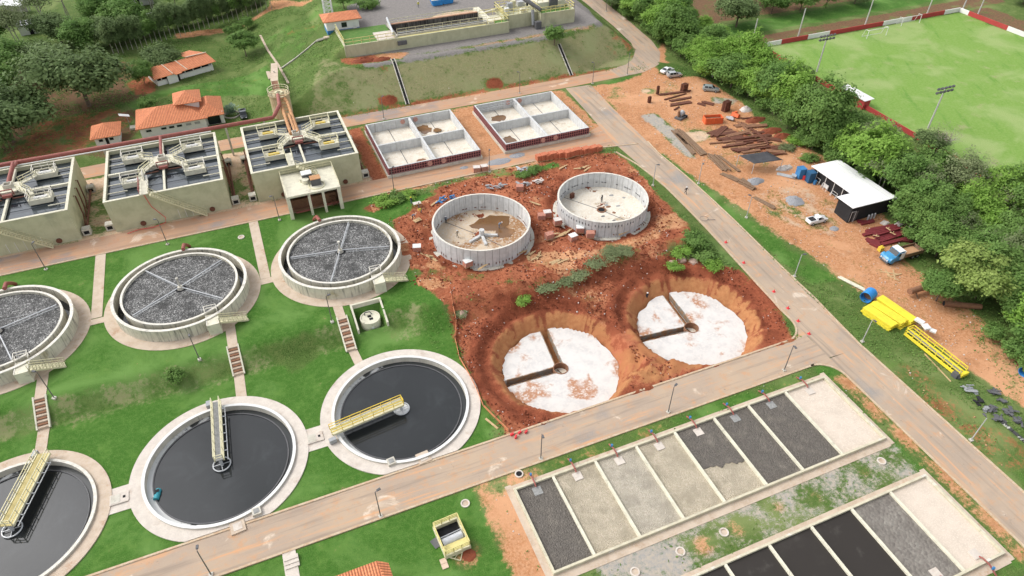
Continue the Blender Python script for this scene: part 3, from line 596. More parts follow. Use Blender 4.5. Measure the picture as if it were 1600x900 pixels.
# ------------------------------------------------------------------ anaerobic reactors (three square tanks)
def reactor(cx,label,kind):
    W_,D,H=21.2,20.4,6.6; w2,d2=W_/2,D/2
    t=T('reactor_tank',label,'treatment tank',(cx,136.5,2.4),0,'square reactor tanks along the middle road')
    m=MB(); k=.38
    m.bx(-w2,w2,-d2,-d2+k,-.3,H).bx(-w2,w2,d2-k,d2,-.3,H).bx(-w2,-w2+k,-d2+k,d2-k,-.3,H).bx(w2-k,w2,-d2+k,d2-k,-.3,H); wall=part(m,'wall',CREAM,t)
    m=MB(); q=.03
    m.bx(-w2-q,w2+q,-d2-q,-d2+.45,H,H+.1).bx(-w2-q,w2+q,d2-.45,d2+q,H,H+.1).bx(-w2-q,-w2+.45,-d2+.45,d2-.45,H,H+.1).bx(w2-.45,w2+q,-d2+.45,d2-.45,H,H+.1); part(m,'coping',CREAML,wall)
    m=MB(); m.bx(-w2+k,w2-k,-d2+k,d2-k,H-1.0,H-.75); part(m,'water',WATERB,t)
    m=MB()   # submerged baffles just breaking the surface
    for y in (-7.6,-5.0,-2.2,2.4,5.2,7.8):
        m.bx(-w2+k+.02,-.4,y-.75,y+.75,H-.74,H-.7); m.bx(.4,w2-k-.02,y-.75,y+.75,H-.74,H-.7)
    part(m,'baffle',mat('submerged_baffle',(.05,.06,.07),(.035,.045,.05),1,rough=.12,spec=.5),t)
    m=MB().bx(-w2+.46,w2-.46,-.1,.35,H-.55,H-.05); part(m,'divider_beam',CREAML,t)
    m=MB().bx(-.2,.2,-d2+.46,-.12,H-.55,H-.06); part(m,'divider_beam',CREAML,t)
    m=MB().bx(-.2,.2,.37,d2-.46,H-.55,H-.06); part(m,'divider_beam',CREAML,t)
    for y in (-6.6,-3.6,4.3,7.0):
        for a,b in ((-w2+.4,-6.6),(7,w2-.4)):
            part(MB().bar((a,y,H-.4),(b,y,H-.4),.16),'collection_trough',CREAML,t)
    hub=(0,1.5); m=MB()
    m.prism([(-2.2,.6),(-1.4,-.3),(1.4,-.3),(2.2,.6),(2.2,2.6),(1.4,3.2),(-1.4,3.2),(-2.2,2.6)],H+.15,H+.5); part(m,'centre_platform',CREAML,t)
    m=MB(); m.ring(0,1.7,.75,1.0,H+.5,H+1.2,4,PI/4,2*PI+PI/4); m.bx(-.6,.6,1.1,2.3,H+.5,H+.7); part(m,'distribution_box',CONC,t)
    for sx,sy,px,py in ((-1,-1,-5.4,-4.3),(1,-1,5.8,-3.9),(-1,1,-5.4,5.2),(1,1,5.8,5.6)):
        m=MB(); L,Dp=3.9,2.5
        x0,x1,y0,y1=px-L/2,px+L/2,py-Dp/2,py+Dp/2; zb,zt=H-.55,H+.45
        m.bx(x0,x1,y0,y0+.14,zb,zt).bx(x0,x1,y1-.14,y1,zb,zt).bx(x0,x0+.14,y0+.14,y1-.14,zb,zt).bx(x1-.14,x1,y0+.14,y1-.14,zb,zt)
        m.bx(x0+.14,x1-.14,y0+.14,y1-.14,zt-.35,zt-.2); pl=part(m,'gas_platform',CREAML,t)
        m=MB(); m.box((px,py-.2,zt-.1),(2.2,.7,.2)); part(m,'cover_plate',YELD if kind==2 else WHITE,pl)
        m=MB(); m.box((px-.2,py+.55,zt-.12),(1.5,.35,.18)); part(m,'hatch',DARK,pl)
        m=MB(); m.rail([(x0,y0,zt),(x0,y1,zt),(x1,y1,zt),(x1,y0,zt)],1.1,1.3,.05,1,False); m.rail([(x0,y0,zt),(x1,y0,zt)],.5,2,.04,0); part(m,'railing',YELP if kind==2 else RIM,pl)
        a=Vector((sx*1.9,1.5+sy*1.1,H+.4)); e=Vector((px-sx*1.5,py-sy*1.0,H+.4)); kn=Vector((sx*3.6,e.y*.62+a.y*.38,H+.4))
        m=MB(); m.bar(a,kn,1.0,.18); m.bar(kn,e,1.0,.18); m.box(kn,(.9,.9,.178)); wk=part(m,'walkway',CREAML,t)
        m=MB(); nrm=Vector((-(kn-a).y,(kn-a).x,0)).normalized()*.5
        for o in (nrm,-nrm): m.rail([a+o,kn+o,e+o],1.05,1.4,.045,1)
        part(m,'railing',YELP,wk)
    m=MB().tube([(0,d2+.2,H+1.0),(0,4.2,H+1.0),(0,2.6,H+.9)],.3,10); part(m,'feed_pipe',REDP if kind!=2 else OCHRE,t)
    m=MB(); m.box((.1,-1.4,H+.3),(1.6,.7,.5)); m.bar((-1,-.9,H+.1),(-1,-.9,H+1.3),.16).bar((1.1,-.9,H+.1),(1.1,-.9,H+1.3),.16).bar((-1,-.9,H+1.25),(1.1,-.9,H+1.25),.18); part(m,'gate_frame',REDP,t)
    m=MB().tube([(.9,-1.9,H-.1),(5,-2.1,H-.1)],.12).tube([(-.9,-1.9,H-.1),(-5,-2.4,H-.1)],.12); part(m,'gas_pipe',RUST,t)
    # landing and staircase on the front wall
    if kind!=2:
        m=MB().bx(-4.2,-2.7,-d2-.5,-5.6,H+.3,H+.5); ld=part(m,'landing',CREAML,t)
        part(MB().rail([(-4.2,-d2-.5,H+.5),(-4.2,-5.6,H+.5)],1.05,1.4,.04),'railing',REDP if kind==1 else RIM,ld); part(MB().rail([(-2.7,-8.6,H+.5),(-2.7,-5.6,H+.5)],1.05,1.4,.04),'railing',RIM,ld)
        a=(-2.6,-d2-.55,H+.35); b=(5.9,-d2-.55,.1); m=MB().stair(a,b,1.0,26); st=part(m,'staircase',YELP,t)
        m=MB()
        for o in (-.5,.5): m.rail([Vector(a)+Vector((0,o,0)),Vector(b)+Vector((0,o,0))],1.0,.9,.035)
        part(m,'railing',YELP,st)
    else:
        m=MB().bx(-3.4,-2.1,-d2-.6,-5.6,H+.3,H+.5); ld=part(m,'landing',CREAML,t)
        m=MB(); m.rail([(-3.4,-d2-.5,H+.5),(-3.4,-5.6,H+.5)],1.05,1.4,.04).rail([(-2.1,-8.6,H+.5),(-2.1,-5.6,H+.5)],1.05,1.4,.04); part(m,'railing',YELP,ld)
        a=(-2.0,-d2-1.0,H+.4); b=(1.6,-d2-2.0,5.1); m=MB().stair(a,b,1.0,8); st=part(m,'staircase',YELP,t); m=MB()
        for o in (-.5,.5): m.rail([Vector(a)+Vector((0,o,0)),Vector(b)+Vector((0,o,0))],1.0,.9,.035)
        part(m,'railing',YELP,st)
    for s in (1,-1):                                       # sludge pipes down the side walls
        for y in (-3.0,0,3.0):
            x=s*(w2+.35); part(MB().tube([(s*(w2-.1),y,H-1.4),(x,y,H-1.4),(x+s*.15,y-1.2,1.6),(x+s*.2,y-3.2,.4)],.13,8),'side_pipe',RUST,t)
        m=MB(); x=s*(w2+.9); part(m.tube([(x,d2-1,.6),(x,-d2+2,.6)],.2,8),'sludge_pipe',RUST,t)
        for y in (-d2+1.6,d2-3):
            m=MB(); x=s*(w2+.95); m.bx(x-.7,x+.7,y-.7,y+.7,0,1.3); c=part(m,'valve_box',CONC,t); m=MB().bx(x-.45,x+.45,y-.72,y-.69,.3,1.0); part(m,'opening',DARK,c)
    for x in (-5.6,7.0):
        m=MB(); m.tube([(x,-d2-.04,.75),(x,-d2-.25,.75)],.5,16); f=part(m,'manhole_flange',RUST,t)
    if kind!=2:
        m=MB()
        for x in (-1.2,.2,1.6,3.0,4.4) if kind==0 else (1.0,2.2,3.4): m.bar((x,-d2-.03,2.2),(x,-d2-.03,.2),.06)
        part(m,'drain_line',WHITE,t)
    return t
reactor(-46.0,'pale yellow concrete reactor tank, the left one cut off by the frame edge',0)
reactor(-18.9,'middle pale yellow reactor tank with a red hose hanging over its front wall',1)
reactor(7.5,'right reactor tank with yellow plates on its platforms, behind the pump deck',2)
m=MB(); a=Vector((-22.5,126.2,9.2)); m.tube([a,(-22.0,126.0,6.5),(-20.4,125.9,3.6),(-20.6,125.5,2.75),(-23,124.9,2.62),(-25.5,125.2,2.62),(-27.5,124.6,2.62)],.06,6); solo(m,'red_hose',CONER,'thin red hose hanging from the middle reactor down to the road','hose')
# header pipe behind the reactors
t=T('header_pipe','long red header pipe running along the back of the reactor tanks','pipe',(0,147.6,9.4))
part(MB().tube([(-75,0,.2),(-45.5,0,.2),(4,0,.2),(4.6,.8,.4),(6.2,4.2,.9),(6.6,9.5,.9)],.42,12),'pipe',REDP,t)
part(MB().tube([(-75,-.75,-.1),(-9,-.75,-.1)],.13,8),'side_line',WHITE,t)
part(MB().tube([(-45.5,0,.3),(-46,-2.5,.4),(-46,-8,.3)],.36,10),'branch',REDP,t)
for x in (-70,-62,-54,-38,-30,-22,-14,-6,2): part(MB().bx(x-.2,x+.2,-.2,.2,-7,-.2),'support',CONC,t)
# splitter tower and its bridge to the embankment
q=Vector((7.0,160.2,2.5)); t=T('splitter_tower','ochre stained concrete splitter tower with a railing ring on top','tower',q)
m=MB(); m.cyl(0,0,-.2,6.6,2.3,2.3,32,False); m.ring(0,0,.9,2.5,6.6,6.85,32); part(m,'shaft',mat('ochre_stained_concrete',(.5,.43,.28),(.42,.33,.19),.8,streak=(.36,.22,.11),streakamt=(.5,.75)),t)
part(MB().cyl(0,0,6.2,6.5,2.2,2.2,24),'water',WATER,t)
m=MB().rail([(2.4*math.cos(a),2.4*math.sin(a),6.85) for a in np.linspace(0,2*PI,17)[:-1]],1.1,1.2,.05,1,True); part(m,'railing',YELP,t)
part(MB().ring(0,0,.5,.95,6.84,7.1,24),'inlet_collar',YELP,t)
for dx in (-.75,.75): part(MB().tube([(dx+.2,-1.8,6.3),(dx+.4,-6,6.9),(dx+.3,-22,7.4)],.36,10),'outlet_pipe',OCHRE,t)
m=MB(); [m.bar((-.5,-2.4-i*1.6,7.2),(1.2,-2.4-i*1.6,7.2),.12) for i in range(11)]; part(m,'catwalk',OCHRE,t)
t=T('hillside_walkway','brown walkway with steps from the splitter tower up to the hillside','walkway',(7.0,162,9.3))
a,b,c=Vector((-.2,.4,0)),Vector((0,5.5,-.1)),Vector((1.6,20,-1.6))
part(MB().bar(b,c,1.7,.22),'deck',PAVE,t); part(MB().stair(a,b,1.5,9,.08,(1,0,0)),'step',RUSTL,t)
for y,x in ((5.5,0),(12,.7)): part(MB().bar((x,y,-6),(x,y,-.2),.3),'column',CONC,t)
[part(MB().rail([a+Vector((o,0,0)),b+Vector((o,0,0))],1,1.3,.04),'railing',YELP,t) for o in (-.8,.8)]
# pump deck in front of the right reactor
DX,DY=7.3,120.2
t=T('pump_deck','raised concrete pump deck on columns in front of the right reactor','pump house',(DX,DY,2.4))
part(MB().bx(-5.3,5.1,-2.6,5.9,4.75,5.15),'deck',CREAML,t)
for x in (-5,-1.1,1.6,4.7):
    for y in (-2.3,5.4): part(MB().bx(x-(.34 if abs(x)>3 else .24),x+(.34 if abs(x)>3 else .24),y-.3,y+.3,-.2,4.745),'column',CREAML,t)
part(MB().bx(-4.6,4.3,4.7,5.0,-.2,4.74),'back_wall',CONC,t); part(MB().bx(-5.2,-4.9,-1.9,5.0,-.2,4.74).bx(4.6,4.9,-1.9,5.0,-.2,4.74),'side_wall',CONC,t); part(MB().bx(-4.6,4.3,.6,.9,-.2,2.2),'pipe_plinth',RUSTL,t)
m=MB(); m.rail([(-5.2,-2.5,5.15),(-5.2,5.8,5.15),(5.0,5.8,5.15)],1.05,1.6,.035); m.rail([(5.0,5.8,5.15),(5,-2.5,5.15)],1.05,1.6,.03); part(m,'railing',YELP,t)
for x,y in ((-.4,2.6),(.9,.2)):
    u=part(MB().box((x,y,5.85),(1.9,1.5,1.4)),'pump_motor',GREYD,t); part(MB().box((x,y,6.6),(2.0,1.6,.12)),'cover',WHITE if y>1 else OCHRE,u)
part(MB().cyl(-.9,1.2,5.15,6.0,.7,.7,18).cyl(-1.5,2.0,5.15,5.9,.5,.5,16),'pump_body',CREAML,t); part(MB().torus(.9,-.4,5.2,1.5,.12,30),'floor_ring',YELP,t)
for i,(x,y) in enumerate(((-2.5,-1.2),(2.9,-.6),(-3,1.5))): part(MB().tube([(x-1.6,y,.5),(x+1.6,y,.5),(x+1.7,y,2.5),(x+1.7,y,4.7)],.22,10),'pump_pipe',REDP,t)
part(MB().stair((3.0,2.8,3.4),(3.6,-1.2,.3),.8,9,.06,(1,0,0)),'staircase',RUSTL,t)
# ------------------------------------------------------------------ trickling filters
def filt(x,y,label,arms,red):
    t=T('trickling_filter',label,'filter tank',(x,y,2.4),0,'round trickling filters on the upper lawn')
    part(MB().ring(0,0,10.7,12.5,-.2,.09,80),'apron',PAVE,t)
    part(MB().ring(0,0,10.3,10.7,-.2,2.3,90),'outer_wall',STAINW,t); part(MB().ring(0,0,10.26,10.74,2.3,2.4,90),'coping',RIM,t)
    part(MB().ring(0,0,8.95,9.25,-.2,2.38,90),'inner_wall',STAINW,t); part(MB().ring(0,0,8.92,9.28,2.38,2.46,90),'inner_coping',RIM,t)
    part(MB().ring(0,0,9.25,10.3,.05,.2,80),'channel',WATER,t)
    part(MB().cyl(0,0,1.2,1.95,8.95,8.95,80),'stone_bed',MEDIA,t)
    c=part(MB().cyl(0,0,1.95,2.5,.55,.4,14).cyl(0,0,2.5,4.1,.16,.12,10),'centre_column',CONC,t); part(MB().cyl(0,0,4.1,4.3,.25,.25,10),'cap',RIM,c)
    part(MB().cyl(0,0,1.95,1.965,.9,.9,16),'sump',DARK,t)
    for a in arms:
        a=R(a); cs,sn=math.cos(a),math.sin(a)
        m=MB().tube([(.4*cs,.4*sn,2.4),(8.6*cs,8.6*sn,2.38)],.085,6); m.bar((.2*cs,.2*sn,4.0),(6.0*cs,6.0*sn,2.45),.025)
        ar=part(m,'distributor_arm',GALV,t); n=Vector((-sn,cs))*.22
        m=MB(); m.add([(1*cs-n.x*.6,1*sn-n.y*.6,1.97),(8.6*cs-n.x,8.6*sn-n.y,1.97),(8.6*cs+n.x*.3,8.6*sn+n.y*.3,1.97),(1*cs+n.x*.3,1*sn+n.y*.3,1.97)],[(0,1,2,3)]); part(m,'wet_streak',mat('wet_white_streak',(.34,.35,.35),(.12,.125,.13),2.5),ar)
    # access platform and stair at the front
    b=R(-66); cx,cy=10.75*math.cos(b),10.75*math.sin(b)
    p=part(MB().box((cx,cy-.35,1.0),(1.9,2.6,2.4)),'access_platform',CREAML,t)
    m=MB(); pts=[(cx-.9,cy+.9,2.2),(cx-.9,cy+1.9,2.3),(cx+.9,cy+1.9,2.3),(cx+.9,cy+.9,2.2)]; m.rail(pts,1.05,1.2,.05,1); m.bar((cx-.9,cy-1.6,2.2),(cx-.9,cy+.9,2.2),.12).bar((cx+.9,cy-1.6,2.2),(cx+.9,cy+.9,2.2),.12); part(m,'railing',RIM,p)
    a=Vector((cx+1.0,cy-.9,2.1)); e=Vector((cx+5.0,cy+.3,.15)); st=part(MB().stair(a,e,1.0,11,.07,(-.3,1,0)),'staircase',YELP,t); m=MB()
    for o in (-.5,.5): m.rail([a+Vector((0,o,0)),e+Vector((0,o,0))],1,.8,.035)
    part(m,'railing',YELP,st)
    ra=R(red); c,sn=math.cos(ra),math.sin(ra)
    part(MB().tube([(14.6*c,14.6*sn,.2),(13.6*c,13.6*sn,1.2),(11.6*c,11.6*sn,2.75),(10.0*c,10.0*sn,2.85)],.32,12),'inlet_pipe',REDP,t); part(MB().bx(10.2*c-1.9,10.2*c-.9,11.7*sn,11.7*sn+.8,0,.9),'valve_chamber',WHITE,t)
    return t
filt(*FILT[0],'left round trickling filter of grey stones, partly outside the frame',(20,110,200,290),90)
filt(*FILT[1],'middle round trickling filter of grey stones with four thin arms',(35,128,212,318),84)
filt(*FILT[2],'right round trickling filter of grey stones, nearest the red construction soil',(68,-15,-112,172),100)
# ------------------------------------------------------------------ clarifiers
def clar(x,y,label,ba,kind):
    t=T('clarifier',label,'settling tank',(x,y,0),0,'round clarifiers beside the lower road')
    m=MB().ring(0,0,10.05,11.75,-.3,.16,90); m.v=[(a,max(b,-10.5),c) for a,b,c in m.v]; part(m,'apron',PAVEW if kind!=0 else PAVE,t)
    part(MB().ring(0,0,9.7,10.05,-3.6,.42,96),'rim_wall',CONC,t); part(MB().ring(0,0,9.67,10.08,.42,.5,96),'coping',WHITE if kind!=0 else RIM,t)
    part(MB().ring(0,0,8.95,9.7,-.75,-.55,90),'channel_water',FOAMW,t)
    part(MB().ring(0,0,8.8,8.95,-1.5,-.38,90),'weir_ring',GREYD,t)
    part(MB().cyl(0,0,-.8,-.5,8.8,8.8,90),'water',WATER,t)
    r=R(ba); d=Vector((math.cos(r),math.sin(r),0)); n=Vector((-d.y,d.x,0)); z=.95
    a=d*10.6+Vector((0,0,z)); e=d*-.3+Vector((0,0,z))
    dm={0:mat('worn_yellow_deck',(.62,.52,.24),(.54,.45,.2),1,fine=(9,(.5,.42,.2))),1:GRATE,2:YELP}[kind]
    wd={0:1.7,1:1.15,2:1.15}[kind]
    br=part(MB().bar(a,e,wd,.14),'bridge',dm,t)
    m=MB(); 
    for s in (-1,1):
        o=n*(s*wd/2); m.bar(a+o,e+o,.16,.34)
    part(m,'girder',YELP,br); m=MB()
    for s in (-1,1):
        o=n*(s*(wd/2-.03))+Vector((0,0,.1)); m.rail([a+o,e+o],1.05,1.5,.045,1)
    m.rail([e+n*(wd/2)+Vector((0,0,.1)),e-n*(wd/2)+Vector((0,0,.1))],1.05,1,.045); part(m,'railing',YELD if kind==2 else YELP,br)
    m=MB(); [m.bar(a.lerp(e,i/7)+n*(-wd/2-.5)-Vector((0,0,.1)),a.lerp(e,i/7)+n*(-wd/2),.1) for i in range(1,7)]; m.bar(a.lerp(e,.12)+n*(-wd/2-.5)-Vector((0,0,.2)),e+n*(-wd/2-.5)-Vector((0,0,.2)),.1); part(m,'scraper_beam',GALV,br)
    m=MB().box(d*10.8+n*(wd/2+.6)+Vector((0,0,.6)),(1.0,.6,.7),r); part(m,'drive_unit',GREYM,br)
    m=MB(); m.torus(0,0,-.28,1.15,.09,36); m.cyl(0,0,-.5,1.0,.22,.22,12); m.bar((-1.1,0,-.25),(1.1,0,-.25),.07); m.bar((0,-1.1,-.25),(0,1.1,-.25),.07); part(m,'centre_well',GALV,t)
    if kind==2: part(MB().cyl(0,0,-.5,-.46,1.08,1.08,30),'foam_patch',FOAM,t)
    return t
def ang(u,v,c,z=1): 
    x,y=P(u,v,z); return math.degrees(math.atan2(y-c[1],x-c[0]))
clar(*CLAR[0],'left clarifier with a solid pale yellow bridge, cut off by the frame',ang(65,715,CLAR[0]),0)
clar(*CLAR[1],'middle clarifier of dark water with a grey grated bridge',ang(338,630,CLAR[1]),1)
clar(*CLAR[2],'right clarifier with a yellow railed bridge and white foam at its centre',ang(525,672,CLAR[2]),2)
x,y=P(246,773,-.4); t=T('floating_drum','small teal plastic drum floating in the middle clarifier','drum',(x,y,-.5),R(-15)); part(MB().tube([(0,-.75,.15),(0,.75,.15)],.36,14),'shell',TEAL,t); part(MB().box((0,.35,.5),(.5,.45,.06),.5).box((-.1,.1,.5),(.2,.5,.05),-.4),'opening',DARK,t)
for i,(x,y,l) in enumerate(((-3.2,65.6,'square concrete manhole box between middle and right clarifiers'),(-28.7,65.6,'square concrete manhole box between left and middle clarifiers'))):
    t=T('manhole_box',l,'manhole',(x,y,.05)); part(MB().bx(-1.15,1.15,-.8,.8,0,.22),'slab',PAVEW,t); part(MB().bx(-1.0,.1,-.65,.65,.22,.26),'cover',CONC,t); part(MB().bx(.45,.75,-.15,.2,.221,.27),'lid',DARK,t)
for u,v,l in ((612,724,'small concrete chamber on the right clarifier apron beside the road'),(662,716,'flat concrete slab at the right clarifier apron edge'),(372,824,'flat concrete slab on the middle clarifier apron corner'),(402,802,'small concrete chamber on the middle clarifier apron')):
    q=at(u,v); t=T('apron_chamber',l,'manhole',q,R(5)); s=.55 if 'chamber' in l else .9; part(MB().bx(-s,s,-s,s,0,.6 if s<.6 else .25),'box',CONC if s<.6 else PAVE,t); part(MB().bx(-s*.6,s*.6,-s*.6,s*.6,.6 if s<.6 else .25,.66 if s<.6 else .29),'cover',GRATE if s<.6 else PAVEW,t)
# stairs on the lawn slope
def steps(x,y0,y1,z0,z1,w,label,n=11):
    t=T('lawn_steps',label,'stairs',(x,y0,z0)); L=(y1-y0)/n
    for i in range(n): part(MB().bx(-w/2,w/2,i*L,(i+1)*L,-.4,(z1-z0)*(i+1)/n+.14),'step',RUSTL if i%2 else PAVE,t)
    for s in (-1,1): part(MB().bar((s*(w/2+.12),-.1,.1),(s*(w/2+.12),y1-y0+.1,z1-z0+.15),.22,.35),'side_kerb',CREAML,t)
steps(-38.95,82.1,86.3,.1,2.45,1.4,'left flight of narrow concrete steps down the lawn slope')
steps(-11.95,82.1,86.3,.1,2.45,1.4,'middle flight of narrow concrete steps down the lawn slope')
steps(5.3,80.6,86.3,.1,2.45,1.35,'flight of brown steps beside the walled sump tank')
q=(-9.15,48.4,.05); t=T('road_steps','short steps from the lower road down to the near path','stairs',q); [part(MB().bx(-.85,.85,-.5*i,-.5*i+.5,-.4,.35-.1*i),'step',PAVEW,t) for i in range(3)]
# sump
t=T('sump_enclosure','cream retaining walls around the round sump tank','retaining wall',(9.7,85.6,0))
part(MB().bx(-2.6,2.6,2.35,2.7,-.3,2.98),'back_wall',CREAML,t)
for x in (-2.6,2.3):
    m=MB(); m.add([(x,-2.2,-.3),(x+.3,-2.2,-.3),(x+.3,2.34,-.3),(x,2.34,-.3),(x,-2.2,1.5),(x+.3,-2.2,1.5),(x+.3,2.34,2.95),(x,2.34,2.95)],[(0,3,2,1),(4,5,6,7),(0,1,5,4),(1,2,6,5),(2,3,7,6),(3,0,4,7)]); part(m,'side_wall',CREAML,t)
part(MB().bx(-2.6,2.6,-2.45,-2.22,-.3,.22),'kerb',CREAML,t); part(MB().bx(-2.28,2.28,-2.2,2.33,-.3,.03),'floor',mat('mossy_floor',(.06,.13,.03),(.12,.15,.06),1.5),t)
t=T('sump_tank','small round cream concrete sump tank with black hatches on top','tank',(9.7,85.5,.04)); part(MB().cyl(0,0,0,1.5,1.65,1.65,36).ring(0,0,1.45,1.66,1.5,1.62,36),'shell',CREAML,t)
part(MB().bx(-.35,.25,.1,.6,1.5,1.56),'hatch',DARK,t); part(MB().bx(-.2,.4,-.6,-.1,1.5,1.56),'hatch',DARK,t); part(MB().tube([(-.7,.9,1.5),(-.6,1,2.0),(.2,.9,2.0),(.5,.6,1.6)],.09,8),'pipe',GREYD,t); part(MB().bx(-.2,.2,-1.68,-1.64,.3,.8),'sign_plate',WHITE,t)
# ------------------------------------------------------------------ sludge drying beds
def bed(x0,x1,y0,y1,divs,mats_,label,skew):
    t=T('drying_bed',label,'drying bed',(x0,y0,0),0,'sludge drying beds'); L=x1-x0; D=y1-y0; h=.55; w=.3
    m=MB().bx(0,L,0,w,-.2,h).bx(0,L,D-w,D,-.2,h).bx(0,w,w,D-w,-.2,h).bx(L-w,L,w,D-w,-.2,h); part(m,'wall',mat('stained_bed_wall',(.58,.54,.40),(.48,.44,.33),1,streak=(.3,.28,.22),streakamt=(.55,.8),blot=(.64,.62,.56)),t)
    part(MB().bx(-.9,-.01,-.9,D+.9,-.25,.06).bx(L+.01,L+.8,-.9,D+.9,-.25,.06).bx(-.01,L+.01,-1.1,-.01,-.25,.06).bx(-.01,L+.01,D+.01,D+.7,-.25,.06),'surround',PAVE,t)
    ed=[w/2]+list(divs)+[L-w/2]
    for i,d in enumerate(divs): part(MB().bx(d-.18,d+.18,w,D-w,-.2,h-.03),'divider',CREAML,t)
    for i in range(len(ed)-1):
        a=ed[i]+.18; b=ed[i+1]-.18; ms=mats_[i]
        if isinstance(ms,tuple):
            n=14; rr=random.Random(5); edge=[(a+(b-a)*k/n, D*.44+rr.uniform(-.35,.35)-.06*k) for k in range(n+1)]
            m=MB(); m.prism([(a,D-w),*edge,(b,D-w)][::-1],-.1,.2); part(m,'bed_surface',ms[0],t,'wet dark sludge half of the cell')
            m=MB(); m.bx(a,b,w,D*.44+.8,-.1,.12); part(m,'bed_surface',ms[1],t,'pale gravel half of the cell')
        else: part(MB().bx(a,b,w,D-w,-.1,.2 if ms in (SLUDGE,SLUDGEF,SLUDGEC) else .14),'bed_surface',ms,t)
        c=(a+b)/2; yy=D if skew>0 else 0; s=1 if skew>0 else -1
        p=part(MB().tube([(c,yy+s*1.6,.2),(c,yy+s*.4,.75),(c,yy-s*.5,.7),(c,yy-s*.9,.45)],.11,8),'inlet_pipe',REDP,t); part(MB().cyl(c,yy+s*.9,.6,1.0,.16,.16,8),'valve_wheel',BLUEP,p)
        part(MB().bx(c-.6,c+.6,min(yy-s*.8,yy-s*2.0),max(yy-s*.8,yy-s*2.0),.1,.26),'splash_slab',PAVEW if ms not in (SLUDGE,) else GRATE,t)
dv=[]
for u,v in ((864,744),(930,720),(994,697),(1054,675),(1115,652),(1170,634),(1227,612)): dv.append(P(u,v,.5)[0]-19.6)
bed(19.6,71.5,34.5,47.1,dv,[SLUDGE,GRAVEL,GRAVEL2,GRAVEL,(SLUDGE,GRAVEL),SLUDGE,SLUDGE,SANDB],'long sludge drying bed of eight cells beside the lower road',1)
L=6.52; bed(71.9-8*L,71.9,15.8,28.0,[L*i for i in range(1,8)],[SLUDGEF]*6+[SLUDGEC,SANDB],'near sludge drying bed with flat brown liquid and one pale cell, bottom right',-1)
for u,v,l in ((1377,721,'pale concrete manhole ring in the wet gravel near the bed corner'),(992,894,'pale concrete manhole ring in orange soil nearest the frame bottom'),(1063,862,'pale concrete manhole ring second from the frame bottom'),(1131,832,'pale concrete manhole ring between the beds on wide orange patch'),(811,741,'dark open manhole ring in the grass by the bed corner'),(727,787,'grey manhole ring with stones in the lawn near the yellow pit'),(377,371,'small concrete manhole ring beside the footpath and the right filter')):
    q=at(u,v); t=T('manhole_ring',l,'manhole',q); part(MB().ring(0,0,.42,.6,-.1,.16,24),'ring',PAVEW,t); part(MB().cyl(0,0,-.05,.05,.42,.42,20),'lid',DARK if 'dark' in l else PAVE,t)
# ------------------------------------------------------------------ square concrete tanks under construction
def sq(x0,y0,w,d,label,form):
    t=T('unfinished_square_tank',label,'concrete tank',(x0,y0,2.35),0,'square tanks under construction'); h=2.3; k=.32
    part(MB().bx(0,w,0,k,-.3,h).bx(0,w,d-k,d,-.3,h).bx(0,k,k,d-k,-.3,h).bx(w-k,w,k,d-k,-.3,h),'wall',NEWC,t)
    part(MB().bx(k,w-k,d/2-.2,d/2+.2,-.3,h-.05),'dividing_wall',NEWC,t); part(MB().bx(w/2-.25,w/2+.25,k,d/2-.2,-.3,h-.06),'dividing_wall',NEWC,t); part(MB().bx(w/2-.25,w/2+.25,d/2+.2,d-k,-.3,h-.06),'dividing_wall',NEWC,t)
    fl=part(MB().bx(k,w-k,k,d-k,-.3,.12),'floor',FLOORN,t)
    m=MB()
    for cx in (w*.25,w*.75):
        for y0_,y1_ in ((k,d/2-.2),(d/2+.2,d-k)): m.bx(cx-.07,cx+.07,y0_,y1_,.12,.15)
    part(m,'floor_joint',GREYD,fl)
    part(MB().bx(-.35,w+.35,-.35,-.01,-.3,.72).bx(-.35,-.01,-.01,d+.35,-.3,.72).bx(w+.01,w+.35,-.01,d+.35,-.3,.72).bx(-.01,w+.01,d+.01,d+.35,-.3,.72),'footing',CONC,t)
    for side in form:
        m=MB(); m2=MB(); L=w if side in 'fk' else d; n=int(L/.55)
        for i in range(n+1):
            s=L*i/n
            if side=='f': m.bx(s-.05,s+.05,-.16,-.05,.75,h-.02)
            elif side=='k': m.bx(s-.05,s+.05,d+.05,d+.16,.75,h-.02)
            elif side=='l': m.bx(-.16,-.05,s-.05,s+.05,.75,h-.02)
            else: m.bx(w+.05,w+.16,s-.05,s+.05,.75,h-.02)
        for z in (.9,1.5,2.1):
            if side=='f': m.bx(0,w,-.2,-.161,z-.05,z+.05)
            if side=='k': m.bx(0,w,d+.161,d+.2,z-.05,z+.05)
            if side=='l': m.bx(-.2,-.161,0,d,z-.05,z+.05)
            if side=='r': m.bx(w+.161,w+.2,0,d,z-.05,z+.05)
        if side=='f': m2.bx(0,w,-.049,-.004,.75,h-.04)
        if side=='k': m2.bx(0,w,d+.004,d+.049,.75,h-.04)
        if side=='l': m2.bx(-.049,-.004,0,d,.75,h-.04)
        if side=='r': m2.bx(w+.004,w+.049,0,d,.75,h-.04)
        f=part(m2,'formwork',mat('dark_formwork_panel',(.09,.035,.04),(.06,.03,.035),2),t); part(m,'formwork_rib',mat('pink_grey_rib',(.40,.17,.16),(.32,.12,.12),2),f)
    for x,y in ((w/2-1.3,-.05),(w/2+1.8,-.05),(w/2-1.6,d-k),(w/2+1.5,d-k)): part(MB().tube([(x,y-.22,h-.75),(x,y+.02,h-.75)],.55,20),'pipe_sleeve',mat('pink_sleeve_disc',(.52,.3,.25),(.42,.2,.16),3),t)
    return t,fl
ta,fa=sq(23.6,125.4,20.6,20.8,'left square concrete tank shell with red formwork along its front','fl')
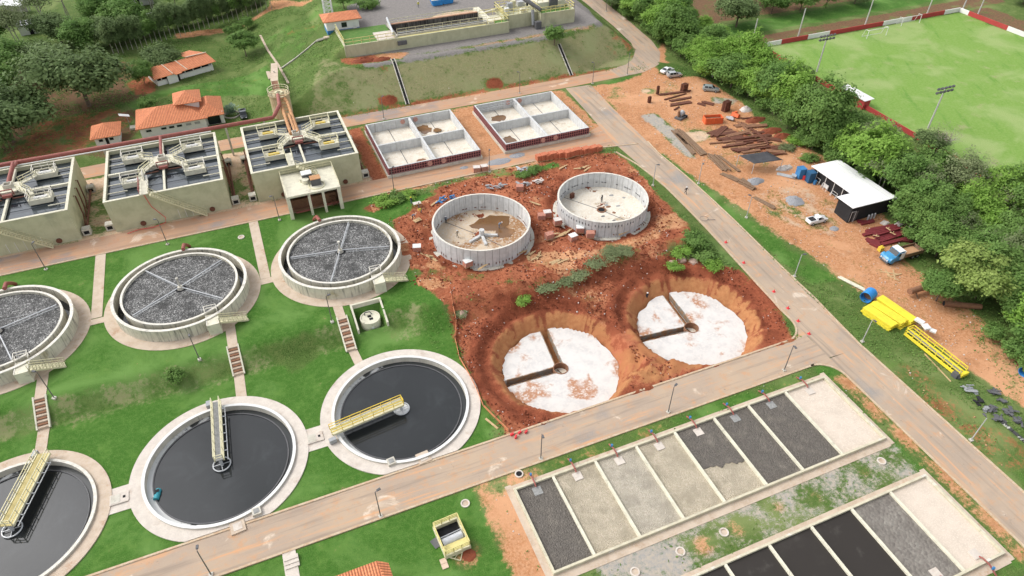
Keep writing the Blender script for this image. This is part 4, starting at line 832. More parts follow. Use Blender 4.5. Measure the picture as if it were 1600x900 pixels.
tb,fb=sq(50.2,125.4,20.6,20.5,'right square concrete tank shell with formwork still on back and left','flk')
def puddle(par,x,y,rx,ry,m,z=.16,seed=1,name='puddle'):
    rr=random.Random(seed); poly=[(x+rx*math.cos(a)*rr.uniform(.75,1.15),y+ry*math.sin(a)*rr.uniform(.75,1.15)) for a in np.linspace(0,2*PI,19)[:-1]]; mb=MB(); mb.prism(poly,z-.02,z); part(mb,name,m,par)
puddle(ta,13,17.4,1.6,2.4,MUDW,.17,2); puddle(ta,8.3,4,1.2,.9,RUSTL,.17,3,'rust_stain'); puddle(tb,2.8,4.3,1.9,3.0,MUDW,.17,4); puddle(tb,4.5,16,2,1.6,MUDW,.17,5); puddle(ta,15.6,15.6,1,1,mat('mud_heap',(.2,.1,.03),rough=.5),.35,6,'mud'); puddle(tb,8.7,2.3,1,.5,RUSTL,.17,7,'rust_stain')
m=MB(); 
for i in range(14): m.bar((50.8+i*.72,143.2,4.5),(50.9+i*.72,145.0,4.55),.05)
m.bar((50.6,143.4,4.4),(60.2,143.3,4.4),.12); m.bar((50.6,144.5,4.4),(60.2,144.5,4.4),.12); solo(m,'shoring_frame',GREYM,'grey metal shoring frame inside the back left cell of the right square tank','scaffold')
# ------------------------------------------------------------------ round concrete tanks under construction
def rtank(x,y,r,h,z0,label,kind):
    t=T('unfinished_round_tank',label,'concrete tank',(x,y,z0),0,'round tanks under construction')
    m=MB(); n=44
    for i in range(n): m.ring(0,0,r-.3,r,-.3,h,3,2*PI*i/n+.006,2*PI*(i+1)/n-.006)
    rr=random.Random(3+kind); m.mi=1
    for i in range(88):
        if rr.random()<.55: a=2*PI*i/88; m.box(((r-.34)*math.cos(a),(r-.34)*math.sin(a),.8 if kind==0 else 1.3),(.1,.42,.14),a)
        if rr.random()<.6: a=2*PI*i/88; m.box(((r+.03)*math.cos(a),(r+.03)*math.sin(a),.7 if kind==0 else h-.9),(.08,.14,.42),a)
    wl=part(m,'wall',[NEWC,RUST if kind==0 else GREYD],t); part(MB().ring(0,0,r-.28,r-.02,-.3,h-.03,88),'joint_filler',JOINT,wl); part(MB().ring(0,0,r-.31,r+.01,h,h+.05,88),'coping',RIM,wl)
    part(MB().ring(0,0,r,r+.8,-.5,-.05,64),'footing',CONC,t)
    fl=part(MB().cyl(0,0,-.3,.15,r-.3,r-.3,72),'floor',FLOORM if kind==0 else FLOORN,t)
    m=MB(); m.bar((-r*.55,r*.78,.16),(0,0,.16),.14,.03); m.bar((0,0,.16),(r*.45,-r*.82,.16),.14,.03); part(m,'floor_joint',GREYD,fl)
    if kind==0:
        part(MB().cyl(0,0,.15,1.7,.5,.5,20),'centre_column',NEWC,t)
        for a in (200,-20,-95): part(MB().bar((.4*math.cos(R(a)),.4*math.sin(R(a)),.45),(3.0*math.cos(R(a)),3.0*math.sin(R(a)),.3),.5,.4),'radial_beam',NEWC,t)
        puddle(t,3.2,3.2,4.0,2.6,MUDW,.17,11); puddle(t,4.4,-.6,2.2,1.6,MUDW,.175,12)
    else:
        part(MB().ring(0,0,.7,.95,.15,.3,28),'sump_ring',RUSTL,t); part(MB().cyl(0,0,.15,.2,.7,.7,24),'sump_pit',DARK,t)
        part(MB().ring(0,0,r-.6,r-.31,1.9,2.0,64,R(150),R(330)),'inner_ledge',RUSTL,t)
        for i in range(11):
            q=rr.uniform(0,6.3); d=rr.uniform(1.5,7); puddle(t,d*math.cos(q),d*math.sin(q),rr.uniform(.25,.6),rr.uniform(.2,.4),rr.choice((GREYD,RUSTL,JOINT)),.17,20+i,'stain')
    return t
rtank(*RT[0],3.75,1.85,'left round concrete tank with muddy wet floor and centre column',0)
rtank(*RT[1],3.4,1.9,'right round concrete tank with pale dry floor, near the main road',1)
m=MB(); m.box((0,0,.7),(.9,.5,1.4)); [m.box((0,-.3,.2+.35*i),(1.0,.1,.06)) for i in range(4)]; solo(m,'formwork_stack',RUST,'dark red formwork panel leaning inside the right round tank','formwork',(56.2,104.2,1.75),R(20))
A1=(83,178,86,174.6)
# ------------------------------------------------------------------ excavated pits: white slabs with two trenches and a round sump
def pit(x,y,label,a1,a2,r):
    t=T('pit_slab',label,'foundation slab',(x,y,PITZ),0,'white slabs in the excavated pits'); rs=1.25; hw=.72
    def sector(b0,b1):
        o=[]; n=40
        da=hw/r; di=hw/rs
        for k in range(n+1):
            a=b0+da+(b1-b0-2*da)*k/n; q=r*(1+.03*math.sin(a*3+x)+.022*math.sin(a*7+2*x)+.014*math.sin(a*17)); o.append((q*math.cos(a),q*math.sin(a)))
        for k in range(15):
            a=b1-di+(b0-b1+2*di)*k/14; o.append((rs*math.cos(a),rs*math.sin(a)))
        return o
    a1,a2=R(a1),R(a2)
    part(MB().prism(sector(a1,a2),-1.4,.0),'slab_sector',SLABW,t,'small slab sector between the trenches'); part(MB().prism(sector(a2,a1+2*PI),-1.4,.003),'slab_sector',SLABW,t,'large slab sector')
    s=part(MB().ring(0,0,rs-.12,rs+.02,-1.4,.08,36),'sump_ring',RUSTL,t); part(MB().cyl(0,0,-1.4,-1.1,rs-.12,rs-.12,30),'sump_floor',FLOORN,s); part(MB().bar((-.2,.8,-1.0),(.3,-.8,-1.0),.12),'pipe',WOODG,s)
    for a in (a1,a2):
        d=Vector((math.cos(a),math.sin(a),0)); n=Vector((-d.y,d.x,0))
        for s in (-1,1):
            rr=random.Random(int(x+s)); m=MB()
            for i in range(9):
                p=d*(1.5+i*.88)+n*(s*.66)+Vector((0,0,-.5)); m.box(p,(.95,.16,1.0+rr.uniform(-.1,.14)),a+rr.uniform(-.06,.06))
            part(m,'trench_side',mat('trench_lining',(.30,.17,.08),(.22,.25,.25),1.2),t)
pit(*PITS[0],'left white foundation slab in the excavated pit',A1[0],A1[1],PITR)
pit(*PITS[1],'right white foundation slab in the pit beside the road junction',A1[2],A1[3],PITR-.1)
# ------------------------------------------------------------------ trees
def leafmesh(name,cent,nrm,size,tint,matl,stretch=1.0):
    n=len(cent); rv=RNG.normal(size=(n,3)); a=np.cross(nrm,rv); a/=np.linalg.norm(a,axis=1,keepdims=True)+1e-9; b=np.cross(nrm,a); b/=np.linalg.norm(b,axis=1,keepdims=True)+1e-9
    s=size[:,None]; v=np.stack([cent-a*s*stretch,cent-b*s*.55+a*s*.1,cent+a*s*stretch,cent+b*s*.55+a*s*.1],1).reshape(-1,3)
    me=bpy.data.meshes.new(name); me.vertices.add(4*n); me.vertices.foreach_set('co',v.astype(np.float32).ravel())
    me.loops.add(4*n); me.loops.foreach_set('vertex_index',np.arange(4*n,dtype=np.int32)); me.polygons.add(n); me.polygons.foreach_set('loop_start',np.arange(0,4*n,4,dtype=np.int32)); me.update(calc_edges=True)
    at_=me.attributes.new('tint','FLOAT','POINT'); at_.data.foreach_set('value',np.repeat(tint,4).astype(np.float32)); me.materials.append(matl); return me
def crown_points(lobes,ncl,per,clr,flat=.75,leaf=(.22,.42)):
    """lobes: (x,y,z,rx,ry,rz). clumps sit on the lobe shells (and some inside); leaves scatter round each clump"""
    C_=[];Nn=[];Tn=[]; wts=np.array([l[3]*l[4] for l in lobes]); wts/=wts.sum()
    ks=RNG.choice(len(lobes),ncl,p=wts)
    for k in ks:
        x,y,z,rx,ry,rz=lobes[k]; d=RNG.normal(size=3); d[2]=abs(d[2])*1.0-.35*RNG.random(); d/=np.linalg.norm(d); rad=RNG.uniform(.7,1.18) if RNG.random()<.8 else RNG.uniform(.2,.7)
        C_.append((x+d[0]*rx*rad,y+d[1]*ry*rad,z+d[2]*rz*rad)); Nn.append(d); Tn.append(RNG.random())
    C_=np.repeat(np.array(C_),per,0); Nn=np.repeat(np.array(Nn),per,0); Tn=np.repeat(np.array(Tn),per)
    off=RNG.normal(size=C_.shape)*clr*.55; off[:,2]*=flat
    nn=Nn*.75+RNG.normal(size=C_.shape)*.42; nn[:,2]+=.75; nn/=np.linalg.norm(nn,axis=1,keepdims=True)
    return C_+off,nn,RNG.uniform(*leaf,len(C_)),np.clip(Tn*.7+RNG.random(len(C_))*.3,0,1)
def trunk(mb,h,r,top,lean=(0,0),nb=5,multi=1,seed=1):
    rr=random.Random(seed)
    for k in range(multi):
        bx,by=(0,0) if multi==1 else (rr.uniform(-.5,.5),rr.uniform(-.5,.5)); lx,ly=lean[0]+(rr.uniform(-.8,.8) if multi>1 else 0),lean[1]+(rr.uniform(-.8,.8) if multi>1 else 0)
        pts=[(bx,by,-.4),(bx+lx*.2,by+ly*.2,h*.35),(bx+lx*.6+rr.uniform(-.2,.2),by+ly*.6,h*.7),(bx+lx,by+ly,h)]; mb.tube(pts,[r*1.25,r,r*.8,r*.6],7)
        for i in range(nb):
            t0=.45+.55*i/nb; s=Vector(pts[1]).lerp(Vector(pts[3]),t0); a=rr.uniform(0,6.28); L=top*rr.uniform(.55,.9)
            e=s+Vector((math.cos(a)*L,math.sin(a)*L,L*rr.uniform(.35,.9))); mid=s.lerp(e,.5)+Vector((0,0,-.12*L)); mb.tube([s,mid,e],[r*.5,r*.34,r*.12],5)
TREES={}
def maketree(key,name,leaf,bark,h,lobes,ncl,per,clr,lsize,tr=.16,nb=6,multi=1,flat=.75,stretch=1.0,top=None):
    t=bpy.data.objects.new(name,None)
    mb=MB(); trunk(mb,h,tr,top or lobes[0][3],nb=nb,multi=multi,seed=len(TREES)); o=bpy.data.objects.new('trunk',mb.mesh('trunk',bark)); o.parent=t
    c,n,s,ti=crown_points(lobes,ncl,per,clr,flat,lsize); o=bpy.data.objects.new('crown',leafmesh('crown',c,n,s,ti,leaf,stretch)); o.parent=t
    TREES[key]=t
def lob(n,R_,H,rz,seed,spread=.66):
    rr=random.Random(seed); L=[(0,0,H,R_*.75,R_*.75,rz)]
    for i in range(n):
        a=6.28*i/n+rr.uniform(-.4,.4); d=R_*spread*rr.uniform(.8,1.2); q=R_*rr.uniform(.3,.58); L.append((d*math.cos(a),d*math.sin(a),H+rr.uniform(-.45,.35)*rz,q,q,q*rz/R_*rr.uniform(.8,1.2)))
    return L
# crown radius about 4-5 m unless scaled
maketree('feather1','feathery_tree',LF_BRIGHT,BARKP,4.3,lob(8,4.2,5.2,4.1,1),310,42,1.0,(.16,.34),.13,7,2,.6,1.2)
maketree('feather2','feathery_tree',LF_BRIGHT,BARKP,4.8,lob(7,3.8,5.8,4.5,2),283,42,1.0,(.16,.34),.12,7,2,.6,1.2)
maketree('mid1','leafy_tree',LF_MID,BARK,3.8,lob(8,4.3,4.8,4.0,3),297,44,1.0,(.18,.36),.15)
maketree('mid2','leafy_tree',LF_MID,BARK,4.3,lob(9,4.0,5.4,4.5,4),297,44,.95,(.16,.34),.14)
maketree('dark1','dense_tree',LF_DARK,BARK,3.6,lob(8,4.6,4.3,3.2,5,.68),300,46,1.0,(.17,.33),.22)
maketree('dark2','dense_tree',LF_DARK,BARK,3.3,lob(7,4.4,3.9,2.9,6,.68),280,46,1.0,(.17,.33),.2)
maketree('grey1','thin_crowned_tree',LF_GREY,BARKP,6.2,lob(5,3.4,7.2,3.2,7),120,30,.95,(.12,.26),.11,8,2)
maketree('yel1','spreading_tree',LF_YEL,BARK,5.0,lob(8,4.8,6.2,3.0,8,.62),250,44,1.0,(.18,.36),.18,7,1,.45)
maketree('yel2','spreading_tree',LF_MID,BARK,4.6,lob(8,4.8,5.6,2.8,9,.62),260,46,1.0,(.2,.38),.18,7,1,.45)
maketree('tall1','tall_slender_tree',LF_DARK,BARKP,8.5,[(0,0,7.6,1.9,1.9,3.2),(.5,.2,5.4,1.5,1.5,2.0),(-.5,0,9.2,1.2,1.2,1.6)],90,34,.8,(.14,.3),.09,3,1)
maketree('tall2','tall_slender_tree',LF_MID,BARKP,8.0,[(0,0,7.0,1.7,1.7,3.0),(.4,-.3,5.0,1.5,1.4,1.8)],76,32,.8,(.14,.3),.09,3,1)
maketree('bush1','bush',LF_MID,BARK,.7,[(0,0,.75,1.15,1.15,.8),(.7,.2,.6,.7,.7,.6),(-.6,-.3,.55,.7,.8,.55)],46,30,.4,(.09,.2),.05,3,2,.8,1,.5)
maketree('bush2','bush',LF_BRIGHT,BARK,.6,[(0,0,.6,1.1,1.1,.65),(.6,.5,.5,.7,.7,.5)],40,30,.4,(.09,.2),.05,3,2,.8,1,.5)
maketree('bush3','bush',LF_GREY,BARK,.6,[(0,0,.6,1.2,1.0,.7),(-.7,.1,.5,.7,.7,.5),(.8,.1,.5,.6,.6,.5)],40,26,.42,(.09,.18),.05,3,2,.8,1,.5)
maketree('shrub','small_tree',LF_MID,BARK,1.6,[(0,0,2.1,1.5,1.5,1.3),(.7,.3,1.8,.9,.9,.8),(-.6,-.4,1.7,.9,.9,.8)],80,32,.5,(.12,.24),.08,5,1)
maketree('bare','bare_tree',LF_DRY,BARKP,5.0,[(0,0,6.0,3.0,3.0,2.6)],60,10,.8,(.05,.12),.1,16,2,.8,1.6)
NT=[0]
def tree(key,x,y,sc,label,group,z=None,cat='tree',sz=None):
    NT[0]+=1; z=float(h0(x,y)) if z is None else z; src=TREES[key]; r=src.copy(); COL.objects.link(r); r.location=(x,y,z-.05); r.rotation_euler=(0,0,(NT[0]*2.399)%6.28); r.scale=(sc,sc,sc*(sz or 1))
    tag(r,label,cat,group)
    for ch in src.children:
        c=ch.copy(); COL.objects.link(c); c.parent=r
    return r
BG='trees in the belt between the yard and the pitch'
LBL={'feather':'bright feathery green tree in the belt %s','mid':'mid green leafy tree in the belt %s','grey':'thin greyish tree with pale trunk in the belt %s','dark':'dark dense tree in the belt %s','yel':'wide spreading yellowish green tree in the belt %s','bare':'bare twiggy grey tree in the belt %s','shrub':'small leafy tree at the foot of the belt %s'}
def seg(y): return 'beside the dirt road' if y<52 else 'behind the blue truck' if y<73 else 'behind the white roofed shed' if y<96 else 'behind the rusty steel yard' if y<124 else 'behind the parked cars' if y<150 else 'beside the curving upper road'
rr=random.Random(21)
def belt(key,x,y,sc,sz=1): 
    tree(key,x,y,sc,LBL[key.rstrip('12')]%seg(y),BG,sz=sz)
# left edge of the belt follows the yard; three ragged rows
def edge(y): return float(np.interp(y,[20,37,44,54,65,76,100,112,125,138,155,175,200,230],[116.5,112,112.5,113,114,118.5,118,119.5,120,118,119.5,118,117.5,117.5]))
y=214.0; row=0
while y>24:
    e=edge(y)-1.6
    for k in range(3 if y<90 or y>150 else 3):
        lim=137.0
        x=e+k*5.3+rr.uniform(-.9,.9)
        if x>(129.5 if y>70 else 136): continue
        if 107<y<124 and x>122.5: continue
        # keep the view of the dugout and low wall open as in the photo
        kk=rr.random()
        if y>165: key='feather1' if kk<.3 else 'mid1' if kk<.6 else 'mid2' if kk<.8 else 'dark2'
        elif y>112: key='feather1' if kk<.35 else 'feather2' if kk<.65 else 'mid1' if kk<.8 else 'mid2'
        elif y>75: key='mid2' if kk<.35 else 'grey1' if kk<.5 else 'feather2' if kk<.75 else 'mid1'
        else: key='mid1' if kk<.3 else 'grey1' if kk<.45 else 'feather1' if kk<.7 else 'mid2'
        sc=rr.uniform(.86,1.18)*(1.0 if k==0 else .9); 
        if x>126 and y>70: sc*=.74
        belt(key,x,y+rr.uniform(-1.3,1.3),sc*rr.choice((.8,1,1,1.1)),rr.uniform(.72,1.32))
    for k in range(2): belt('shrub',e-1.5+rr.uniform(-1.6,2.0),y+rr.uniform(-2.5,2.5),rr.uniform(.8,1.5))
    y-=rr.uniform(4.7,5.9)
for u,v,key,sc in ((1235,128,'dark2',.72),(1283,118,'dark2',.5),(1455,238,'dark1',.7),(1510,300,'bare',1.0),(1345,262,'grey1',1.0),(1362,262,'grey1',1.05),(1475,242,'bare',.95),(1560,345,'bare',.9),(1530,320,'bare',1.05),(1255,165,'bare',.8),(1428,330,'grey1',1.0),(1500,462,'yel1',1.1),(1462,470,'yel2',.72),(1540,420,'mid1',1.0),(1580,430,'dark1',.8),(1590,340,'mid2',1.1),(1560,330,'feather1',1.0),(1600,480,'yel2',.7),(1575,500,'mid2',.75),(1575,560,'shrub',1.0),(1598,578,'shrub',1.0),(1545,530,'shrub',.9),(1596,540,'shrub',1.4)):
    q=at(u,v); belt(key,min(q.x,136.6) if q.y<150 else q.x,q.y,sc)
for u,v,s in ((1470,600,.0),): pass
# the big trees and the thicket at upper left
UL='big trees at the upper left corner'
for u,v,key,sc,l in ((140,166,'dark1',2.0,'big round dark mango tree left of the old red roofed house'),(22,222,'dark2',1.9,'big bright topped tree at the left frame edge'),(18,128,'mid1',1.25,'dark tree behind the big left edge tree'),(66,112,'dark1',1.15,'dark tree left of the big mango tree'),
    (36,80,'grey1',1.3,'mid green tree near the white shed at upper left'),(98,70,'dark1',1.15,'dark tree above the big mango tree'),(138,80,'mid1',1.05,'mid green tree above the big mango tree'),(172,72,'dark2',1.1,'dark spreading tree at the left end of the slender tree row'),(160,40,'mid2',1.1,'green tree among the thicket at the top left'),(205,52,'mid1',1.2,'leafy tree behind the row of slender trees'),(110,30,'grey1',1.4,'tall thin crowned tree at the top left'),(70,42,'grey1',1.4,'thin crowned tree beside the white shed'),
    (240,14,'grey1',1.3,'greyish thin tree behind the slender row at the top'),(275,10,'mid2',1.0,'small green tree behind the slender row at the top'),(195,16,'mid1',1.3,'mid green tree at the top edge near the white yard'),(0,80,'mid2',1.1,'green tree in the extreme top left corner'),(4,176,'mid2',1.2,'dark tree tucked behind the left edge tree'),(330,2,'mid1',1.0,'round tree at the top beyond the slender row')):
    q=at(u,v); tree(key,q.x,q.y,sc,l,UL)
rr=random.Random(4)
for i in range(34):
    f=i/33; u=178+(425-178)*f; v=86-(86-14)*f+rr.uniform(-1.5,1.5); q=at(u,v); tree(rr.choice(('tall1','tall1','tall2')),q.x,q.y+rr.uniform(-.6,.6),rr.uniform(.7,.9),'slender tree with a pale bare trunk in the row along the top left track','slender trees in the row')
for i in range(12):
    f=i/11; q=at(185+215*f,72-62*f); tree('dark2' if i%2 else 'mid2',q.x,q.y+1,rr.uniform(.5,.7),'dark bushy tree filling in behind the row of slender trees','bushy trees behind the slender row')
for u,v,key,sc,l in ((258,108,'dark2',.95,'dense round tree growing through the old house roof'),(227,132,'mid2',.62,'light green tree at the left end of the old house'),(385,88,'yel2',.8,'low spreading tree on the hillside right of the old house'),(360,58,'shrub',.9,'left small tree of three on the hillside'),(374,54,'shrub',1.0,'middle small tree of three on the hillside'),(388,46,'shrub',1.1,'right small tree of three on the hillside'),(237,176,'shrub',1.2,'small tree behind the long red roofed house'),(866,70,'shrub',1.5,'round green bush at the top of the slope drain'),(538,14,'shrub',1.5,'small tree behind the white lattice mast'),(572,14,'bush1',1.8,'left low bush behind the blue and white house'),(583,12,'bush1',1.5,'right low bush behind the blue and white house'),(278,598,'shrub',.8,'small sparse sapling on the lawn between filter and clarifier'),(560,430,'bush2',.01,'')):
    if sc>.05: q=at(u,v); tree(key,q.x,q.y,sc,l,None)
for u,v,key,sc,l in ((1150,42,'dark1',1.25,'big round dark tree alone beyond the belt at the top'),(1205,22,'mid1',.95,'left green orchard tree at the top right'),(1250,18,'mid1',1.0,'middle green orchard tree at the top right'),(1290,12,'mid2',.9,'right green orchard tree at the top right'),(1335,6,'dark2',.8,'darker orchard tree next to the pitch poles'),(1180,8,'mid2',.9,'orchard tree behind the big round dark tree'),(1598,6,'dark2',.8,'dark tree in the extreme top right corner')):
    q=at(u,v); tree(key,q.x,q.y,sc,l,'trees beyond the pitch')
# bushes in the construction area and along verges
BB='bushes round the construction site'
for u,v,key,sc,l in ((1085,378,'bush1',1.7,'dark bush on the bank beside the main road, upper'),(1098,400,'bush1',1.9,'large dark bush on the bank beside the main road'),(1112,418,'bush2',1.5,'bright bush beside the main road above the right pit'),(1068,395,'bush2',1.4,'bright bush between red soil strips above the right pit'),(1052,418,'bush2',1.1,'small bush near boulders above the right pit'),(905,428,'bush3',1.5,'greyish bush on the red bank, left of two strips'),(880,440,'bush3',1.5,'greyish sprawling bush in the middle of the red bank'),(930,412,'bush3',1.5,'greyish bush right of the middle on the red bank'),(975,392,'bush3',1.3,'grey green bush strip below the right round tank'),(955,398,'bush3',1.6,'grey green bush below the brick pallets'),(855,448,'bush3',1.5,'grey bush at the left end of the bank strip'),(820,470,'bush2',1.0,'green bush above the left pit rim'),(600,318,'bush2',1.7,'leafy green bush at the end of the lawn by the pump deck road'),(620,310,'bush1',1.4,'dark bush at the upper lawn end'),(640,305,'bush2',1.2,'light bush below the square tank by the road'),(835,268,'bush1',1.2,'dark bush beside rubble behind the left round tank'),(815,275,'bush1',1.1,'small dark bush behind the left round tank'),(720,490,'bush3',.9,'grey rubble bush at the fence corner'),(1245,225,'bush2',1.6,'bright bush beside the low block wall in the yard'),(1228,232,'bush3',1.5,'pale dry bush beside the low block wall'),(1265,250,'bush1',1.4,'low bush between the block wall and the blue boxes')):
    q=at(u,v); tree(key,q.x,q.y,sc,l,BB,cat='bush',sz=(.3+.2*((u*7)%5)/4) if key=='bush3' else .6)
m=bpy.data.objects.new  # agave in the house garden
q=at(363,180); t=T('agave','large blue green agave in the round bed beside the parked pickup','plant',q)
c=[];n=[];s=[];ti=[]
for i in range(150):
    a=RNG.uniform(0,6.28); e=RNG.uniform(.25,1.4); L=RNG.uniform(.6,2.4); c.append((L*math.cos(a)*math.cos(e),L*math.sin(a)*math.cos(e),.4+L*math.sin(e))); n.append((-math.cos(a)*math.sin(e),-math.sin(a)*math.sin(e),math.cos(e))); s.append(.42); ti.append(RNG.random())
o=bpy.data.objects.new('leaf_rosette',leafmesh('leaf_rosette',np.array(c),np.array(n),np.array(s),np.array(ti),LF_AGAVE,1.3)); COL.objects.link(o); o.parent=t
part(MB().ring(0,0,1.7,1.95,-.1,.3,24),'bed_kerb',PAVEW,t)
# low weeds over the rough ground: nobody could count them
def weeds(n,wfun,name,matl,size):
    xs=RNG.uniform(-75,135,n*14); ys=RNG.uniform(8,235,n*14); i=np.clip(np.searchsorted(gx,xs),0,len(gx)-1); j=np.clip(np.searchsorted(gy,ys),0,len(gy)-1)
    pr=wfun(j,i)*(vnoise(xs,ys,.35,31)>.42); k=RNG.random(len(xs))<pr; xs,ys,i,j=xs[k][:n],ys[k][:n],i[k][:n],j[k][:n]
    z=hh[j,i]+RNG.uniform(.02,.16,len(xs)); nn=RNG.normal(size=(len(xs),3))*.6; nn[:,2]+=.9; nn/=np.linalg.norm(nn,axis=1,keepdims=True)
    o=bpy.data.objects.new(name,leafmesh(name,np.stack([xs,ys,z],1),nn,RNG.uniform(*size,len(xs)),RNG.random(len(xs)),matl)); COL.objects.link(o); o['kind']='stuff'; o['label']='low weeds and tufts scattered over the rough ground'; o['category']='weeds'
def onroad(j,i):
    X=gx[i];Y=gy[j]; return ((Y>49.5)&(Y<55.8)&(X<77))|((X>74.9)&(X<83)&(Y<155))|((Y>119.8)&(Y<126)&(X<78))|((Y>150.4)&(Y<156)&(X<99))|((X>104)&(X<114)&(Y>150))
def blocked(j,i):
    X=gx[i];Y=gy[j]; b=onroad(j,i)|((X>18.5)&(X<72.5)&(Y>33.4)&(Y<48))|((X>18)&(X<73)&(Y>14)&(Y<29))|((Y>125)&(Y<148)&(X<72))|((X<-4)&(Y<60)&(Y>49))
    for cx,cy in CLAR+FILT: b|=np.hypot(X-cx,Y-cy)<12.6
    for cx,cy in PITS: b|=np.hypot(X-cx,Y-cy)<12
    return b
weeds(70000,lambda j,i: np.where(blocked(j,i)|((gx[i]<18)&(gy[j]<156)),0,np.clip(.9*W['scrub'][j,i]+.5*W['litter'][j,i]+.4*(1-sum(W[c][j,i] for c in CL)),0,1)*(1.0)),'weeds',LF_MID,(.10,.24))

def clods(n,wfun,name,matl,size,box,label):
    xs=RNG.uniform(box[0],box[1],n*8); ys=RNG.uniform(box[2],box[3],n*8); i=np.clip(np.searchsorted(gx,xs),0,len(gx)-1); j=np.clip(np.searchsorted(gy,ys),0,len(gy)-1)
    k=RNG.random(len(xs))<wfun(j,i)*(vnoise(xs,ys,.3,41)**1.5); xs,ys,i,j=xs[k][:n],ys[k][:n],i[k][:n],j[k][:n]; n=len(xs)
    base=np.array([(1,0,0),(0,1,0),(-1,0,0),(0,-1,0),(0,0,.8),(0,0,-.8)]); F=np.array([(0,1,4),(1,2,4),(2,3,4),(3,0,4),(1,0,5),(2,1,5),(3,2,5),(0,3,5)],np.int32)
    sc=(RNG.uniform(*size,n)*RNG.uniform(.6,1.4,n))[:,None,None]; v=base[None]*sc*RNG.uniform(.6,1.3,(n,6,1)); a=RNG.uniform(0,6.28,n); c_,s_=np.cos(a)[:,None],np.sin(a)[:,None]
    v=np.stack([v[:,:,0]*c_-v[:,:,1]*s_+xs[:,None],v[:,:,0]*s_+v[:,:,1]*c_+ys[:,None],v[:,:,2]+(hh[j,i]+.03)[:,None]],2).reshape(-1,3)
    f=(F[None]+6*np.arange(n,dtype=np.int32)[:,None,None]).reshape(-1); me=bpy.data.meshes.new(name); me.vertices.add(len(v)); me.vertices.foreach_set('co',v.astype(np.float32).ravel()); me.loops.add(len(f)); me.loops.foreach_set('vertex_index',f.astype(np.int32)); me.polygons.add(len(f)//3); me.polygons.foreach_set('loop_start',np.arange(0,len(f),3,dtype=np.int32)); me.update(calc_edges=True); me.materials.append(matl)
    o=bpy.data.objects.new(name,me); COL.objects.link(o); o['kind']='stuff'; o['label']=label; o['category']='soil'
clods(8000,lambda j,i: np.where(blocked(j,i),0,np.clip(W['red'][j,i]+W['dark'][j,i]+.4*W['ochre'][j,i],0,1)),'soil_clods',SOILR,(.07,.22),(17,76,54,120),'loose red soil clods scattered over the construction site')
clods(2200,lambda j,i: np.where(blocked(j,i),0,np.clip(W['orange'][j,i]+W['red'][j,i],0,1)),'dirt_lumps',TANSAND,(.05,.16),(76,125,25,160),'brown lumps of dirt scattered over the yard')
clods(1500,lambda j,i: np.where(blocked(j,i),0,np.clip(W['red'][j,i]+W['orange'][j,i],0,1)),'pale_stones',WRAP,(.05,.16),(17,125,40,160),'pale stones and rubble bits scattered over bare soil')
# ------------------------------------------------------------------ football ground
def wallseg(pts,labelr,labelw,n,firstwhite):
    """low boundary wall as one thing, its red and white bays as parts"""
FX0,FX1,FY1,FZ=139.5,217.2,152.0,3.0
def bwall(label,a,b,pat,h=1.0):
    a=Vector(a);b=Vector(b); t=T('pitch_wall',label,'wall',a,0,'low boundary walls of the football pitch'); d=b-a; L=d.length; d.normalize(); n=len(pat); s=0
    tot=sum(p[1] for p in pat)
    for c,l in pat:
        e=s+L*l/tot; p=d*s+Vector((0,0,h/2-.1)); q=d*(e)+Vector((0,0,h/2-.1)); part(MB().bar(p,q,.22,h+.2),'wall_bay',WHITEW if c=='w' else REDW,t); s=e
bwall('far low pitch wall with red and white bays behind the goals',(FX0,FY1,FZ),(FX1,FY1,FZ),[('r',.6),('w',2.4),('r',3.8),('w',3.2),('r',8.2),('w',4.6),('r',5.4),('w',2.6)],1.3)
bwall('right hand low pitch wall running to the right frame edge',(FX1,FY1-.15,FZ),(FX1,60,FZ),[('w',1),('r',4.2),('w',3.6),('r',4),('w',4),('r',6),('w',5)],1.3)
bwall('near low red pitch wall along the tree belt',(FX0,FY1-.15,FZ),(FX0-1,50,FZ),[('r',40),('r',38),('w',6),('r',18)],1.15)
def goal(x,y,l,rz=0):
    t=T('goal',l,'football goal',(x,y,FZ),rz,'football goals'); w=3.7
    part(MB().tube([(-w,0,0),(-w,0,2.44),(w,0,2.44),(w,0,0)],.09,8),'goal_frame',WHITE,t)
    m=MB(); 
    for s in (-w,w): m.tube([(s,0,2.4),(s,1.2,2.35),(s,1.9,.05)],.06,6)
    m.tube([(-w,1.9,.05),(w,1.9,.05)],.05,6); part(m,'back_frame',WHITE,t)
x,y=P(1369,58,3); goal(x,y,'left goal standing on the pitch away from the wall')
x,y=P(1422,38,3); goal(x,y,'right goal with deep frame standing close to the wall')
q=Vector((*P(1333,160,3),3)); t=T('dugout',"red dugout with a white sloping roof on the near pitch wall",'dugout',(138.9,114.9,3)); part(MB().bx(-.7,-.45,-4.2,4.2,-.1,2.2).bx(-.45,1.2,-4.2,-4.0,-.1,2.2).bx(-.45,1.2,4.0,4.2,-.1,2.2),'wall',REDW,t); m=MB(); m.box((.5,0,2.4),(2.9,8.9,.12),0,-.06); part(m,'roof',WHITE,t)
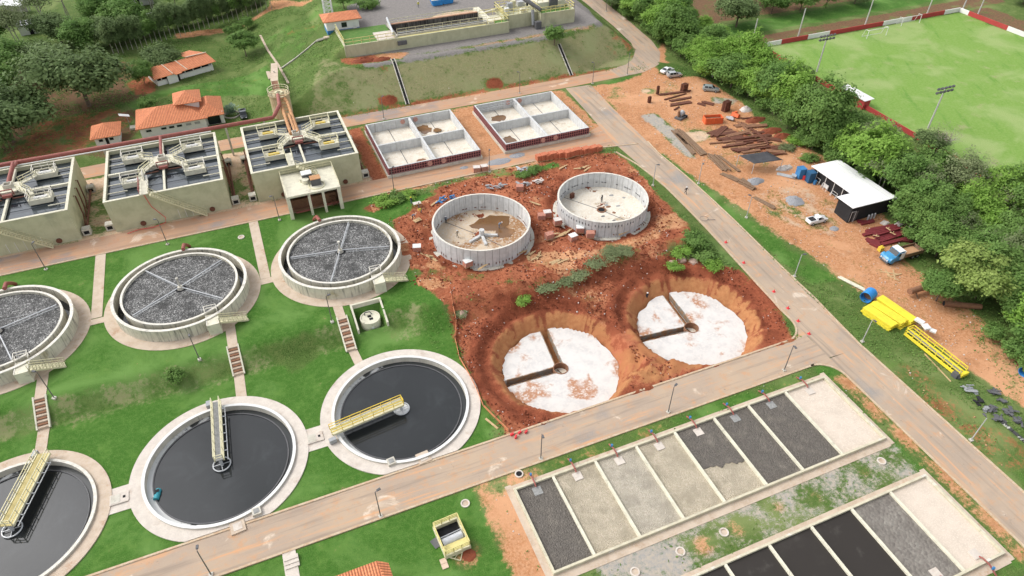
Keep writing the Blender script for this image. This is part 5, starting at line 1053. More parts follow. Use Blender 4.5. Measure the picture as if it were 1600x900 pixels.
def flood(u,v,u2,v2,l,lamps=True):
    x,y=P(u,v,3); 
    best=min(((abs(proj(x,y,3+k*.25)[1]-v2),k*.25) for k in range(8,90)))[1]; t=T('floodlight_pole',l,'floodlight',(x,y,2.9),0,'poles round the football pitch'); part(MB().cyl(0,0,-.3,best+.2,.24,.14,10),'pole',POSTC,t)
    if lamps:
        m=MB(); m.bar((-2.4,0,best),(2.4,0,best),.12).bar((-2.4,0,best-.9),(2.4,0,best-.9),.12); part(m,'crossarm',GREYD,t)
        for i in range(5):
            for z in (0,-.9): part(MB().box((-2.2+1.1*i,-.15,best+z+.12),(.6,.4,.45),0,0,.4),'lamp',GREYD,t)
def proj(X,Y,Z):
    dz=Z-CAMZ; x=X*math.cos(YAW)-Y*math.sin(YAW); F=X*math.sin(YAW)+Y*math.cos(YAW); z=F*math.cos(PIT)-dz*math.sin(PIT); y=F*math.sin(PIT)+dz*math.cos(PIT); return 800+FPX*x/z,450-FPX*y/z
flood(1450,200,1474,137,'floodlight pole with two crossbars at the right of the near touchline')
flood(1276,112,1289,56,'floodlight pole with two crossbars at the left of the near touchline')
for u,v,u2,v2,l in ((1247,57,1257,14,'plain grey pole left of four beyond the pitch'),(1351,41,1363,0,'plain grey pole second from left beyond the pitch'),(1447,25,1457,-8,'plain grey pole behind the right goal'),(1504,15,1512,-15,'plain grey pole near the far pitch corner'),(1175,68,1183,30,'plain grey pole beside the big round dark tree'),(1528,22,1542,-2,'leaning pole beyond the far pitch corner')): flood(u,v,u2,v2,l,False)
# ------------------------------------------------------------------ houses
def uvroof(me,ang=0):
    uv=me.uv_layers.new(name='UVMap')
    for p in me.polygons:
        n=p.normal; ax=Vector((n.y,-n.x,0)); ax=ax.normalized() if ax.length>1e-3 else Vector((1,0,0)); ay=n.cross(ax)
        for li in p.loop_indices:
            c=me.vertices[me.loops[li].vertex_index].co; uv.data[li].uv=(c.dot(ax),c.dot(ay))
def roofpart(mb,parent,name='roof'):
    o=part(mb,name,TILE,parent,smooth=False); uvroof(o.data); return o
def hip(mb,x0,x1,y0,y1,z,h,ov=.5,ridge=None):
    x0-=ov;x1+=ov;y0-=ov;y1+=ov; w=x1-x0; d=y1-y0; t=.14
    k=min(w,d)/2; 
    a,b=((x0+k,(y0+y1)/2),(x1-k,(y0+y1)/2)) if w>=d else (((x0+x1)/2,y0+k),((x0+x1)/2,y1-k))
    vs=[(x0,y0,z),(x1,y0,z),(x1,y1,z),(x0,y1,z),(a[0],a[1],z+h),(b[0],b[1],z+h)]
    if w>=d: fs=[(0,1,5,4),(1,2,5),(2,3,4,5),(3,0,4)]
    else: fs=[(0,1,4),(1,2,5,4),(2,3,5),(3,0,4,5)]
    mb.add(vs,fs); mb.add([(x0,y0,z-t),(x1,y0,z-t),(x1,y1,z-t),(x0,y1,z-t),(x0,y0,z-.01),(x1,y0,z-.01),(x1,y1,z-.01),(x0,y1,z-.01)],[(0,3,2,1),(0,1,5,4),(1,2,6,5),(2,3,7,6),(3,0,4,7)])
def window(par,x,y,z,w,h,ax='y',m=GLASS,name='window'):
    o=part(MB().box((x,y,z),(w,.08,h) if ax=='y' else (.08,w,h)),name,m,par)
    f=MB()
    for s in (-1,1):
        if ax=='y': f.box((x,y-.03,z+s*h/2),(w+.16,.1,.08)); f.box((x+s*w/2,y-.03,z),(.08,.1,h-.09))
        else: f.box((x+.03,y,z+s*h/2),(.1,w+.16,.08)); f.box((x+.03,y+s*w/2,z),(.1,.08,h-.09))
    part(f,'frame',WHITE,o)
# long house with tower roof behind the reactors
t=T('office_house','long white house with bright clay hip roof and raised roof block','house',(-24.6,163.0,2.7))
wl=part(MB().bx(0,14.2,0,9.4,-.4,2.6),'wall',WHITEW,t); part(MB().bx(14.2,18,1.5,9.5,-.4,2.6),'wing_wall',WHITEW,t); part(MB().bx(9.0,13.6,4.2,9.0,2.6,5.2),'tower_wall',WHITEW,t)
m=MB(); hip(m,0,14.2,0,9.4,2.6,2.3,.7); roofpart(m,t); m=MB(); hip(m,13.0,18,.5,9.5,2.62,2.0,.6); roofpart(m,t); m=MB(); hip(m,9.0,13.6,3.9,9.2,5.2,1.6,.8); roofpart(m,t,'tower_roof')
for x in (1.8,5.0,6.7,8.4,10.4,12.3): window(t,x,-.03,1.55,1.2,.6,'y',GLASS if x<9 else GREYM)
part(MB().bx(14.6,17.4,1.42,1.49,-.2,2.3),'garage_opening',GLASS,t); part(MB().bx(17.5,18.3,.8,1.1,0,2.9),'porch_column',WHITE,t)
t=T('small_house','small square white house with clay hip roof at the far left','house',(-34.0,162.4,2.7)); part(MB().bx(0,4.8,0,5.6,-.4,2.4),'wall',WHITEW,t); m=MB(); hip(m,0,4.8,0,5.6,2.4,1.7,.75); roofpart(m,t)
for x in (1.2,3.4): window(t,x,-.03,1.5,.9,.7)
part(MB().bx(2.1,2.7,-.06,-.01,-.2,1.9),'door',DARK,t)
q=at(204,198); t=T('shade_canopy','small white tilted canopy on a thin pole between the two houses','canopy',q); part(MB().cyl(0,0,-.1,3,.05,.05,8),'pole',GREYM,t); m=MB(); m.box((-.4,0,3.05),(2.2,1.3,.06),.2,.35); part(m,'canopy_sheet',WHITE,t)
q=at(214,200); t=T('water_tank','dark water tank on a plinth left of the long house','tank',q); part(MB().bx(-1.4,-.1,-.8,.8,-.2,.5),'plinth',CONC,t); part(MB().tube([(0,0,.8),(2.2,.2,.8)],.55,16),'tank_body',GREYD,t)
# old half collapsed house
hx,hy=-20.6,190.8; t=T('old_house','old house with faded clay roof partly collapsed and a tree growing through it','house',(hx,hy,2.9),R(21)); 
part(MB().bx(0,2.6,0,.25,-.5,1.2).bx(2.6,5.2,-.6,-.35,-.5,2.2).bx(5.9,15.2,.3,.55,-.5,1.2).bx(14.95,15.2,.55,6,-.5,2.2).bx(0,.25,.25,6,-.5,2.2).bx(0,15.2,6.0,6.25,-.5,2.6),'wall',WHITEW,t)
part(MB().bx(.3,14.9,1.6,1.75,-.5,2.3),'inner_wall',DARK,t); part(MB().bx(5.3,5.8,-.3,-.2,-.4,2.0),'door',DARK,t)
for x in (1.3,7.6,9.8,12.0,14.2): part(MB().bx(x-.1,x+.1,.0,.2,1.0,2.4),'post',WHITE,t)
m=MB(); m.add([(-.8,-1.0,2.3),(16.0,-.7,2.3),(15.4,3.4,3.6),(.4,3.4,3.7),(-.8,6.8,2.5),(2.5,6.6,2.6),(3.4,3.4,3.75)],[(0,1,2,3),(3,6,5,4),(0,3,4)]); m.add([(10,3.6,3.8),(15.4,3.4,3.62),(13.4,9.6,3.0),(9.6,9.6,2.9)],[(0,1,2,3)]); m.add([(4.6,-1.5,2.2),(6.4,-1.4,2.2),(6.4,0.2,2.75),(4.6,.2,2.75)],[(0,1,2,3)]); o=roofpart(m,t)
md=o.modifiers.new('thickness','SOLIDIFY'); md.thickness=.14
m=MB(); m.bar((9.9,3.5,3.9),(15.5,3.3,3.75),.2,.12); m.bar((3.4,3.3,3.85),(4.2,-.9,2.5),.16,.1); m.bar((7.0,3.3,3.85),(8.0,-.9,2.5),.16,.1); part(m,'ridge_tile',CREAML,t)
# guard house and plant on the upper platform
t=T('guard_house','white house with blue painted base and single orange roof on the platform','house',at(513,56),R(-1)); part(MB().bx(0,8.6,0,5.2,-.3,3.0),'wall',WHITEW,t); part(MB().bx(-.03,8.63,-.03,5.23,-.3,1.0),'blue_base',BLUEP,t)
m=MB(); m.add([(-.8,-.8,3.05),(9.4,-.8,3.05),(9.4,6.0,3.05),(-.8,6.0,3.05),(1.6,2.6,4.0),(7.0,2.6,4.0)],[(0,1,5,4),(1,2,5),(2,3,4,5),(3,0,4)]); m.add([(-.8,-.8,2.9),(9.4,-.8,2.9),(9.4,6,2.9),(-.8,6,2.9),(-.8,-.8,3.04),(9.4,-.8,3.04),(9.4,6,3.04),(-.8,6,3.04)],[(0,3,2,1),(0,1,5,4),(1,2,6,5),(2,3,7,6),(3,0,4,7)]); roofpart(m,t)
window(t,4.6,-.06,1.9,1.5,1.1); part(MB().bx(6.9,7.8,-.07,-.035,.05,2.2),'door',WHITE,t); part(MB().bx(-1.3,9.6,-1.2,-.05,-.3,.05),'terrace',PAVE,t)
q=at(514,24); t=T('lattice_mast','white lattice mast rising beside the blue and white house','mast',q); m=MB(); w=1.1
for sx in (-w,w):
    for sy in (-w,w): m.bar((sx,sy,-.2),(sx*.8,sy*.8,14),.22)
for i in range(14):
    s=w*(1-.2*i/14); z=i*1.0
    for a,b in (((-s,-s),(s,-s)),((s,-s),(s,s)),((s,s),(-s,s)),((-s,s),(-s,-s))): m.bar((*a,z),(*b,z+1),.1); m.bar((*a,z),(*b,z),.1)
part(m,'lattice',WHITE,t)
# grit removal plant
gz=9.5; t=T('grit_channel','long cream concrete grit channel with dark troughs and yellow railings','treatment channel',(26.6,0,gz))
def W2(u,v,z): x,y=P(u,v,z); return x-26.6,y
a=W2(537,83,gz); b=W2(797,52,gz); yy=(a[1]+b[1])/2
part(MB().bx(a[0],b[0],174.2,174.6,-.3,2.1),'front_wall',CREAM,t); part(MB().bx(a[0],a[0]+.4,174.6,187.5,-.3,2.1),'side_wall',CREAM,t); part(MB().bx(a[0]+.4,12.9,174.6,186.5,1.3,1.75),'grass_fill',mat('roof_grass',(.07,.17,.03),(.12,.2,.05),1.5),t)
part(MB().bx(8.2,13.3,175.4,181,1.76,1.95),'slab',PAVEW,t)
part(MB().bx(13.0,38.0,174.7,175.6,1.6,2.0),'front_ledge',YEL,t)
part(MB().bx(13.5,38.5,175.7,176.1,-.2,2.3),'trough_wall',CONC,t); part(MB().bx(13.5,38.5,179.2,179.5,-.2,2.2).bx(13.5,38.5,183.2,183.7,-.2,2.3),'trough_wall',mat('black_stained_concrete',(.17,.155,.135),(.07,.06,.055),.5,streak=(.03,.028,.026),streakamt=(.45,.6)),t)
part(MB().bx(13.6,38.4,176.11,179.19,-.2,.3).bx(13.6,38.4,179.51,183.19,-.2,.3),'trough_floor',DARK,t)
part(MB().bx(13.8,38.4,178.6,179.19,.9,1.1),'scum_board',RUST,t); part(MB().bx(13.5,38.5,183.2,183.9,2.31,2.45),'rear_coping',mat('clay_dust_coping',(.5,.3,.2),(.42,.24,.15),1),t)
part(MB().bar((13.7,176.2,2.5),(38.4,176.0,2.5),.14),'pipe',GALV,t); part(MB().bx(13.0,13.45,175,184.5,1.9,2.4),'cross_wall',CONC,t); part(MB().bx(38.6,40.2,174.7,187,-.2,2.45),'cross_wall',CREAML,t); part(MB().tube([(12.5,175.5,2.6),(13.3,184.8,3.2)],.3,10),'pipe',GALV,t); part(MB().bx(13,15.4,173.6,174.15,.9,1.6),'gate',GREYD,t)
part(MB().bx(40.2,44.6,174.6,181,1.3,1.75),'grass_fill',MATS['roof_grass'],t)
for q in ([(a[0]+.2,186,2.1),(a[0]+.2,174.4,2.1),(12.4,174.4,2.1)],[(38.2,174.4,2.1),(44.2,174.4,2.1),(44.2,181,2.1),(38.2,181,2.1)]): part(MB().rail(q,1.1,2,.045,1),'railing',YEL,t)
for q in ([(13.6,176,2.3),(38.4,175.9,2.3)],[(13.6,183.6,2.3),(38.5,183.6,2.3)]): part(MB().rail(q,1.0,2.6,.035,1),'railing',YELP,t)
t=T('inlet_works','cluttered cream inlet works with yellow railings and grey screen conveyor','treatment building',(71.5,174.5,9.5))
part(MB().bx(-1.0,9.2,2.2,9.5,-.3,2.6),'chamber',CREAM,t); part(MB().bx(9.0,19.5,0,.4,-.3,2.6).bx(9.0,9.4,.4,8,-.3,2.6).bx(19.1,19.5,.4,8,-.3,2.6),'wall',CREAM,t); part(MB().bx(9.4,19.1,.4,8,1.6,2.2),'grass_fill',MATS['roof_grass'],t)
part(MB().bx(10,18.6,4.6,9.5,2.2,3.5),'upper_chamber',CREAML,t); part(MB().box((14.8,4.3,3.3),(2.4,.8,1.4)),'electric_cabinet',GREYD,t)
part(MB().tube([(9.2,.4,3.3),(3.4,7.4,5.8)],.4,10),'conveyor',GREYD,t); part(MB().tube([(7.2,1.6,3.2),(7.2,.9,.4)],.45,12),'chute',GREYM,t); part(MB().bar((8,-.6,0),(8,-.6,1.4),1.6,1.2),'skip',GREYD,t); part(MB().tube([(7.5,6,3),(7.3,6,8)],.3,10),'vent_pipe',DARK,t)
part(MB().bx(-4.5,-1.1,3,7,-.2,1.9),'low_chamber',CREAML,t)
for i,(x,y,w,h) in enumerate(((.5,4,1.2,1.0),(2.2,6,1.5,1.4),(5,3.4,1.4,.7),(4,8,1.3,1.2),(6.5,8.6,2,.8))): part(MB().box((x,y,2.6+h/2),(w,w*.7,h)),'equipment_box',(WHITE,GREYM,CREAML,YELP,GALV)[i],t)
m=MB(); m.rail([(-1,2.4,2.6),(9,2.4,2.6)],1.1,1.5,.05,1); m.rail([(-1,2.4,2.6),(-1,9.4,2.6),(9.2,9.4,2.6)],1.1,1.5,.05,1); m.rail([(9.2,.2,2.6),(19.3,.2,2.6),(19.3,8,2.6)],1.1,1.5,.055,1); m.rail([(10,4.7,3.5),(18.5,4.7,3.5),(18.5,9.4,3.5),(10,9.4,3.5)],1.1,1.6,.045,1); m.rail([(9.2,.2,2.6),(9.2,6,2.6)],1.1,1.5,.055,1); part(m,'railing',YEL,t)
m=MB(); m.bar((-6,7.5,2.2),(1,7.5,3.0),.5,.4); part(m,'feed_channel',CREAML,t)
for i,(u,v,l) in enumerate(((683,8,'left blue skip behind the grit channel at the top'),(699,5,'right blue skip behind the grit channel at the top'))):
    q=at(u,v); t=T('blue_skip',l,'skip',q,R(2),'blue skips at the top'); m=MB(); 
    vs=[(-1.4,-.8,.1),(1.4,-.8,.1),(1.4,.8,.1),(-1.4,.8,.1),(-1.9,-1,1.7),(1.9,-1,1.7),(1.9,1,1.7),(-1.9,1,1.7)]; m.add(vs,[(0,3,2,1),(0,1,5,4),(1,2,6,5),(2,3,7,6),(3,0,4,7)]); part(m,'body',BLUEB,t); part(MB().bx(-1.75,1.75,-.88,.88,1.2,1.4),'load',mat('pale_rubble',(.5,.47,.43),(.4,.36,.32),3),t)
for o in S.objects:
    if o.parent is None and o.name in('grit_channel','inlet_works','guard_house'): o.scale=(1,1,1.42 if o.name!='guard_house' else 1.25)
# slope drains
for i,(a,b,l) in enumerate((((613,92),(637,163),'left narrow concrete drain running down the grass slope'),((873,69),(893,118),'right narrow concrete drain running down the slope from the bush'))):
    p=at(*a);q=at(*b); t=T('slope_drain',l,'drain',p,0,'concrete drains on the embankment'); n=14; ps=[]
    for k in range(n+1):
        c=p.lerp(q,k/n); c.z=float(h0(c.x,c.y)); ps.append(c-p)
    for s in (-.42,.42):
        m=MB(); [m.bar(x+Vector((s,0,.02)),y+Vector((s,0,.02)),.2,.3) for x,y in zip(ps,ps[1:])]; part(m,'side_wall',CONC,t)
    m=MB(); [m.bar(x+Vector((0,0,.0)),y+Vector((0,0,.0)),.62,.1) for x,y in zip(ps,ps[1:])]; part(m,'channel',DARK,t)
t=T('stair_gutter','dark stepped gutter climbing the hillside to the blue and white house','drain',at(440,107)); p0=at(440,107); ps=[]
for u,v in ((440,107),(460,93),(480,77),(495,64),(508,60)): ps.append(at(u,v)-p0)
for s in (-.5,.5):
    m=MB(); [m.bar(x+Vector((s*.6,s*.8,.1)),y+Vector((s*.6,s*.8,.1)),.18,.3) for x,y in zip(ps,ps[1:])]; part(m,'side_wall',CONC,t)
m=MB(); [m.bar(x,y,.75,.12) for x,y in zip(ps,ps[1:])]; part(m,'channel',GREYD,t)
t=T('hillside_beam','thin straight ochre concrete beam lying down the hillside','beam',at(407,56)); p0=at(407,56); ps=[at(u,v)-p0 for u,v in ((407,56),(418,78),(436,104),(451,131))]; m=MB(); [m.bar(x+Vector((0,0,.12)),y+Vector((0,0,.12)),.55,.3) for x,y in zip(ps,ps[1:])]; part(m,'beam',PAVE,t)
q=at(423,117); solo(MB().bx(-.9,.9,-2.4,2.4,-.2,.12),'hillside_slab',PAVE,'dusty concrete path slab above the splitter tower walkway','slab',q)
# buildings at the upper left edge of the frame
q=at(22,22); t=T('open_shed','open shed with a white sheet roof at the top left corner','shed',q,R(-14)); m=MB(); m.box((0,0,3.6),(8.5,6,.15),0,.08); part(m,'roof',ROOFW,t); [part(MB().cyl(x,y,-.3,3.5,.14,.14,8),'post',POSTC,t) for x in (-3.8,0,3.8) for y in (-2.6,2.6)]; part(MB().bx(-3.5,3.5,1.8,2.1,-.2,2.2),'back_wall',CONC,t)
for u,v,w,d,l in ((215,6,9,5,'pale low building behind the thicket at the top left'),(262,26,12,.5,'pale boundary wall behind the slender trees at the top'),(50,50,6,4,'grey roofed hut among the left thicket'),(385,4,12,.4,'pale boundary wall at the top edge behind the slender row')):
    q=at(u,v); t=T('low_building' if d>1 else 'boundary_wall',l,'building' if d>1 else 'wall',q,R(12)); part(MB().bx(-w/2,w/2,-d/2,d/2,-.4,2.6 if d>1 else 2),'wall',WHITEW,t)
    if d>1: m=MB(); m.box((0,0,2.8),(w+.8,d+.8,.18),0,.05); part(m,'roof',GALV,t); part(MB().bx(-.5,.5,-d/2-.05,-d/2-.01,-.3,1.9),'door',DARK,t)
# roof peeking in at the bottom edge
q=Vector((*P(589,876,3.6),0)); t=T('bottom_house','house with orange tiled roof cut off by the bottom frame edge','house',(q.x,q.y,0)); part(MB().bx(-8.2,-.2,-6.4,-.6,-.3,2.6),'wall',WHITEW,t); m=MB(); m.add([(-9,-7,2.6),(.5,-7,2.6),(0,0,3.6),(-9,0,3.6)],[(0,1,2,3)]); m.add([(0,0,3.6),(.5,-7,2.6),(1.4,-7,2.5),(1.2,-.4,2.9)],[(0,1,2,3)]); o=roofpart(m,t); md=o.modifiers.new('thickness','SOLIDIFY'); md.thickness=.15
# yellow framed pit
q=at(706,842); t=T('screen_pit','small square concrete pit with yellow railings and grey metal drum inside','pit',q,R(3)); part(MB().bx(-1.7,1.7,-2.2,-1.95,-.2,.7).bx(-1.7,1.7,1.95,2.2,-.2,.7).bx(-1.7,-1.45,-1.95,1.95,-.2,.7).bx(1.45,1.7,-1.95,1.95,-.2,.7),'wall',YELP,t); part(MB().bx(-1.44,1.44,-1.94,1.94,.02,.08),'floor',DARK,t); part(MB().tube([(-1.3,-.4,.55),(1.3,-.3,.55)],.55,16),'drum',GALV,t); part(MB().bar((-1.4,.2,.9),(1.4,.3,.9),.12),'shaft',GREYM,t)
m=MB(); m.rail([(-1.6,2.1,.7),(1.6,2.1,.7)],1.0,1.1,.05,2); m.rail([(1.6,2.1,.7),(1.6,-2.1,.7)],1.0,1.1,.05,1); m.rail([(-1.6,2.1,.7),(-1.6,-2.1,.7)],1.0,1.1,.05,1); m.rail([(-1.6,-2.1,.7),(1.6,-2.1,.7)],1.0,1.1,.05,2); part(m,'railing',YEL,t); part(MB().bx(-1.6,1.6,-1.9,-.9,.72,.78),'walk_plank',YEL,t)
q=at(718,872); m=MB(); m.bar((-1.5,.8,.1),(0,-.4,.1),.1).bar((0,-.4,.1),(1.4,2.0,.1),.1).bar((1.4,2.0,.1),(-1.5,.8,.1),.1).bar((-.6,.1,.1),(1,1.3,.1),.07).bar((-1,.5,.1),(.6,.5,.1),.07); solo(m,'fallen_railing',YELP,'pale yellow railing frame lying on the grass below the square pit','railing',q)
q=at(681,849); solo(MB().box((0,0,.06),(.9,1.3,.08),.3),'dark_cover',GREYD,'dark grey cover plate on the lawn left of the yellow pit','cover',q)
q=at(694,881); solo(MB().box((0,.35,.06),(.8,.65,.08)).box((0,-.35,.08),(.8,.65,.08),.03),'plywood_sheet',mat('pale_plywood',(.62,.48,.36),(.5,.38,.28),2),'pale plywood sheet lying on the lawn below the yellow pit','board',q)
# ------------------------------------------------------------------ vehicles
def loft_car(name,label,loc,rz,paint,kind,group=None):
    """stations along x: (x, half width, z_low, z_belt, half width of roof, z_top)"""
    t=T(name,label,{'pickup':'pickup truck','wagon':'car','sedan':'car','hatch':'car'}[kind],loc,rz,group)
    if kind=='pickup': S_=[(-2.2,.74,.45,.9,.70,.92),(-2.05,.8,.34,.96,.76,.97),(-.42,.82,.3,.97,.78,.98),(-.40,.82,.3,.98,.62,1.46),(.45,.82,.3,.96,.62,1.5),(1.15,.81,.3,.92,.76,.95),(2.0,.76,.34,.78,.66,.8),(2.18,.66,.42,.64,.56,.66)]; roof=(3,4); ws=(4,5); rw=None
    elif kind=='wagon': S_=[(-2.1,.7,.5,.86,.58,.9),(-2.0,.78,.34,.93,.58,1.35),(-1.6,.82,.3,.95,.62,1.47),(.25,.82,.3,.94,.63,1.48),(1.0,.81,.3,.92,.76,.95),(1.9,.76,.34,.78,.66,.8),(2.1,.66,.42,.62,.56,.64)]; roof=(2,3); ws=(3,4); rw=(1,2)
    elif kind=='sedan': S_=[(-2.15,.68,.5,.84,.6,.88),(-2.0,.77,.34,.92,.72,.96),(-1.45,.81,.3,.94,.74,.98),(-.75,.82,.3,.95,.6,1.4),(.25,.82,.3,.94,.62,1.42),(1.05,.81,.3,.9,.76,.93),(1.95,.75,.34,.76,.65,.78),(2.12,.65,.42,.62,.55,.64)]; roof=(3,4); ws=(4,5); rw=(2,3)
    else: S_=[(-1.85,.7,.5,.86,.6,.9),(-1.72,.78,.34,.92,.6,1.3),(-1.2,.81,.3,.94,.62,1.44),(.25,.81,.3,.93,.62,1.45),(.95,.8,.3,.9,.75,.93),(1.7,.75,.34,.77,.65,.79),(1.88,.65,.42,.62,.55,.64)]; roof=(2,3); ws=(3,4); rw=(1,2)
    m=MB(); vs=[];fs=[]
    for x,w,zl,zb,wr,zt in S_: vs+=[(x,-w*.92,zl),(x,-w,(zl+zb)/2),(x,-w*.97,zb),(x,-wr,zt),(x,wr,zt),(x,w*.97,zb),(x,w,(zl+zb)/2),(x,w*.92,zl)]
    n=8
    for i in range(len(S_)-1):
        for k in range(n): fs.append((i*n+k,(i+1)*n+k,(i+1)*n+(k+1)%n,i*n+(k+1)%n))
    fs+=[tuple(range(n)),tuple((len(S_)-1)*n+k for k in range(n-1,-1,-1))]; m.add(vs,fs); b=part(m,'body',paint,t)
    pt=lambda i,k,f=0: Vector(vs[i*n+k])
    def quad(a,b_,c,d,nm,mt=GLASS,ins=.1,off=.012):
        ct=(a+b_+c+d)/4; q=[p.lerp(ct,ins) for p in (a,b_,c,d)]; nn=(q[1]-q[0]).cross(q[3]-q[0]).normalized()
        if nn.dot(ct-Vector((ct.x*.6,0,.7)))<0: nn=-nn
        mm=MB(); mm.add([p+nn*off for p in q]+[p-nn*.02 for p in q],[(0,1,2,3),(7,6,5,4),(0,4,5,1),(1,5,6,2),(2,6,7,3),(3,7,4,0)]); return part(mm,nm,mt,t,smooth=False)
    i,j=ws; quad(pt(i,3),pt(i,4),pt(j,4),pt(j,3),'windscreen')
    if rw: i,j=rw; quad(pt(i,3),pt(i,4),pt(j,4),pt(j,3),'rear_window')
    i,j=roof
    for k0,k1 in ((2,3),(5,4)):
        a,b_,c,d=pt(i,k0),pt(j,k0),pt(j,k1),pt(i,k1)
        if kind=='pickup': quad(a,b_,c,d,'side_window',ins=.14)
        else:
            mid0=a.lerp(b_,.5); mid1=d.lerp(c,.5); quad(a,mid0,mid1,d,'side_window',ins=.12); quad(mid0,b_,c,mid1,'side_window',ins=.12)
        a2,c2=pt(j,k0),pt(j+1,k0); quad(a2.lerp(c2,.02),a2.lerp(c2,.55),pt(j,k1).lerp(pt(j+1,k1),.5),pt(j,k1).lerp(pt(j+1,k1),.1),'side_window',ins=.15)
    L0,L1=S_[0][0],S_[-1][0]
    for x in (L0+.75,L1-.78):
        for s in (-1,1):
            w=part(MB().tube([(x,s*.62,.31),(x,s*.84,.31)],.31,16),'wheel',RUBBER,t); part(MB().tube([(x,s*.80,.31),(x,s*.855,.31)],.18,12),'rim',GALV,w)
    for s in (-1,1): part(MB().box((L1-.06,s*.5,.66),(.16,.26,.13)),'headlight',LAMPW,t); part(MB().box((L0+.08,s*.6,.8),(.14,.18,.2)),'tail_light',LAMPR,t)
    if kind=='pickup':
        part(MB().bx(-1.95,-.5,-.68,.68,.955,.99),'bed_liner',BLACK,t); m=MB().bx(-2.12,-.45,-.82,-.69,.9,1.1).bx(-2.12,-.45,.69,.82,.9,1.1).bx(-2.16,-2.0,-.69,.69,.9,1.1); part(m,'bed_rail',paint,t); m=MB(); m.bar((-.5,-.62,1.1),(-.5,-.5,1.46),.06).bar((-.5,.62,1.1),(-.5,.5,1.46),.06); part(m,'roll_bar',BLACK,t)
    return t
def heading(u0,v0,u1,v1):
    a=at(u0,v0);b=at(u1,v1); return math.atan2(b.y-a.y,b.x-a.x)
q=at(1275,347); loft_car('pickup_truck','white small pickup with black open bed standing on the dirt yard',q,heading(1260,350,1292,342),CARW,'pickup')
G='cars parked by the tree belt'
q=at(1042,113); loft_car('parked_car','white saloon parked behind the silver estate car',q,heading(1036,112,1052,106),CARW,'sedan',G)
q=at(1053,120); loft_car('parked_car','silver estate car parked in front of the white saloon',q,heading(1042,121,1066,118),CARS,'wagon',G)
q=at(1110,142); loft_car('parked_car','grey green estate car parked alone under the trees',q,heading(1098,140,1124,143),CARG,'wagon',G)
q=at(381,182); loft_car('pickup_truck','black pickup parked beside the agave and the long house',q,heading(379,170,384,187),CARK,'pickup')
def truck(loc,rz):
    t=T('dump_truck','old blue bonneted truck with white cab roof and wooden tipper bed','truck',loc,rz); m=MB(); vs=[];fs=[]
    S_=[(.2,1.1,.6,1.5,.95,2.35),(.3,1.15,.55,1.55,1.0,2.5),(1.35,1.15,.55,1.55,.98,2.5),(1.95,1.12,.55,1.5,.98,1.62),(3.2,1.0,.55,1.3,.7,1.45),(3.45,.9,.6,1.05,.62,1.2)]
    for x,w,zl,zb,wr,zt in S_: vs+=[(x,-w*.95,zl),(x,-w,zb),(x,-wr,zt),(x,wr,zt),(x,w,zb),(x,w*.95,zl)]
    for i in range(5):
        for k in range(6): fs.append((i*6+k,(i+1)*6+k,(i+1)*6+(k+1)%6,i*6+(k+1)%6))
    fs+=[tuple(range(6)),tuple(30+k for k in range(5,-1,-1))]; m.add(vs,fs); part(m,'cab',CARB,t)
    part(MB().bx(.12,1.4,-1.02,1.02,2.505,2.6).bx(.0,.19,-1.12,1.12,.9,2.5),'cab_roof',CARW,t); part(MB().bx(.25,1.0,-1.2,-1.14,.9,2.3).bx(.25,1.0,1.14,1.2,.9,2.3),'cab_side',CARW,t)
    m=MB(); a=[Vector((1.42,-.88,2.42)),Vector((1.42,.88,2.42)),Vector((1.92,.9,1.7)),Vector((1.92,-.9,1.7))]; o=Vector((.06,0,.04)); m.add([p+o for p in a]+[p-o for p in a],[(3,2,1,0),(4,5,6,7),(0,1,5,4),(1,2,6,5),(2,3,7,6),(3,0,4,7)]); part(m,'windscreen',GLASS,t,smooth=False)
    for s in (-1,1): part(MB().bx(1.02,1.5,s*1.12-.04,s*1.12+.04,1.6,2.2),'side_window',GLASS,t); part(MB().tube([(3.4,s*.72,.95),(3.52,s*.72,.95)],.15,12),'headlight',LAMPW,t); part(MB().tube([(2.7,s*.8,.95),(2.7,s*1.25,.95)],.58,14),'fender',CARB,t)
    part(MB().bx(3.45,3.6,-1.05,1.05,.45,.7),'bumper',GREYD,t); part(MB().bx(3.44,3.49,-.45,.45,.7,1.1),'grille',GALV,t)
    part(MB().bx(-4.3,1.6,-.45,.45,.55,.8),'chassis',BLACK,t)
    bd=part(MB().bx(-4.5,-.1,-1.2,1.2,1.0,1.12).bx(-4.5,-.1,-1.2,-1.1,1.12,1.75).bx(-4.5,-.1,1.1,1.2,1.12,1.75).bx(-.2,-.1,-1.1,1.1,1.12,1.95).bx(-4.5,-4.4,-1.1,1.1,1.12,1.7),'tipper_bed',WOODG,t); part(MB().bx(-3.9,-.3,-1.0,1.0,1.12,1.3),'sand_load',TANSAND,bd)
    for x in (2.6,-2.4,-3.5):
        for s in (-1,1): w=part(MB().tube([(x,s*.75,.48),(x,s*1.12,.48)],.48,18),'wheel',RUBBER,t); part(MB().tube([(x,s*1.08,.48),(x,s*1.14,.48)],.24,12),'rim',GREYM,w)
q=at(1402,404); truck(q,heading(1425,396,1380,408))
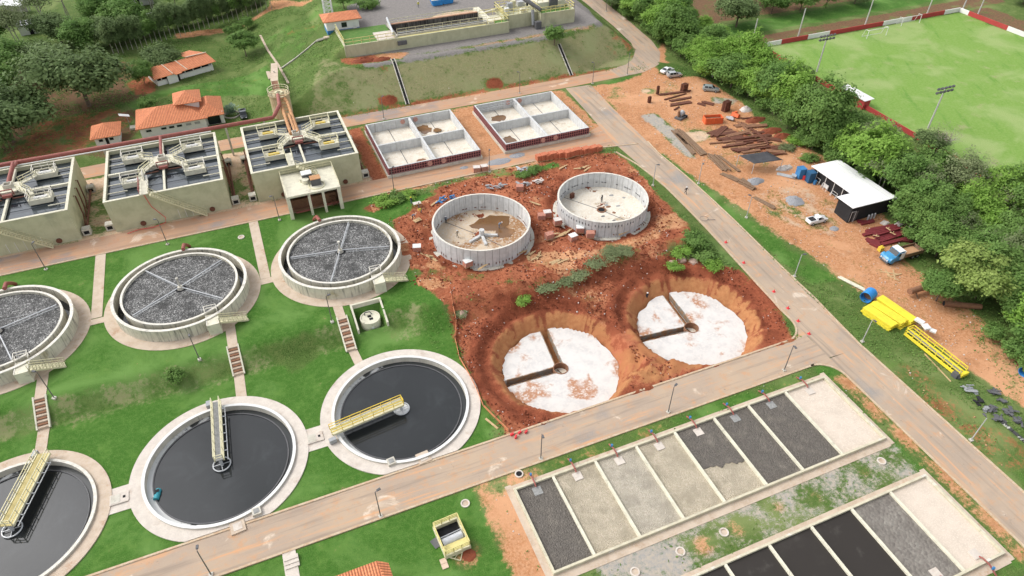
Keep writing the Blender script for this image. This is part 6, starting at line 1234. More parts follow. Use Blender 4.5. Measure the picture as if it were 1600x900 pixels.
# ------------------------------------------------------------------ white roofed shed
t=T('site_shed','black walled site shed with a large white L shaped roof','shed',(103.0,76.7,float(h0(106,84))))
part(MB().bx(4.1,4.3,.5,15.2,-.4,3.1).bx(4.3,10.2,15.0,15.2,-.4,3.0).bx(10.0,10.2,.5,15,-.4,2.8).bx(.3,10.2,.3,.5,-.4,3.0).bx(.3,.5,.5,4.0,-.4,3.0).bx(.5,4.1,3.8,4.0,-.4,3.0),'wall',BLACK,t)
m=MB(); pl=[(-.2,-.2),(10.95,-.2),(10.95,15.6),(3.3,15.6),(3.3,4.2),(-.2,4.2)]; m.add([(x,y,3.4-.03*x) for x,y in pl]+[(x,y,3.54-.03*x) for x,y in pl],[tuple(range(5,-1,-1)),tuple(range(6,12))]+[(k,(k+1)%6,6+(k+1)%6,6+k) for k in range(6)]); rf=part(m,'roof',ROOFW,t)
m=MB(); [m.bar((3.4+i*1.5,-.15,3.55-.03*(3.4+i*1.5)),(3.4+i*1.5,15.5,3.55-.03*(3.4+i*1.5)),.05,.04) for i in range(5)]; part(m,'sheet_ridge',GALV,rf); m=MB(); m.box((11.4,.9,2.5),(1.5,1.7,.1)); part(m,'lean_to_roof',ROOFW,t); part(MB().bx(11.9,12.0,.2,1.6,-.4,2.4).bx(10.25,12,.15,.25,-.4,2.4),'lean_to_wall',BLACK,t)
for y in (13.6,11,8.6,6.2): part(MB().bx(3.4,3.5,y,y+.1,-.3,3.1),'post',WHITE,t)
for y,h in ((12.6,1.6),(10.2,1.4),(7.4,1.2)): 
    m=MB(); 
    for a,b in (((0,0,0),(0,0,h)),((0,1.5,0),(0,1.5,h)),((0,0,h),(0,1.5,h)),((0,0,h*.5),(0,1.5,h*.5)),((-.5,0,0),(0,0,h)),((-.5,1.5,0),(0,1.5,h))): m.bar(Vector(a)+Vector((3.8,y,0)),Vector(b)+Vector((3.8,y,0)),.07)
    part(m,'rack_frame',WHITE,t)
part(MB().box((3.85,10.8,1.0),(.1,1.3,.9)),'white_board',WHITE,t); part(MB().bx(1.2,2.3,.24,.29,-.2,2.0),'door',GREYD,t); m=MB(); m.bx(.5,.6,.18,.24,-.2,2.2).bx(1.5,1.6,.1,.2,-.2,2.2).bx(.5,1.6,.1,.2,2.1,2.2); part(m,'door_frame',GALV,t)
for k,(x,y,l) in enumerate(((106.0,89.8,'blue plastic drum standing by the front of the site shed'),(105.0,92.0,'red gas drum standing by the corner of the site shed'))): q=(x,y,float(h0(x,y))); t2=T('drum',l,'drum',q); part(MB().cyl(0,0,0,.95,.32,.32,16).ring(0,0,.3,.345,.45,.5,16),'shell',BLUEP if k==0 else CONER,t2)
for k,(x,w) in enumerate(((4.6,0),(5.4,0),(6.2,0))): t2=T('gas_bottle','grey gas bottle standing against the near end wall of the site shed','gas bottle',(103+x+.4,76.4,float(h0(108,76))),0,'gas bottles at the shed end'); part(MB().cyl(0,0,0,1.1,.2,.2,12).cyl(0,0,1.1,1.3,.2,.08,12),'bottle',GALV,t2); part(MB().cyl(0,0,1.3,1.42,.06,.06,8),'valve',GREYD,t2)
for u,v,l,m_ in ((1249,277,'dark blue portable toilet cabin, left one beside the shed',BLUEP),(1264,283,'dark blue portable toilet cabin, right one beside the shed',BLUED)):
    q=at(u,v); t=T('toilet_cabin',l,'cabin',q,R(-8),'toilet cabins'); part(MB().bx(-.75,.75,-.75,.75,0,2.2),'shell',m_,t); part(MB().box((0,0,2.27),(1.6,1.6,.14)),'roof',m_,t); part(MB().bx(.76,.8,-.45,.45,.1,1.9),'door',BLACK,t)
q=at(1186,266); t=T('tarp_canopy','charcoal tarpaulin canopy on thin poles in the rusty steel yard','canopy',q); m=MB(); vs=[];fs=[]; n=6
for i in range(n+1):
    for j in range(n+1):
        a=i/n;b=j/n; vs.append((-3.6+6.2*a+1.3*b,3.2-1.4*a-4.6*b+.9*b,2.7-.35*math.sin(PI*a)*math.sin(PI*b)+.5*(a-b)*.6))
fs=[(i*(n+1)+j,(i+1)*(n+1)+j,(i+1)*(n+1)+j+1,i*(n+1)+j+1) for i in range(n) for j in range(n)]; m.add(vs,fs); o=part(m,'tarpaulin',TARP,t); md=o.modifiers.new('thickness','SOLIDIFY'); md.thickness=.04
for i in (0,n,n*(n+1),(n+1)**2-1): v_=vs[i]; part(MB().bar((v_[0],v_[1],-.2),(v_[0],v_[1],v_[2]),.09),'pole',GALV,t)
q=at(1228,275); solo(MB().box((0,0,.12),(1.1,3.8,.1),.75).box((1.2,-1.0,.5),(1.6,1.0,.12),.7,.15),'metal_ramp',GALV,'pale metal ramp and grey sheet lying beside the canopy','ramp',q)
def heap(u,v,r,h,m_,name,label,ry=None,seed=1,grp=None,cat='heap'):
    q=at(u,v); m=MB(); n=22; rr=random.Random(seed); rg=5; vs=[(0,0,h)]; fs=[]
    for i in range(1,rg+1):
        f=i/rg
        for k in range(n): a=2*PI*k/n; q_=f*(1+rr.uniform(-.13,.13)); vs.append((r*q_*math.cos(a),(ry or r)*q_*math.sin(a),h*max(0,(1-f))**.8*(1+rr.uniform(-.2,.2))-(.06 if i==rg else 0)))
    for k in range(n):
        fs.append((0,1+k,1+(k+1)%n))
        for i in range(1,rg): a=1+(i-1)*n; b=1+i*n; fs.append((a+k,b+k,b+(k+1)%n,a+(k+1)%n))
    m.add(vs,fs); return solo(m,name,m_,label,cat,q,0,grp)
heap(1240,313,2.1,.55,GRAVH,'gravel_heap','round grey gravel heap in front of the white roofed shed',1.9); heap(1180,283,2.2,.6,GRAVH,'gravel_heap','small grey gravel heap under the tarpaulin canopy',1.3,3); heap(1303,357,1.1,.18,GRAVH,'gravel_heap','thin grey gravel patch beside the white pickup',.8,4)
heap(780,253,3.2,.35,GRAVH,'gravel_heap','grey gravel spread beside the square tanks on the middle road',1.5,5); heap(808,243,2.2,.25,GRAVH,'gravel_heap','smaller grey gravel spread below the right square tank',1.2,6); heap(725,262,1.1,.3,GRAVH,'gravel_heap','small grey rubble heap at the left square tank corner',.7,8)
heap(568,95,3.2,.9,SOILR,'soil_heap','red soil heap at the edge of the upper platform, left',1.5,9); heap(597,93,2.6,.7,SOILR,'soil_heap','red soil heap at the edge of the upper platform, right',1.2,10)
heap(1180,188,3,.8,SOILR,'soil_heap','dark red soil heap beside the orange skip',1.3,12); heap(1205,205,3.4,.7,SOILR,'soil_heap','dark red soil heap among the rusty beams',1.6,13); heap(1222,213,2.6,.7,SOILR,'soil_heap','dark red soil heap at the tree edge of the yard',1.5,14)
heap(1165,172,1.6,1.1,WRAP,'rubble_heap','pale rubble heap at the tree edge above the orange skip',1.3,15); heap(1225,263,2.2,.8,WRAP,'rubble_heap','pale rubble heap between canopy and toilet cabins',1.0,16)
heap(733,868,1.0,.35,SOILR,'soil_heap','small brown soil heap next to the yellow framed pit',.9,17); heap(722,490,.8,.5,ROCK,'rubble_heap','grey rubble heap by the orange fence corner',1.0,18)
# orange open skip and neighbours
def skip(u,v,rz,label,m_=ORANGE):
    q=at(u,v); t=T('orange_skip',label,'skip',q,rz); L,Wd,Hh=4.4,1.9,1.5; m=MB(); m.bx(-L/2,L/2,-Wd/2,Wd/2,0,.12).bx(-L/2,L/2,-Wd/2,-Wd/2+.1,.12,Hh).bx(-L/2,L/2,Wd/2-.1,Wd/2,.12,Hh).bx(-L/2,-L/2+.1,-Wd/2+.1,Wd/2-.1,.12,Hh).bx(L/2-.1,L/2,-Wd/2+.1,Wd/2-.1,.12,Hh); part(m,'body',m_,t)
    for i in range(5):
        for s in (-1,1): part(MB().box((-L/2+.3+i*(L-.6)/4,s*(Wd/2+.06),Hh/2),(.14,.118,Hh)),'rib',m_,t)
    part(MB().bx(-L/2+.1,L/2-.1,-Wd/2+.1,Wd/2-.1,.5,.9),'load',RUSTL,t)
skip(1113,191,heading(1098,190,1128,188),'orange open skip standing in the rusty steel yard')
q=at(1143,187); solo(MB().box((-.5,0,.5),(1.0,1.9,.5),.5,.4).box((-.1,.4,.3),(1.3,1.2,.3),-.3),'folded_sheeting',GALV,'crumpled pale grey sheeting right of the orange skip','sheeting',q)
q=at(1149,183); solo(MB().box((0,0,.5),(1.2,1.8,.9),.4,.5).box((.3,.8,.5),(1.3,.5,.9),.1),'orange_form',ORANGE,'small tilted orange steel form right of the skip','steel form',q)
q=at(1064,184); t=T('concrete_mixer','small dusty machine with a drum standing in the yard left of the skip','machine',q,.4); part(MB().bx(-1.5,1.5,-.9,.9,.0,.45),'frame',GREYD,t); part(MB().tube([(-.6,0,.9),(.5,0,1.3)],[.45,.7],14),'drum',GREYM,t); part(MB().cyl(-.8,.3,.4,2.0,.3,.3,12),'hopper',RUSTL,t); part(MB().tube([(.9,-1,.3),(.9,1,.3)],.3,12),'wheel',RUBBER,t)
for u,v,l,w,d,h in ((1133,173,'tall rusty panel stack standing at the tree side of the yard',1.9,1.3,2.6),(1068,142,'round topped rusty bundle standing in the yard top',1.7,1.2,2.0),(1027,147,'narrow rusty panel leaning at the yard entrance',.7,.5,2.2),(1014,160,'small rusty box lying by the yard entrance',.8,.6,1.6)):
    q=at(u,v); m=MB(); n=6
    for i in range(n): m.box((0,-d/2+d*(i+.5)/n,h/2*(1-.05*(i%2))),(w*(1-.06*(i%3)),d/n*.8,h*(1-.05*(i%2))),.06*(i%2))
    m.bar((-w/2,-d/2-.05,h*.3),(w/2,-d/2-.05,h*.3),.1).bar((-w/2,-d/2-.05,h*.7),(w/2,-d/2-.05,h*.7),.1); solo(m,'panel_stack',RUST,l,'panel stack',q,.2)
# rusty beams laid on the dirt: every row is a thing
rr=random.Random(9)
def beam(u0,v0,u1,v1,w,h,label,m_=RUST,name='steel_beam',grp='rusty beams laid on the yard',n=1):
    a=at(u0,v0);b=at(u1,v1); m=MB(); d=(b-a); L=d.length; ang_=math.atan2(d.y,d.x)
    for k in range(n):
        o=(k-(n-1)/2)*w*1.12; z=h/2+(h*.9 if (k%3==1 and n>3) else 0)
        m.bx(-L/2+rr.uniform(-.4,.4),L/2+rr.uniform(-.4,.4),o-w/2,o+w/2,z-h/2,z+h/2)
    c=(a+b)/2; c.z=min(a.z,b.z); solo(m,name,m_,label,'steel beam' if m_ in(RUST,RUSTL) else 'timber',c,ang_,grp)
L1='long rusty beam bundle in the yard top, below the parked cars'
for u0,v0,u1,v1,n in ((1030,149,1078,143,2),(1040,156,1072,147,1),(1046,159,1080,153,2),(1048,165,1080,160,3),(1054,172,1062,167,1),(1090,162,1100,165,2),(1098,160,1114,164,3)): beam(u0,v0,u1,v1,.35,.3,L1,RUST,n=n)
L2='rusty beam in the dense rows in the middle of the yard'
rows=[(1125,209,1150,206),(1130,222,1158,217),(1148,227,1178,223),(1155,233,1196,228),(1170,216,1205,212),(1185,222,1214,218),(1138,228,1160,224),(1150,238,1172,234),(1200,244,1225,241),(1170,244,1192,242),(1205,232,1230,230),(1108,210,1128,203),(1148,198,1166,196),(1120,206,1146,204),(1119,212,1152,208),(1135,215,1172,206),(1120,219,1160,214),(1142,220,1185,214),(1110,225,1150,221),(1150,223,1190,219),(1128,231,1165,226),(1165,229,1205,223),(1142,235,1180,230),(1180,234,1212,230),(1158,240,1186,236),(1188,240,1222,236),(1160,193,1190,214),(1153,192,1180,216),(1178,205,1200,226),(1165,210,1210,206),(1175,199,1200,197),(1160,186,1185,184),(1196,228,1226,234),(1198,237,1228,240),(1115,215,1132,200),(1192,216,1220,221),(1165,200,1182,197)]
for i,(a,b,c,d) in enumerate(rows): beam(a,b,c,d,rr.uniform(.3,.5),rr.uniform(.25,.45),L2,RUST if i%3 else RUSTL,n=rr.choice((1,2,2,3)))
L3='long timber bundle lying between the gravel strip and the steel rows'
for a,b,c,d,n in ((1052,205,1085,242,3),(1058,203,1098,243,4),(1064,206,1101,241,3),(1056,210,1075,228,2)): beam(a,b,c,d,.3,.3,L3,WOODG,'timber_bundle','timber in the yard',n)
L4='short timber stack near the tarpaulin canopy in the lower yard'
for a,b,c,d,n in ((1110,243,1135,268,5),(1121,242,1155,269,2),(1128,272,1152,283,3),(1140,275,1178,296,4),(1175,306,1210,326,3),(1160,280,1172,290,2)): beam(a,b,c,d,.32,.32,L4,WOODG,'timber_stack','timber in the yard',n)
# maroon steel beams beside the truck
L5='maroon painted steel beam in the pile between shed and blue truck'
rows=[(1352,364,1400,354,3),(1360,360,1385,356,2),(1366,371,1408,359,4),(1372,378,1422,362,3),(1376,384,1424,372,2),(1346,369,1380,362,2),(1362,382,1375,388,2),(1352,374,1372,384,3),(1358,376,1376,380,2),(1344,351,1366,346,2),(1342,347,1360,349,2),(1405,376,1425,378,2)]
for i,(a,b,c,d,n) in enumerate(rows): beam(a,b,c,d,.34,.42,L5,MAROON,'maroon_beam','maroon beams by the truck',n)
for i,(u,v) in enumerate(((1385,364),(1392,371),(1415,367),(1366,375))): q=at(u,v,.9); solo(MB().box((0,0,.1),(.25,1.1,.08),.3*i).box((.3,.2,.12),(.7,.12,.06),.5),'packing_board',WOOD,'pale packing board lying on the maroon beam pile','board',q,0,'packing boards')
q=at(1427,356); solo(MB().tube([(-.9,0,.5),(.9,0,.5)],.5,16),'concrete_pipe',CONC,'short concrete pipe lying at the tree edge beyond the maroon beams','pipe',q,.1)
for u,v,l in ((1382,349,'pale pallet lying left on the grass behind the maroon beams'),(1404,351,'grey slab lying near the concrete pipe')): q=at(u,v); solo(MB().box((0,0,.1),(1.7,1.2,.12),.3).box((0,0,.22),(1.4,.9,.1),.35),'pallet',WRAP,l,'pallet',q)
q=at(1375,392); solo(MB().box((0,0,.5),(.9,.7,.9)).box((.1,.1,1.0),(.5,.4,.15)),'yellow_box',YELD,'yellow machine box in front of the blue truck','machine',q)
L6='loose pale board in the timber scrap below the truck'
for a,b,c,d in ((1378,425,1408,430),(1392,432,1410,428),(1382,420,1390,432),(1385,430,1402,438),(1395,420,1398,436)): beam(a,b,c,d,.25,.15,L6,WOOD,'scrap_board','scrap boards below the truck',1)
q=at(1448,455); t=T('rusted_pipe','long rusty pipe raised on trestles under the belt trees','pipe',q,heading(1425,458,1472,444)); part(MB().tube([(-4.5,0,1.3),(4.5,0,1.3)],.55,14),'pipe',RUSTL,t); [part(MB().bar((x,-1,0),(x,.2,1.1),.2).bar((x,1,0),(x,-.2,1.1),.2),'trestle',WOODG,t) for x in (-3,0,3)]
q=at(1502,480); t=T('rusted_pipe','short rusty pipe lying on the dirt at the tree edge','pipe',q,heading(1478,477,1530,482)); part(MB().tube([(-3,0,.5),(3,0,.5)],.5,14),'pipe',RUSTL,t); part(MB().tube([(-3.05,0,.5),(-2.9,0,.5)],.42,14),'open_end',DARK,t)
# verge: blue ring, yellow media packs, truss bridge, scrap
def _mb_disc(n):
    m=MB(); m.add([(.3,0.94*math.cos(2*PI*k/n),0.94*math.sin(2*PI*k/n)) for k in range(n)]+[(.2,0.94*math.cos(2*PI*k/n),0.94*math.sin(2*PI*k/n)) for k in range(n)],[tuple(range(n)),tuple(range(2*n-1,n-1,-1))]); return m
def bluering(u,v,rz,l):
    q=at(u,v); t=T('blue_tank_ring',l,'pipe ring',(q.x,q.y,q.z+1.0),rz,'blue tank rings'); m=MB(); n=30; vs=[]
    for k in range(n):
        a=2*PI*k/n
        for x,r in ((-1,1.02),(1.1,1.02),(1.1,.95),(-1,.95)): vs.append((x,r*math.cos(a),r*math.sin(a)))
    m.add(vs,[(4*k+j,4*k+(j+1)%4,4*((k+1)%n)+(j+1)%4,4*((k+1)%n)+j) for k in range(n) for j in range(4)]); part(m,'shell',BLUEB,t); 
    part(_mb_disc(n),'rusty_bottom',RUSTL,t)
bluering(1354,468,R(18),'blue steel tank ring lying open beside the yellow stack'); bluering(1602,584,R(18),'blue steel tank ring cut by the right frame edge')
q=at(1330,445); solo(MB().tube([(-2.6,0,.22),(2.6,0,.22)],.2,10).tube([(-2.4,.42,.2),(2.2,.42,.2)],.16,10),'pale_pipe',CREAML,'two pale pipes lying on the grass behind the blue ring','pipe',q,heading(1300,435,1348,461))
rr=random.Random(2); y0=at(1384,497)
for row,(u0,v0,u1,v1) in enumerate(((1350,486,1394,516),(1359,479,1411,512),(1372,472,1424,508))):
    a=at(u0,v0);b=at(u1,v1); d=b-a; L=d.length; ang_=math.atan2(d.y,d.x); c=(a+b)/2; t=T('yellow_panel_stack',('front','middle','rear')[row]+' row of bright yellow folded panels stacked on the verge','panel stack',c,ang_,'yellow panel stacks'); n=5
    for k in range(n):
        z=.12+k*.24; part(MB().box((rr.uniform(-.15,.15),rr.uniform(-.04,.04),z),(L+rr.uniform(-.5,.3),1.9-.05*k,.2)).box((0,0,z+.115),(L*.97,.5,.05)),'panel',YELB,t)
a=at(1417,522); b=at(1500,588); d=(b-a); L=d.length; ang_=math.atan2(d.y,d.x); t=T('truss_bridge','yellow railed scraper bridge lying on the verge grass','bridge',(a+b)/2,ang_)
m=MB(); 
for y in (-.75,.75): m.bar((-L/2,y,.45),(L/2,y,.45),.25,.4)
for i in range(10): m.bar((-L/2+L*i/9,-.7,.4),(-L/2+L*i/9,.7,.4),.15)
part(m,'girder',YELB,t); part(MB().bx(-L/2+.1,L/2-.1,-.3,.3,.66,.72),'deck',GRATE,t); m=MB(); m.rail([(-L/2,.75,.65),(L/2,.75,.65)],1.1,1.4,.055,1).rail([(-L/2,-.75,.65),(L/2,-.75,.65)],1.1,1.4,.055,1).rail([(-L/2,.75,.65),(-L/2,-.75,.65)],1.1,1.5,.055,1); part(m,'railing',YELB,t)
part(MB().box((L/2-.3,-.9,.5),(.9,.7,.9)).tube([(L/2+.1,-.9,.3),(L/2+.1,-.5,.3)],.35,14),'drive_unit',GREYD,t); part(MB().box((L/2+.2,.2,.6),(.5,1.6,.6)),'end_carriage',YELB,t)
q=at(1440,519,1.3); solo(MB().box((-1.2,.1,.2),(1.4,.9,.3),.2).box((.3,-.1,.25),(1.2,1.0,.35),-.3).box((1.4,.2,.2),(.9,.8,.25),.5),'white_bundle',WHITE,'white wrapped bundle lying on the yellow scraper bridge','bundle',q,ang_)
GS='grey scrap laid on the verge'
for i,(u,v,mm,l,w,d) in enumerate(((1513,611,GREYM,'pale grey frame scrap lying nearest the yellow bridge',2.6,1.8),(1527,628,BLACK,'black box shaped scrap on the verge',1.7,1.2),(1540,641,GREYM,'pale bent plate scrap beside black pieces',1.2,1.0),(1549,641,GREYD,'black bent bar scrap on the verge',1.8,1.1),(1553,614,GREYD,'dark grey frame scrap beside the dirt road',2.0,1.1),(1564,628,GREYD,'narrow dark grey frame scrap beside the dirt road',1.0,1.2),(1558,655,GREYD,'round grey mesh scrap on the verge',2.2,1.2),(1577,646,GREYD,'large dark mesh scrap with white bits on the verge',2.4,1.6),(1592,660,GREYD,'dark tangled scrap at the right frame edge',1.8,1.8))):
    q=at(u,v); m=MB(); r2=random.Random(i+40)
    for k in range(9): a=r2.uniform(0,PI); x=r2.uniform(-w/2,w/2)*.6; y=r2.uniform(-d/2,d/2)*.6; m.box((x,y,.12+.05*k),(r2.uniform(.5,1)*w*.7,r2.choice((.16,.3,.5)),.07),a,r2.uniform(-.12,.12),r2.uniform(-.1,.1))
    solo(m,'scrap_pile',mm,l,'scrap',q,0,GS)
q=at(1585,678); m=MB(); [m.box((-2.6+i*.9,0,.2),(.8,.35,.3)) for i in range(7)]; solo(m,'sleeper_row',mat('striped_sleepers',(.5,.5,.46),(.06,.06,.06),.9,amt=(.48,.5)),'row of black and white sleepers on the verge at the right edge','sleepers',q,heading(1570,664,1600,690))
beam(1446,555,1484,595,.16,.12,'thin pale pole lying on the verge grass beside the yellow bridge',WOOD,'ground_pole','poles lying on the verge',1)
# ------------------------------------------------------------------ block pallets, planks, barriers in the construction area
def pallet(u,v,rz,label,grp,m_=BRICKP,top=WRAP,s=(1.2,1.0,.95),name='block_pallet',cat='brick pallet',dz=0):
    q=at(u,v,dz); t=T(name,label,cat,q,rz,grp); part(MB().bx(-s[0]/2,s[0]/2,-s[1]/2,s[1]/2,0,.12),'pallet',WOOD,t); m=MB()
    for i in range(3): m.box((.02*(i-1),0,.12+(s[2]-.12)*(i+.5)/3),(s[0]*.98,s[1]*.98,(s[2]-.12)/3-.02),.01*i)
    part(m,'block_stack',m_,t)
    if top: part(MB().box((0,0,s[2]+.03),(s[0],s[1],.06)),'cover_sheet',top,t)
    return t
PG='brick pallets round the new tanks'
for u,v,l in ((858,372,'brick pallet at the left of the pallet cluster below the right round tank'),(846,342,'narrow brick pallet lying between the two round tanks'),(855,338,'second narrow brick pallet between the two round tanks'),(871,350,'wide brick pallet nearest the right round tank wall, left'),(895,375,'brick pallet standing forward of the pale wrapped pair'),(906,362,'pale wrapped brick pallet beside the pallet pair'),(914,356,'pale wrapped brick pallet close to the tank wall'),(922,370,'brick pallet at the right of the cluster, front'),(932,363,'brick pallet at the right of the cluster, rear'),(652,392,'single white topped brick pallet by the right trickling filter'),(731,415,'single white topped brick pallet in front of the left round tank'),(855,335,''),(812,297,'pink brick stack beside rubble behind the left round tank'),(745,268,'low brick stack by the middle road, left'),(757,266,'low brick stack by the middle road, right')):
    if l: pallet(u,v,random.Random(u).uniform(-.4,.4),l,PG,BRICKP,WHITE if 'white' in l or 'pale' in l else (WRAP if u%2 else None),s=(1.5,1.2,1.15))
i=0
for u in np.linspace(843,934,15):
    v=np.interp(u,[843,880,934],[250,245,236]); pallet(float(u),float(v),.12*(i%3),'orange brick pallet in the long row beside the middle road','orange brick pallets in a row',BRICK,None if i%3 else BRICK,s=(1.6,1.3,1.25+.2*(i%2)),name='brick_pallet'); i+=1
for u,v in ((886,246),(893,244)): pallet(u,v,.2,'orange brick pallet stacked forward of the long row','orange brick pallets in a row',BRICK,None,s=(1.3,1.1,1.5),name='brick_pallet')
rr=random.Random(77); LP='loose timber plank lying on the red soil round the new tanks'
for u,v,a in ((880,366,.3),(888,363,.5),(875,370,.1),(865,367,-.1),(672,402,2.2),(676,404,2.0),(667,399,2.4),(830,398,.5),(842,400,.9),(838,404,.3),(827,401,1.1),(868,409,.1),(905,405,-.2),(880,409,.2),(880,262,.4),(905,264,-.2),(913,262,.2),(918,265,.5),(836,318,2.2),(870,410,.3),(806,391,.3),(814,396,.2),(962,362,.1),(975,365,.2),(680,318,.6),(688,330,.8),(755,418,.4)):
    q=at(u,v,.12); solo(MB().bx(-1.3,1.3,-.1,.1,0,.07).bx(-1.1,.9,.14,.3,0,.05),'timber_plank',WOOD,LP,'plank',q,a,'loose planks')
m=MB(); 
for i in range(16): m.bx(i*.5-.05,i*.5+.05,-.9,.9,0,.12)
solo(m,'slat_pallet_row',WOODG,'curved row of slats lying under the right round tank wall','slats',at(966,361,.15)+Vector((-1.6,-.2,0)),.12)
q=at(962,357); m=MB(); [m.box((r_*1.0,.2*r_,.1+.1*abs(r_)),(1.4,.4,.3),r_) for r_ in (-2,-1,0,1,2)]; solo(m,'formwork_scrap',GREYM,'grey formwork scrap pile under the right round tank wall','scrap',q)
for u,v,l,m_ in ((775,293,'grey rebar and pipe pile behind the left round tank',GREYM),(835,287,'pale rubble and sheeting pile behind the left round tank',WRAP),(815,292,'blue grey sacks pile behind the left round tank',GREYM),(697,313,'blue tools lying on the red soil left of the round tank',BLUEP),(815,268,'blue and white tarpaulin crumpled by the roadside bushes',GALV)):
    q=at(u,v,.1); r2=random.Random(u); m=MB(); [m.box((r2.uniform(-1.8,1.8),r2.uniform(-.6,.6),.15+.04*k),(r2.uniform(.5,1.6),r2.uniform(.1,.4),.12),r2.uniform(0,3),r2.uniform(-.2,.2)) for k in range(14)]; solo(m,'debris_pile',m_,l,'debris',q,0,'debris piles')
LB='pale boulder on the bank above the right pit'
for u,v,s in ((1066,407,1.1),(1083,410,1.2),(1050,412,1.0)):
    q=at(u,v,.1); m=MB(); bm=__import__('bmesh').new(); __import__('bmesh').ops.create_icosphere(bm,subdivisions=2,radius=s*.75); r2=random.Random(u)
    for vv in bm.verts: vv.co*=r2.uniform(.82,1.15); vv.co.z*=.7
    m.add([tuple(x.co) for x in bm.verts],[tuple(y.index for y in f.verts) for f in bm.faces]); bm.free(); solo(m,'boulder',ROCK,LB,'boulder',q,0,'boulders')
# orange mesh fence round the pits
t=T('mesh_fence','low orange plastic mesh fence along the left rim of the pits','fence',at(704,455)); p0=at(704,455); ps=[at(u,v)-p0 for u,v in ((704,455),(708,480),(713,502),(711,530),(718,560),(735,590),(745,610),(755,635),(775,655),(795,674))]
for a,b in zip(ps,ps[1:]): part(MB().bar(a+Vector((0,0,.25)),b+Vector((0,0,.25)),.05,.5),'mesh_panel',mat('orange_mesh',(.62,.25,.12),(.5,.2,.1),3),t)
for p in ps: part(MB().bar(p,p+Vector((0,0,.8)),.09),'post',WOODG,t)
beam(757,653,779,671,.3,.12,'pale plank lying on the grass at the pit corner',WOOD,'ground_plank','loose planks',1)
for i,(u,v) in enumerate(((800,680),(812,677),(822,676),(806,684))): q=at(u,v); solo(MB().box((0,0,.2),(.5,.25,.4),.3*i).bar((-.3,-.2,.2),(.3,.2,.5),.08),'barrier_block',CONER,'small red barrier piece at the road edge below the left pit','barrier',q,0,'red barrier pieces')
for i,(u,v) in enumerate(((1134,379),(1162,411),(1209,456),(1231,482),(1247,502),(1264,522))): q=at(u,v,.04); t=T('road_cone','small red cone standing in the line along the main road','cone',q,0,'red cones on the main road'); part(MB().cyl(0,0,.05,.5,.15,.05,12),'cone',CONER,t); part(MB().bx(-.25,.25,-.25,.25,0,.05),'base',CONER,t)
q=at(1100,342,.05); solo(MB().torus(0,0,.05,.8,.03,24).bar((.3,-.6,.06),(1.8,-1.2,.08),.06),'cable_coil',GREYD,'thin dark cable coil lying on the main road opposite the bushes','cable',q)
# ------------------------------------------------------------------ lamp posts
LG='lamp posts along the roads'
def lamp(u,v,l,h=5.6,pale=False):
    q=at(u,v); t=T('lamp_post',l,'lamp post',q,RNG.uniform(0,6),LG); part(MB().cyl(0,0,-.2,h,.085,.06,8),'pole',GALV if pale else GREYP,t); m=MB(); m.bar((0,0,h),(.35,0,h+.08),.07); m.box((.5,0,h+.1),(.5,.28,.14)); part(m,'lamp_head',GREYD,t); part(MB().bx(-.25,.25,-.25,.25,-.1,.18),'base',CONC,t)
for u,v,l in ((262,382,'lamp post behind the middle trickling filter beside the middle road'),(72,421,'lamp post on the lawn behind the left trickling filter'),(437,344,'lamp post at the lawn corner left of the pump deck'),(616,300,'lamp post beside the middle road below the left square tank'),(765,269,'lamp post beside the middle road below the right square tank'),(312,562,'lamp post standing on the lawn in front of the middle trickling filter'),(85,622,'lamp post by the left flight of lawn steps'),(519,503,'lamp post on the lawn left of the sump enclosure'),(595,807,'lamp post on the lower road opposite the right clarifier'),(330,898,'lamp post at the bottom edge opposite the middle clarifier'),(845,717,'lamp post on the lower road at the end of the long bed'),(1044,644,'lamp post on the lower road between the two pits'),(1225,579,'lamp post at the road junction by the right pit'),(926,131,'lamp post on the upper road, left of the grass island'),(980,117,'lamp post on the upper road at the grass island'),(947,18,'lamp post on the curving road at the top'),(812,146,'lamp post behind the right square tank on the upper road'),(600,186,'lamp post behind the left square tank on the upper road'),(880,293,'lamp post') ):
    if l!='lamp post': lamp(u,v,l)
for u,v,l in ((1347,534,'pale thin pole on the verge beside the yellow panels'),(1517,688,'pale thin pole on the verge beside the grey scrap'),(1241,432,'pale thin pole on the verge opposite the white pickup'),(1166,340,'pale thin pole on the verge by the walking man'),(1091,287,'pale thin pole on the verge near the timber bundles'),(1020,290,'thin pole on the main road edge by the right round tank')): lamp(u,v,l,5,True)
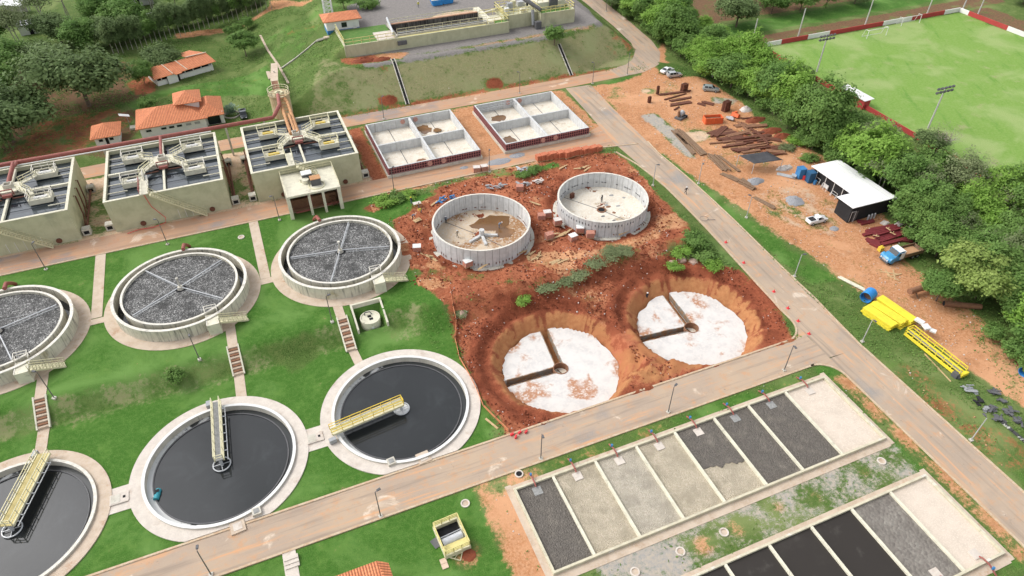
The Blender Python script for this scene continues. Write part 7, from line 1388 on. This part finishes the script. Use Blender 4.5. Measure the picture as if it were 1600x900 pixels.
# ------------------------------------------------------------------ people
def person_mesh(pose):
    J={'pelvis':(0,0,.95),'spine':(0,0,1.15),'chest':(0,0,1.36),'neck':(0,.0,1.5),'head':(0,.02,1.6),'crown':(0,.01,1.7)}
    if pose=='stand': arms={'L':((-.2,0,1.42),(-.27,.02,1.15),(-.28,.1,.9),(-.27,.14,.8)),'R':((.2,0,1.42),(.28,.02,1.15),(.3,.12,.92),(.29,.18,.84))}; legs={'L':((-.1,0,.9),(-.12,.03,.5),(-.13,0,.08),(-.14,.16,.04)),'R':((.1,0,.9),(.12,.02,.5),(.13,-.02,.08),(.15,.14,.04))}
    elif pose=='walk': arms={'L':((-.2,0,1.42),(-.25,.14,1.17),(-.24,.32,1.0),(-.23,.4,.97)),'R':((.2,0,1.42),(.26,-.14,1.16),(.27,-.2,.92),(.26,-.2,.83))}; legs={'L':((-.1,0,.9),(-.11,-.1,.5),(-.12,-.36,.14),(-.12,-.22,.05)),'R':((.1,0,.9),(.11,.2,.52),(.12,.28,.08),(.12,.44,.05))}
    else:
        J={'pelvis':(0,-.1,.92),'spine':(0,.08,1.05),'chest':(0,.28,1.12),'neck':(0,.42,1.15),'head':(0,.52,1.15),'crown':(0,.6,1.13)}; arms={'L':((-.2,.3,1.08),(-.24,.38,.8),(-.2,.45,.55),(-.18,.47,.47)),'R':((.2,.3,1.08),(.24,.36,.8),(.2,.48,.58),(.18,.5,.5))}; legs={'L':((-.1,-.08,.87),(-.14,.06,.5),(-.15,-.06,.08),(-.16,.1,.04)),'R':((.1,-.08,.87),(.14,.08,.5),(.15,-.1,.08),(.16,.06,.04))}
    v=[];e=[];r=[]
    def ad(p,rad,par=None):
        v.append(p); r.append(rad)
        if par is not None: e.append((par,len(v)-1))
        return len(v)-1
    p=ad(J['pelvis'],(.165,.12)); s=ad(J['spine'],(.15,.11),p); c=ad(J['chest'],(.18,.12),s); n=ad(J['neck'],(.06,.06),c); h=ad(J['head'],(.085,.1),n); ad(J['crown'],(.08,.09),h)
    hd=Vector(J['head']); fw=Vector((0,.105,0)) if pose!='bend' else Vector((0,.04,-.1)); ad(tuple(hd+fw),(.022,.022),h)   # nose
    for k in 'LR':
        a=arms[k]; i=ad(a[0],(.065,.065),c); i=ad(a[1],(.05,.05),i); i=ad(a[2],(.038,.038),i); ad(a[3],(.04,.03),i)
        a=legs[k]; i=ad(a[0],(.095,.1),p); i=ad(a[1],(.065,.07),i); i=ad(a[2],(.048,.05),i); ad(a[3],(.045,.035),i)
    me=bpy.data.meshes.new('skin'); me.from_pydata(v,e,[]); o=bpy.data.objects.new('skin',me); COL.objects.link(o); md=o.modifiers.new('s','SKIN'); md.use_smooth_shade=True
    for i,q in enumerate(me.skin_vertices[0].data): q.radius=r[i]; q.use_root=(i==0)
    sb=o.modifiers.new('u','SUBSURF'); sb.levels=1
    dg=bpy.context.evaluated_depsgraph_get(); out=bpy.data.meshes.new_from_object(o.evaluated_get(dg)); bpy.data.objects.remove(o); bpy.data.meshes.remove(me)
    return out,J,arms,legs
PM={k:person_mesh(k) for k in('stand','walk','bend')}
def person(u,v,pose,label,shirt,trouser,hat,rz,z=None):
    src,J,arms,legs=PM[pose]; me=src.copy(); me.name='body'; me.materials.clear()
    for m_ in (SKIN,shirt,trouser,BOOT): me.materials.append(m_)
    hip=Vector(J['pelvis']); nk=Vector(J['neck']); hands=[Vector(arms[k][3]) for k in 'LR']+[Vector(arms[k][2]) for k in 'LR']
    for f in me.polygons:
        c=f.center; i=1
        if c.z<.14: i=3
        elif c.z<hip.z+.02 and min((c-hd).length for hd in hands)>.16 and (pose!='bend' or c.y<.28): i=2
        elif (c-Vector(J['head'])).length<.17 and (c-hip).length>(nk-hip).length-.02: i=0
        elif min((c-hd).length for hd in hands[:2])<.1: i=0
        f.material_index=i
    if z is None: q=at(u,v,.03)
    else: q=Vector((*P(u,v,z),z))
    t=T('person',label,'person',q,rz); o=bpy.data.objects.new('body',me); COL.objects.link(o); o.parent=t
    hd=Vector(J['head']); up=(Vector(J['crown'])-hd).normalized(); m=MB(); m.tube([hd+up*.03,hd+up*.1,hd+up*.16],[.135,.115,.05],12); m.tube([hd+up*.02,hd+up*.045],[.17,.165],14); part(m,'hard_hat' if hat in(HATW,HATY) else 'cap',hat,t)
person(1071,303,'walk','person in dark clothes and white helmet walking along the main road',FABD,FABD,HATW,R(200))
person(643,319,'stand','person in dark jacket and yellow helmet at the left of the worker group',FABD,FABB,HATY,R(-60))
person(655,326,'stand','person in pale khaki clothes at the right of the worker group',FABK,FABB,HATW,R(80))
person(658,333,'bend','person in yellow vest bending in front of the worker group',FABY,FABB,HATY,R(120))
person(645,343,'bend','person in blue grey clothes bending over a board below the worker group',FABB,FABD,HATW,R(-100))
person(697,349,'stand','person in dark clothes inside the left round tank near its wall',FABB,FABD,HATW,R(-30),2.01)
person(715,371,'walk','person in khaki clothes walking on the left round tank floor',FABK,FABK,HATW,R(40),2.01)
person(780,356,'bend','person in blue grey clothes bending on the muddy tank floor',FABB,FABB,HATW,R(-90),2.03)
person(940,316,'stand','person in black clothes in the middle of the right round tank',FABD,FABD,BLACK,R(20),2.06)
person(1010,468,'stand','person in dark clothes at the rear edge of the right pit slab',FABD,FABD,HATW,R(190),PITZ)
person(654,12,'stand','person in yellow vest standing on the upper platform yard',FABY,FABB,HATW,R(180))
t=T('work_table','small wooden work bench among the workers left of the round tank','bench',at(652,322)); part(MB().box((0,0,.75),(1.6,.9,.08)),'top',WRAP,t); [part(MB().bx(x-.05,x+.05,y-.05,y+.05,0,.71),'leg',WOOD,t) for x in (-.7,.7) for y in (-.35,.35)]
q=at(652,345,.1); solo(MB().box((0,0,.1),(1.5,1.0,.1),.3).box((.2,.1,.2),(.9,.5,.1),.1),'board_stack',WOOD,'pale board stack on the red soil by the bending worker','boards',q)
# ------------------------------------------------------------------ light
w=bpy.data.worlds.new('World'); S.world=w; w.use_nodes=True; t=w.node_tree; t.nodes.clear()
wo=t.nodes.new('ShaderNodeOutputWorld'); bg=t.nodes.new('ShaderNodeBackground'); sky=t.nodes.new('ShaderNodeTexSky')
SUN_EL,SUN_AZ=R(47),R(302)   # azimuth clockwise from +Y
sky.sky_type='NISHITA'; sky.sun_disc=False; sky.sun_elevation=SUN_EL; sky.sun_rotation=SUN_AZ; sky.dust_density=3; sky.air_density=1.0; sky.ozone_density=1
hs=t.nodes.new('ShaderNodeHueSaturation'); hs.inputs['Saturation'].default_value=.22   # thin overcast
t.links.new(sky.outputs[0],hs.inputs['Color']); tc=N(t,'ShaderNodeTexCoord'); cl=noise(t,tc.outputs['Generated'],1.6,5,.6,.4)   # broken cloud cover: some parts of the sky are brighter
mr=N(t,'ShaderNodeMapRange',inp={1:.35,2:.68,3:.5,4:1.95}); t.links.new(cl,mr.inputs[0]); vm=N(t,'ShaderNodeVectorMath',operation='SCALE'); t.links.new(hs.outputs[0],vm.inputs[0]); t.links.new(mr.outputs[0],vm.inputs['Scale']); SD=Vector((math.sin(SUN_AZ)*math.cos(SUN_EL),math.cos(SUN_AZ)*math.cos(SUN_EL),math.sin(SUN_EL)))
dp=N(t,'ShaderNodeVectorMath',operation='DOT_PRODUCT'); t.links.new(tc.outputs['Generated'],dp.inputs[0]); dp.inputs[1].default_value=SD   # cloud glows round the veiled sun
m2=N(t,'ShaderNodeMapRange',interpolation_type='SMOOTHSTEP',inp={1:.86,2:1.0,3:1.0,4:1.4}); t.links.new(dp.outputs['Value'],m2.inputs[0]); v2=N(t,'ShaderNodeVectorMath',operation='SCALE'); t.links.new(vm.outputs[0],v2.inputs[0]); t.links.new(m2.outputs[0],v2.inputs['Scale']); t.links.new(v2.outputs[0],bg.inputs[0]); bg.inputs[1].default_value=.15; t.links.new(bg.outputs[0],wo.inputs[0])
sd=bpy.data.lights.new('sun','SUN'); sd.energy=.65; sd.angle=R(26); sd.color=(1,.96,.9)
so=bpy.data.objects.new('sun',sd); COL.objects.link(so)
dv=Vector((math.sin(SUN_AZ)*math.cos(SUN_EL),math.cos(SUN_AZ)*math.cos(SUN_EL),math.sin(SUN_EL))); so.rotation_euler=dv.to_track_quat('Z','Y').to_euler(); so.location=(0,0,200)
S.view_settings.view_transform='Standard'; S.view_settings.look='None'; S.view_settings.exposure=.63; S.view_settings.gamma=1; S.view_settings.use_curve_mapping=False
S.cycles.max_bounces=6; S.cycles.diffuse_bounces=3
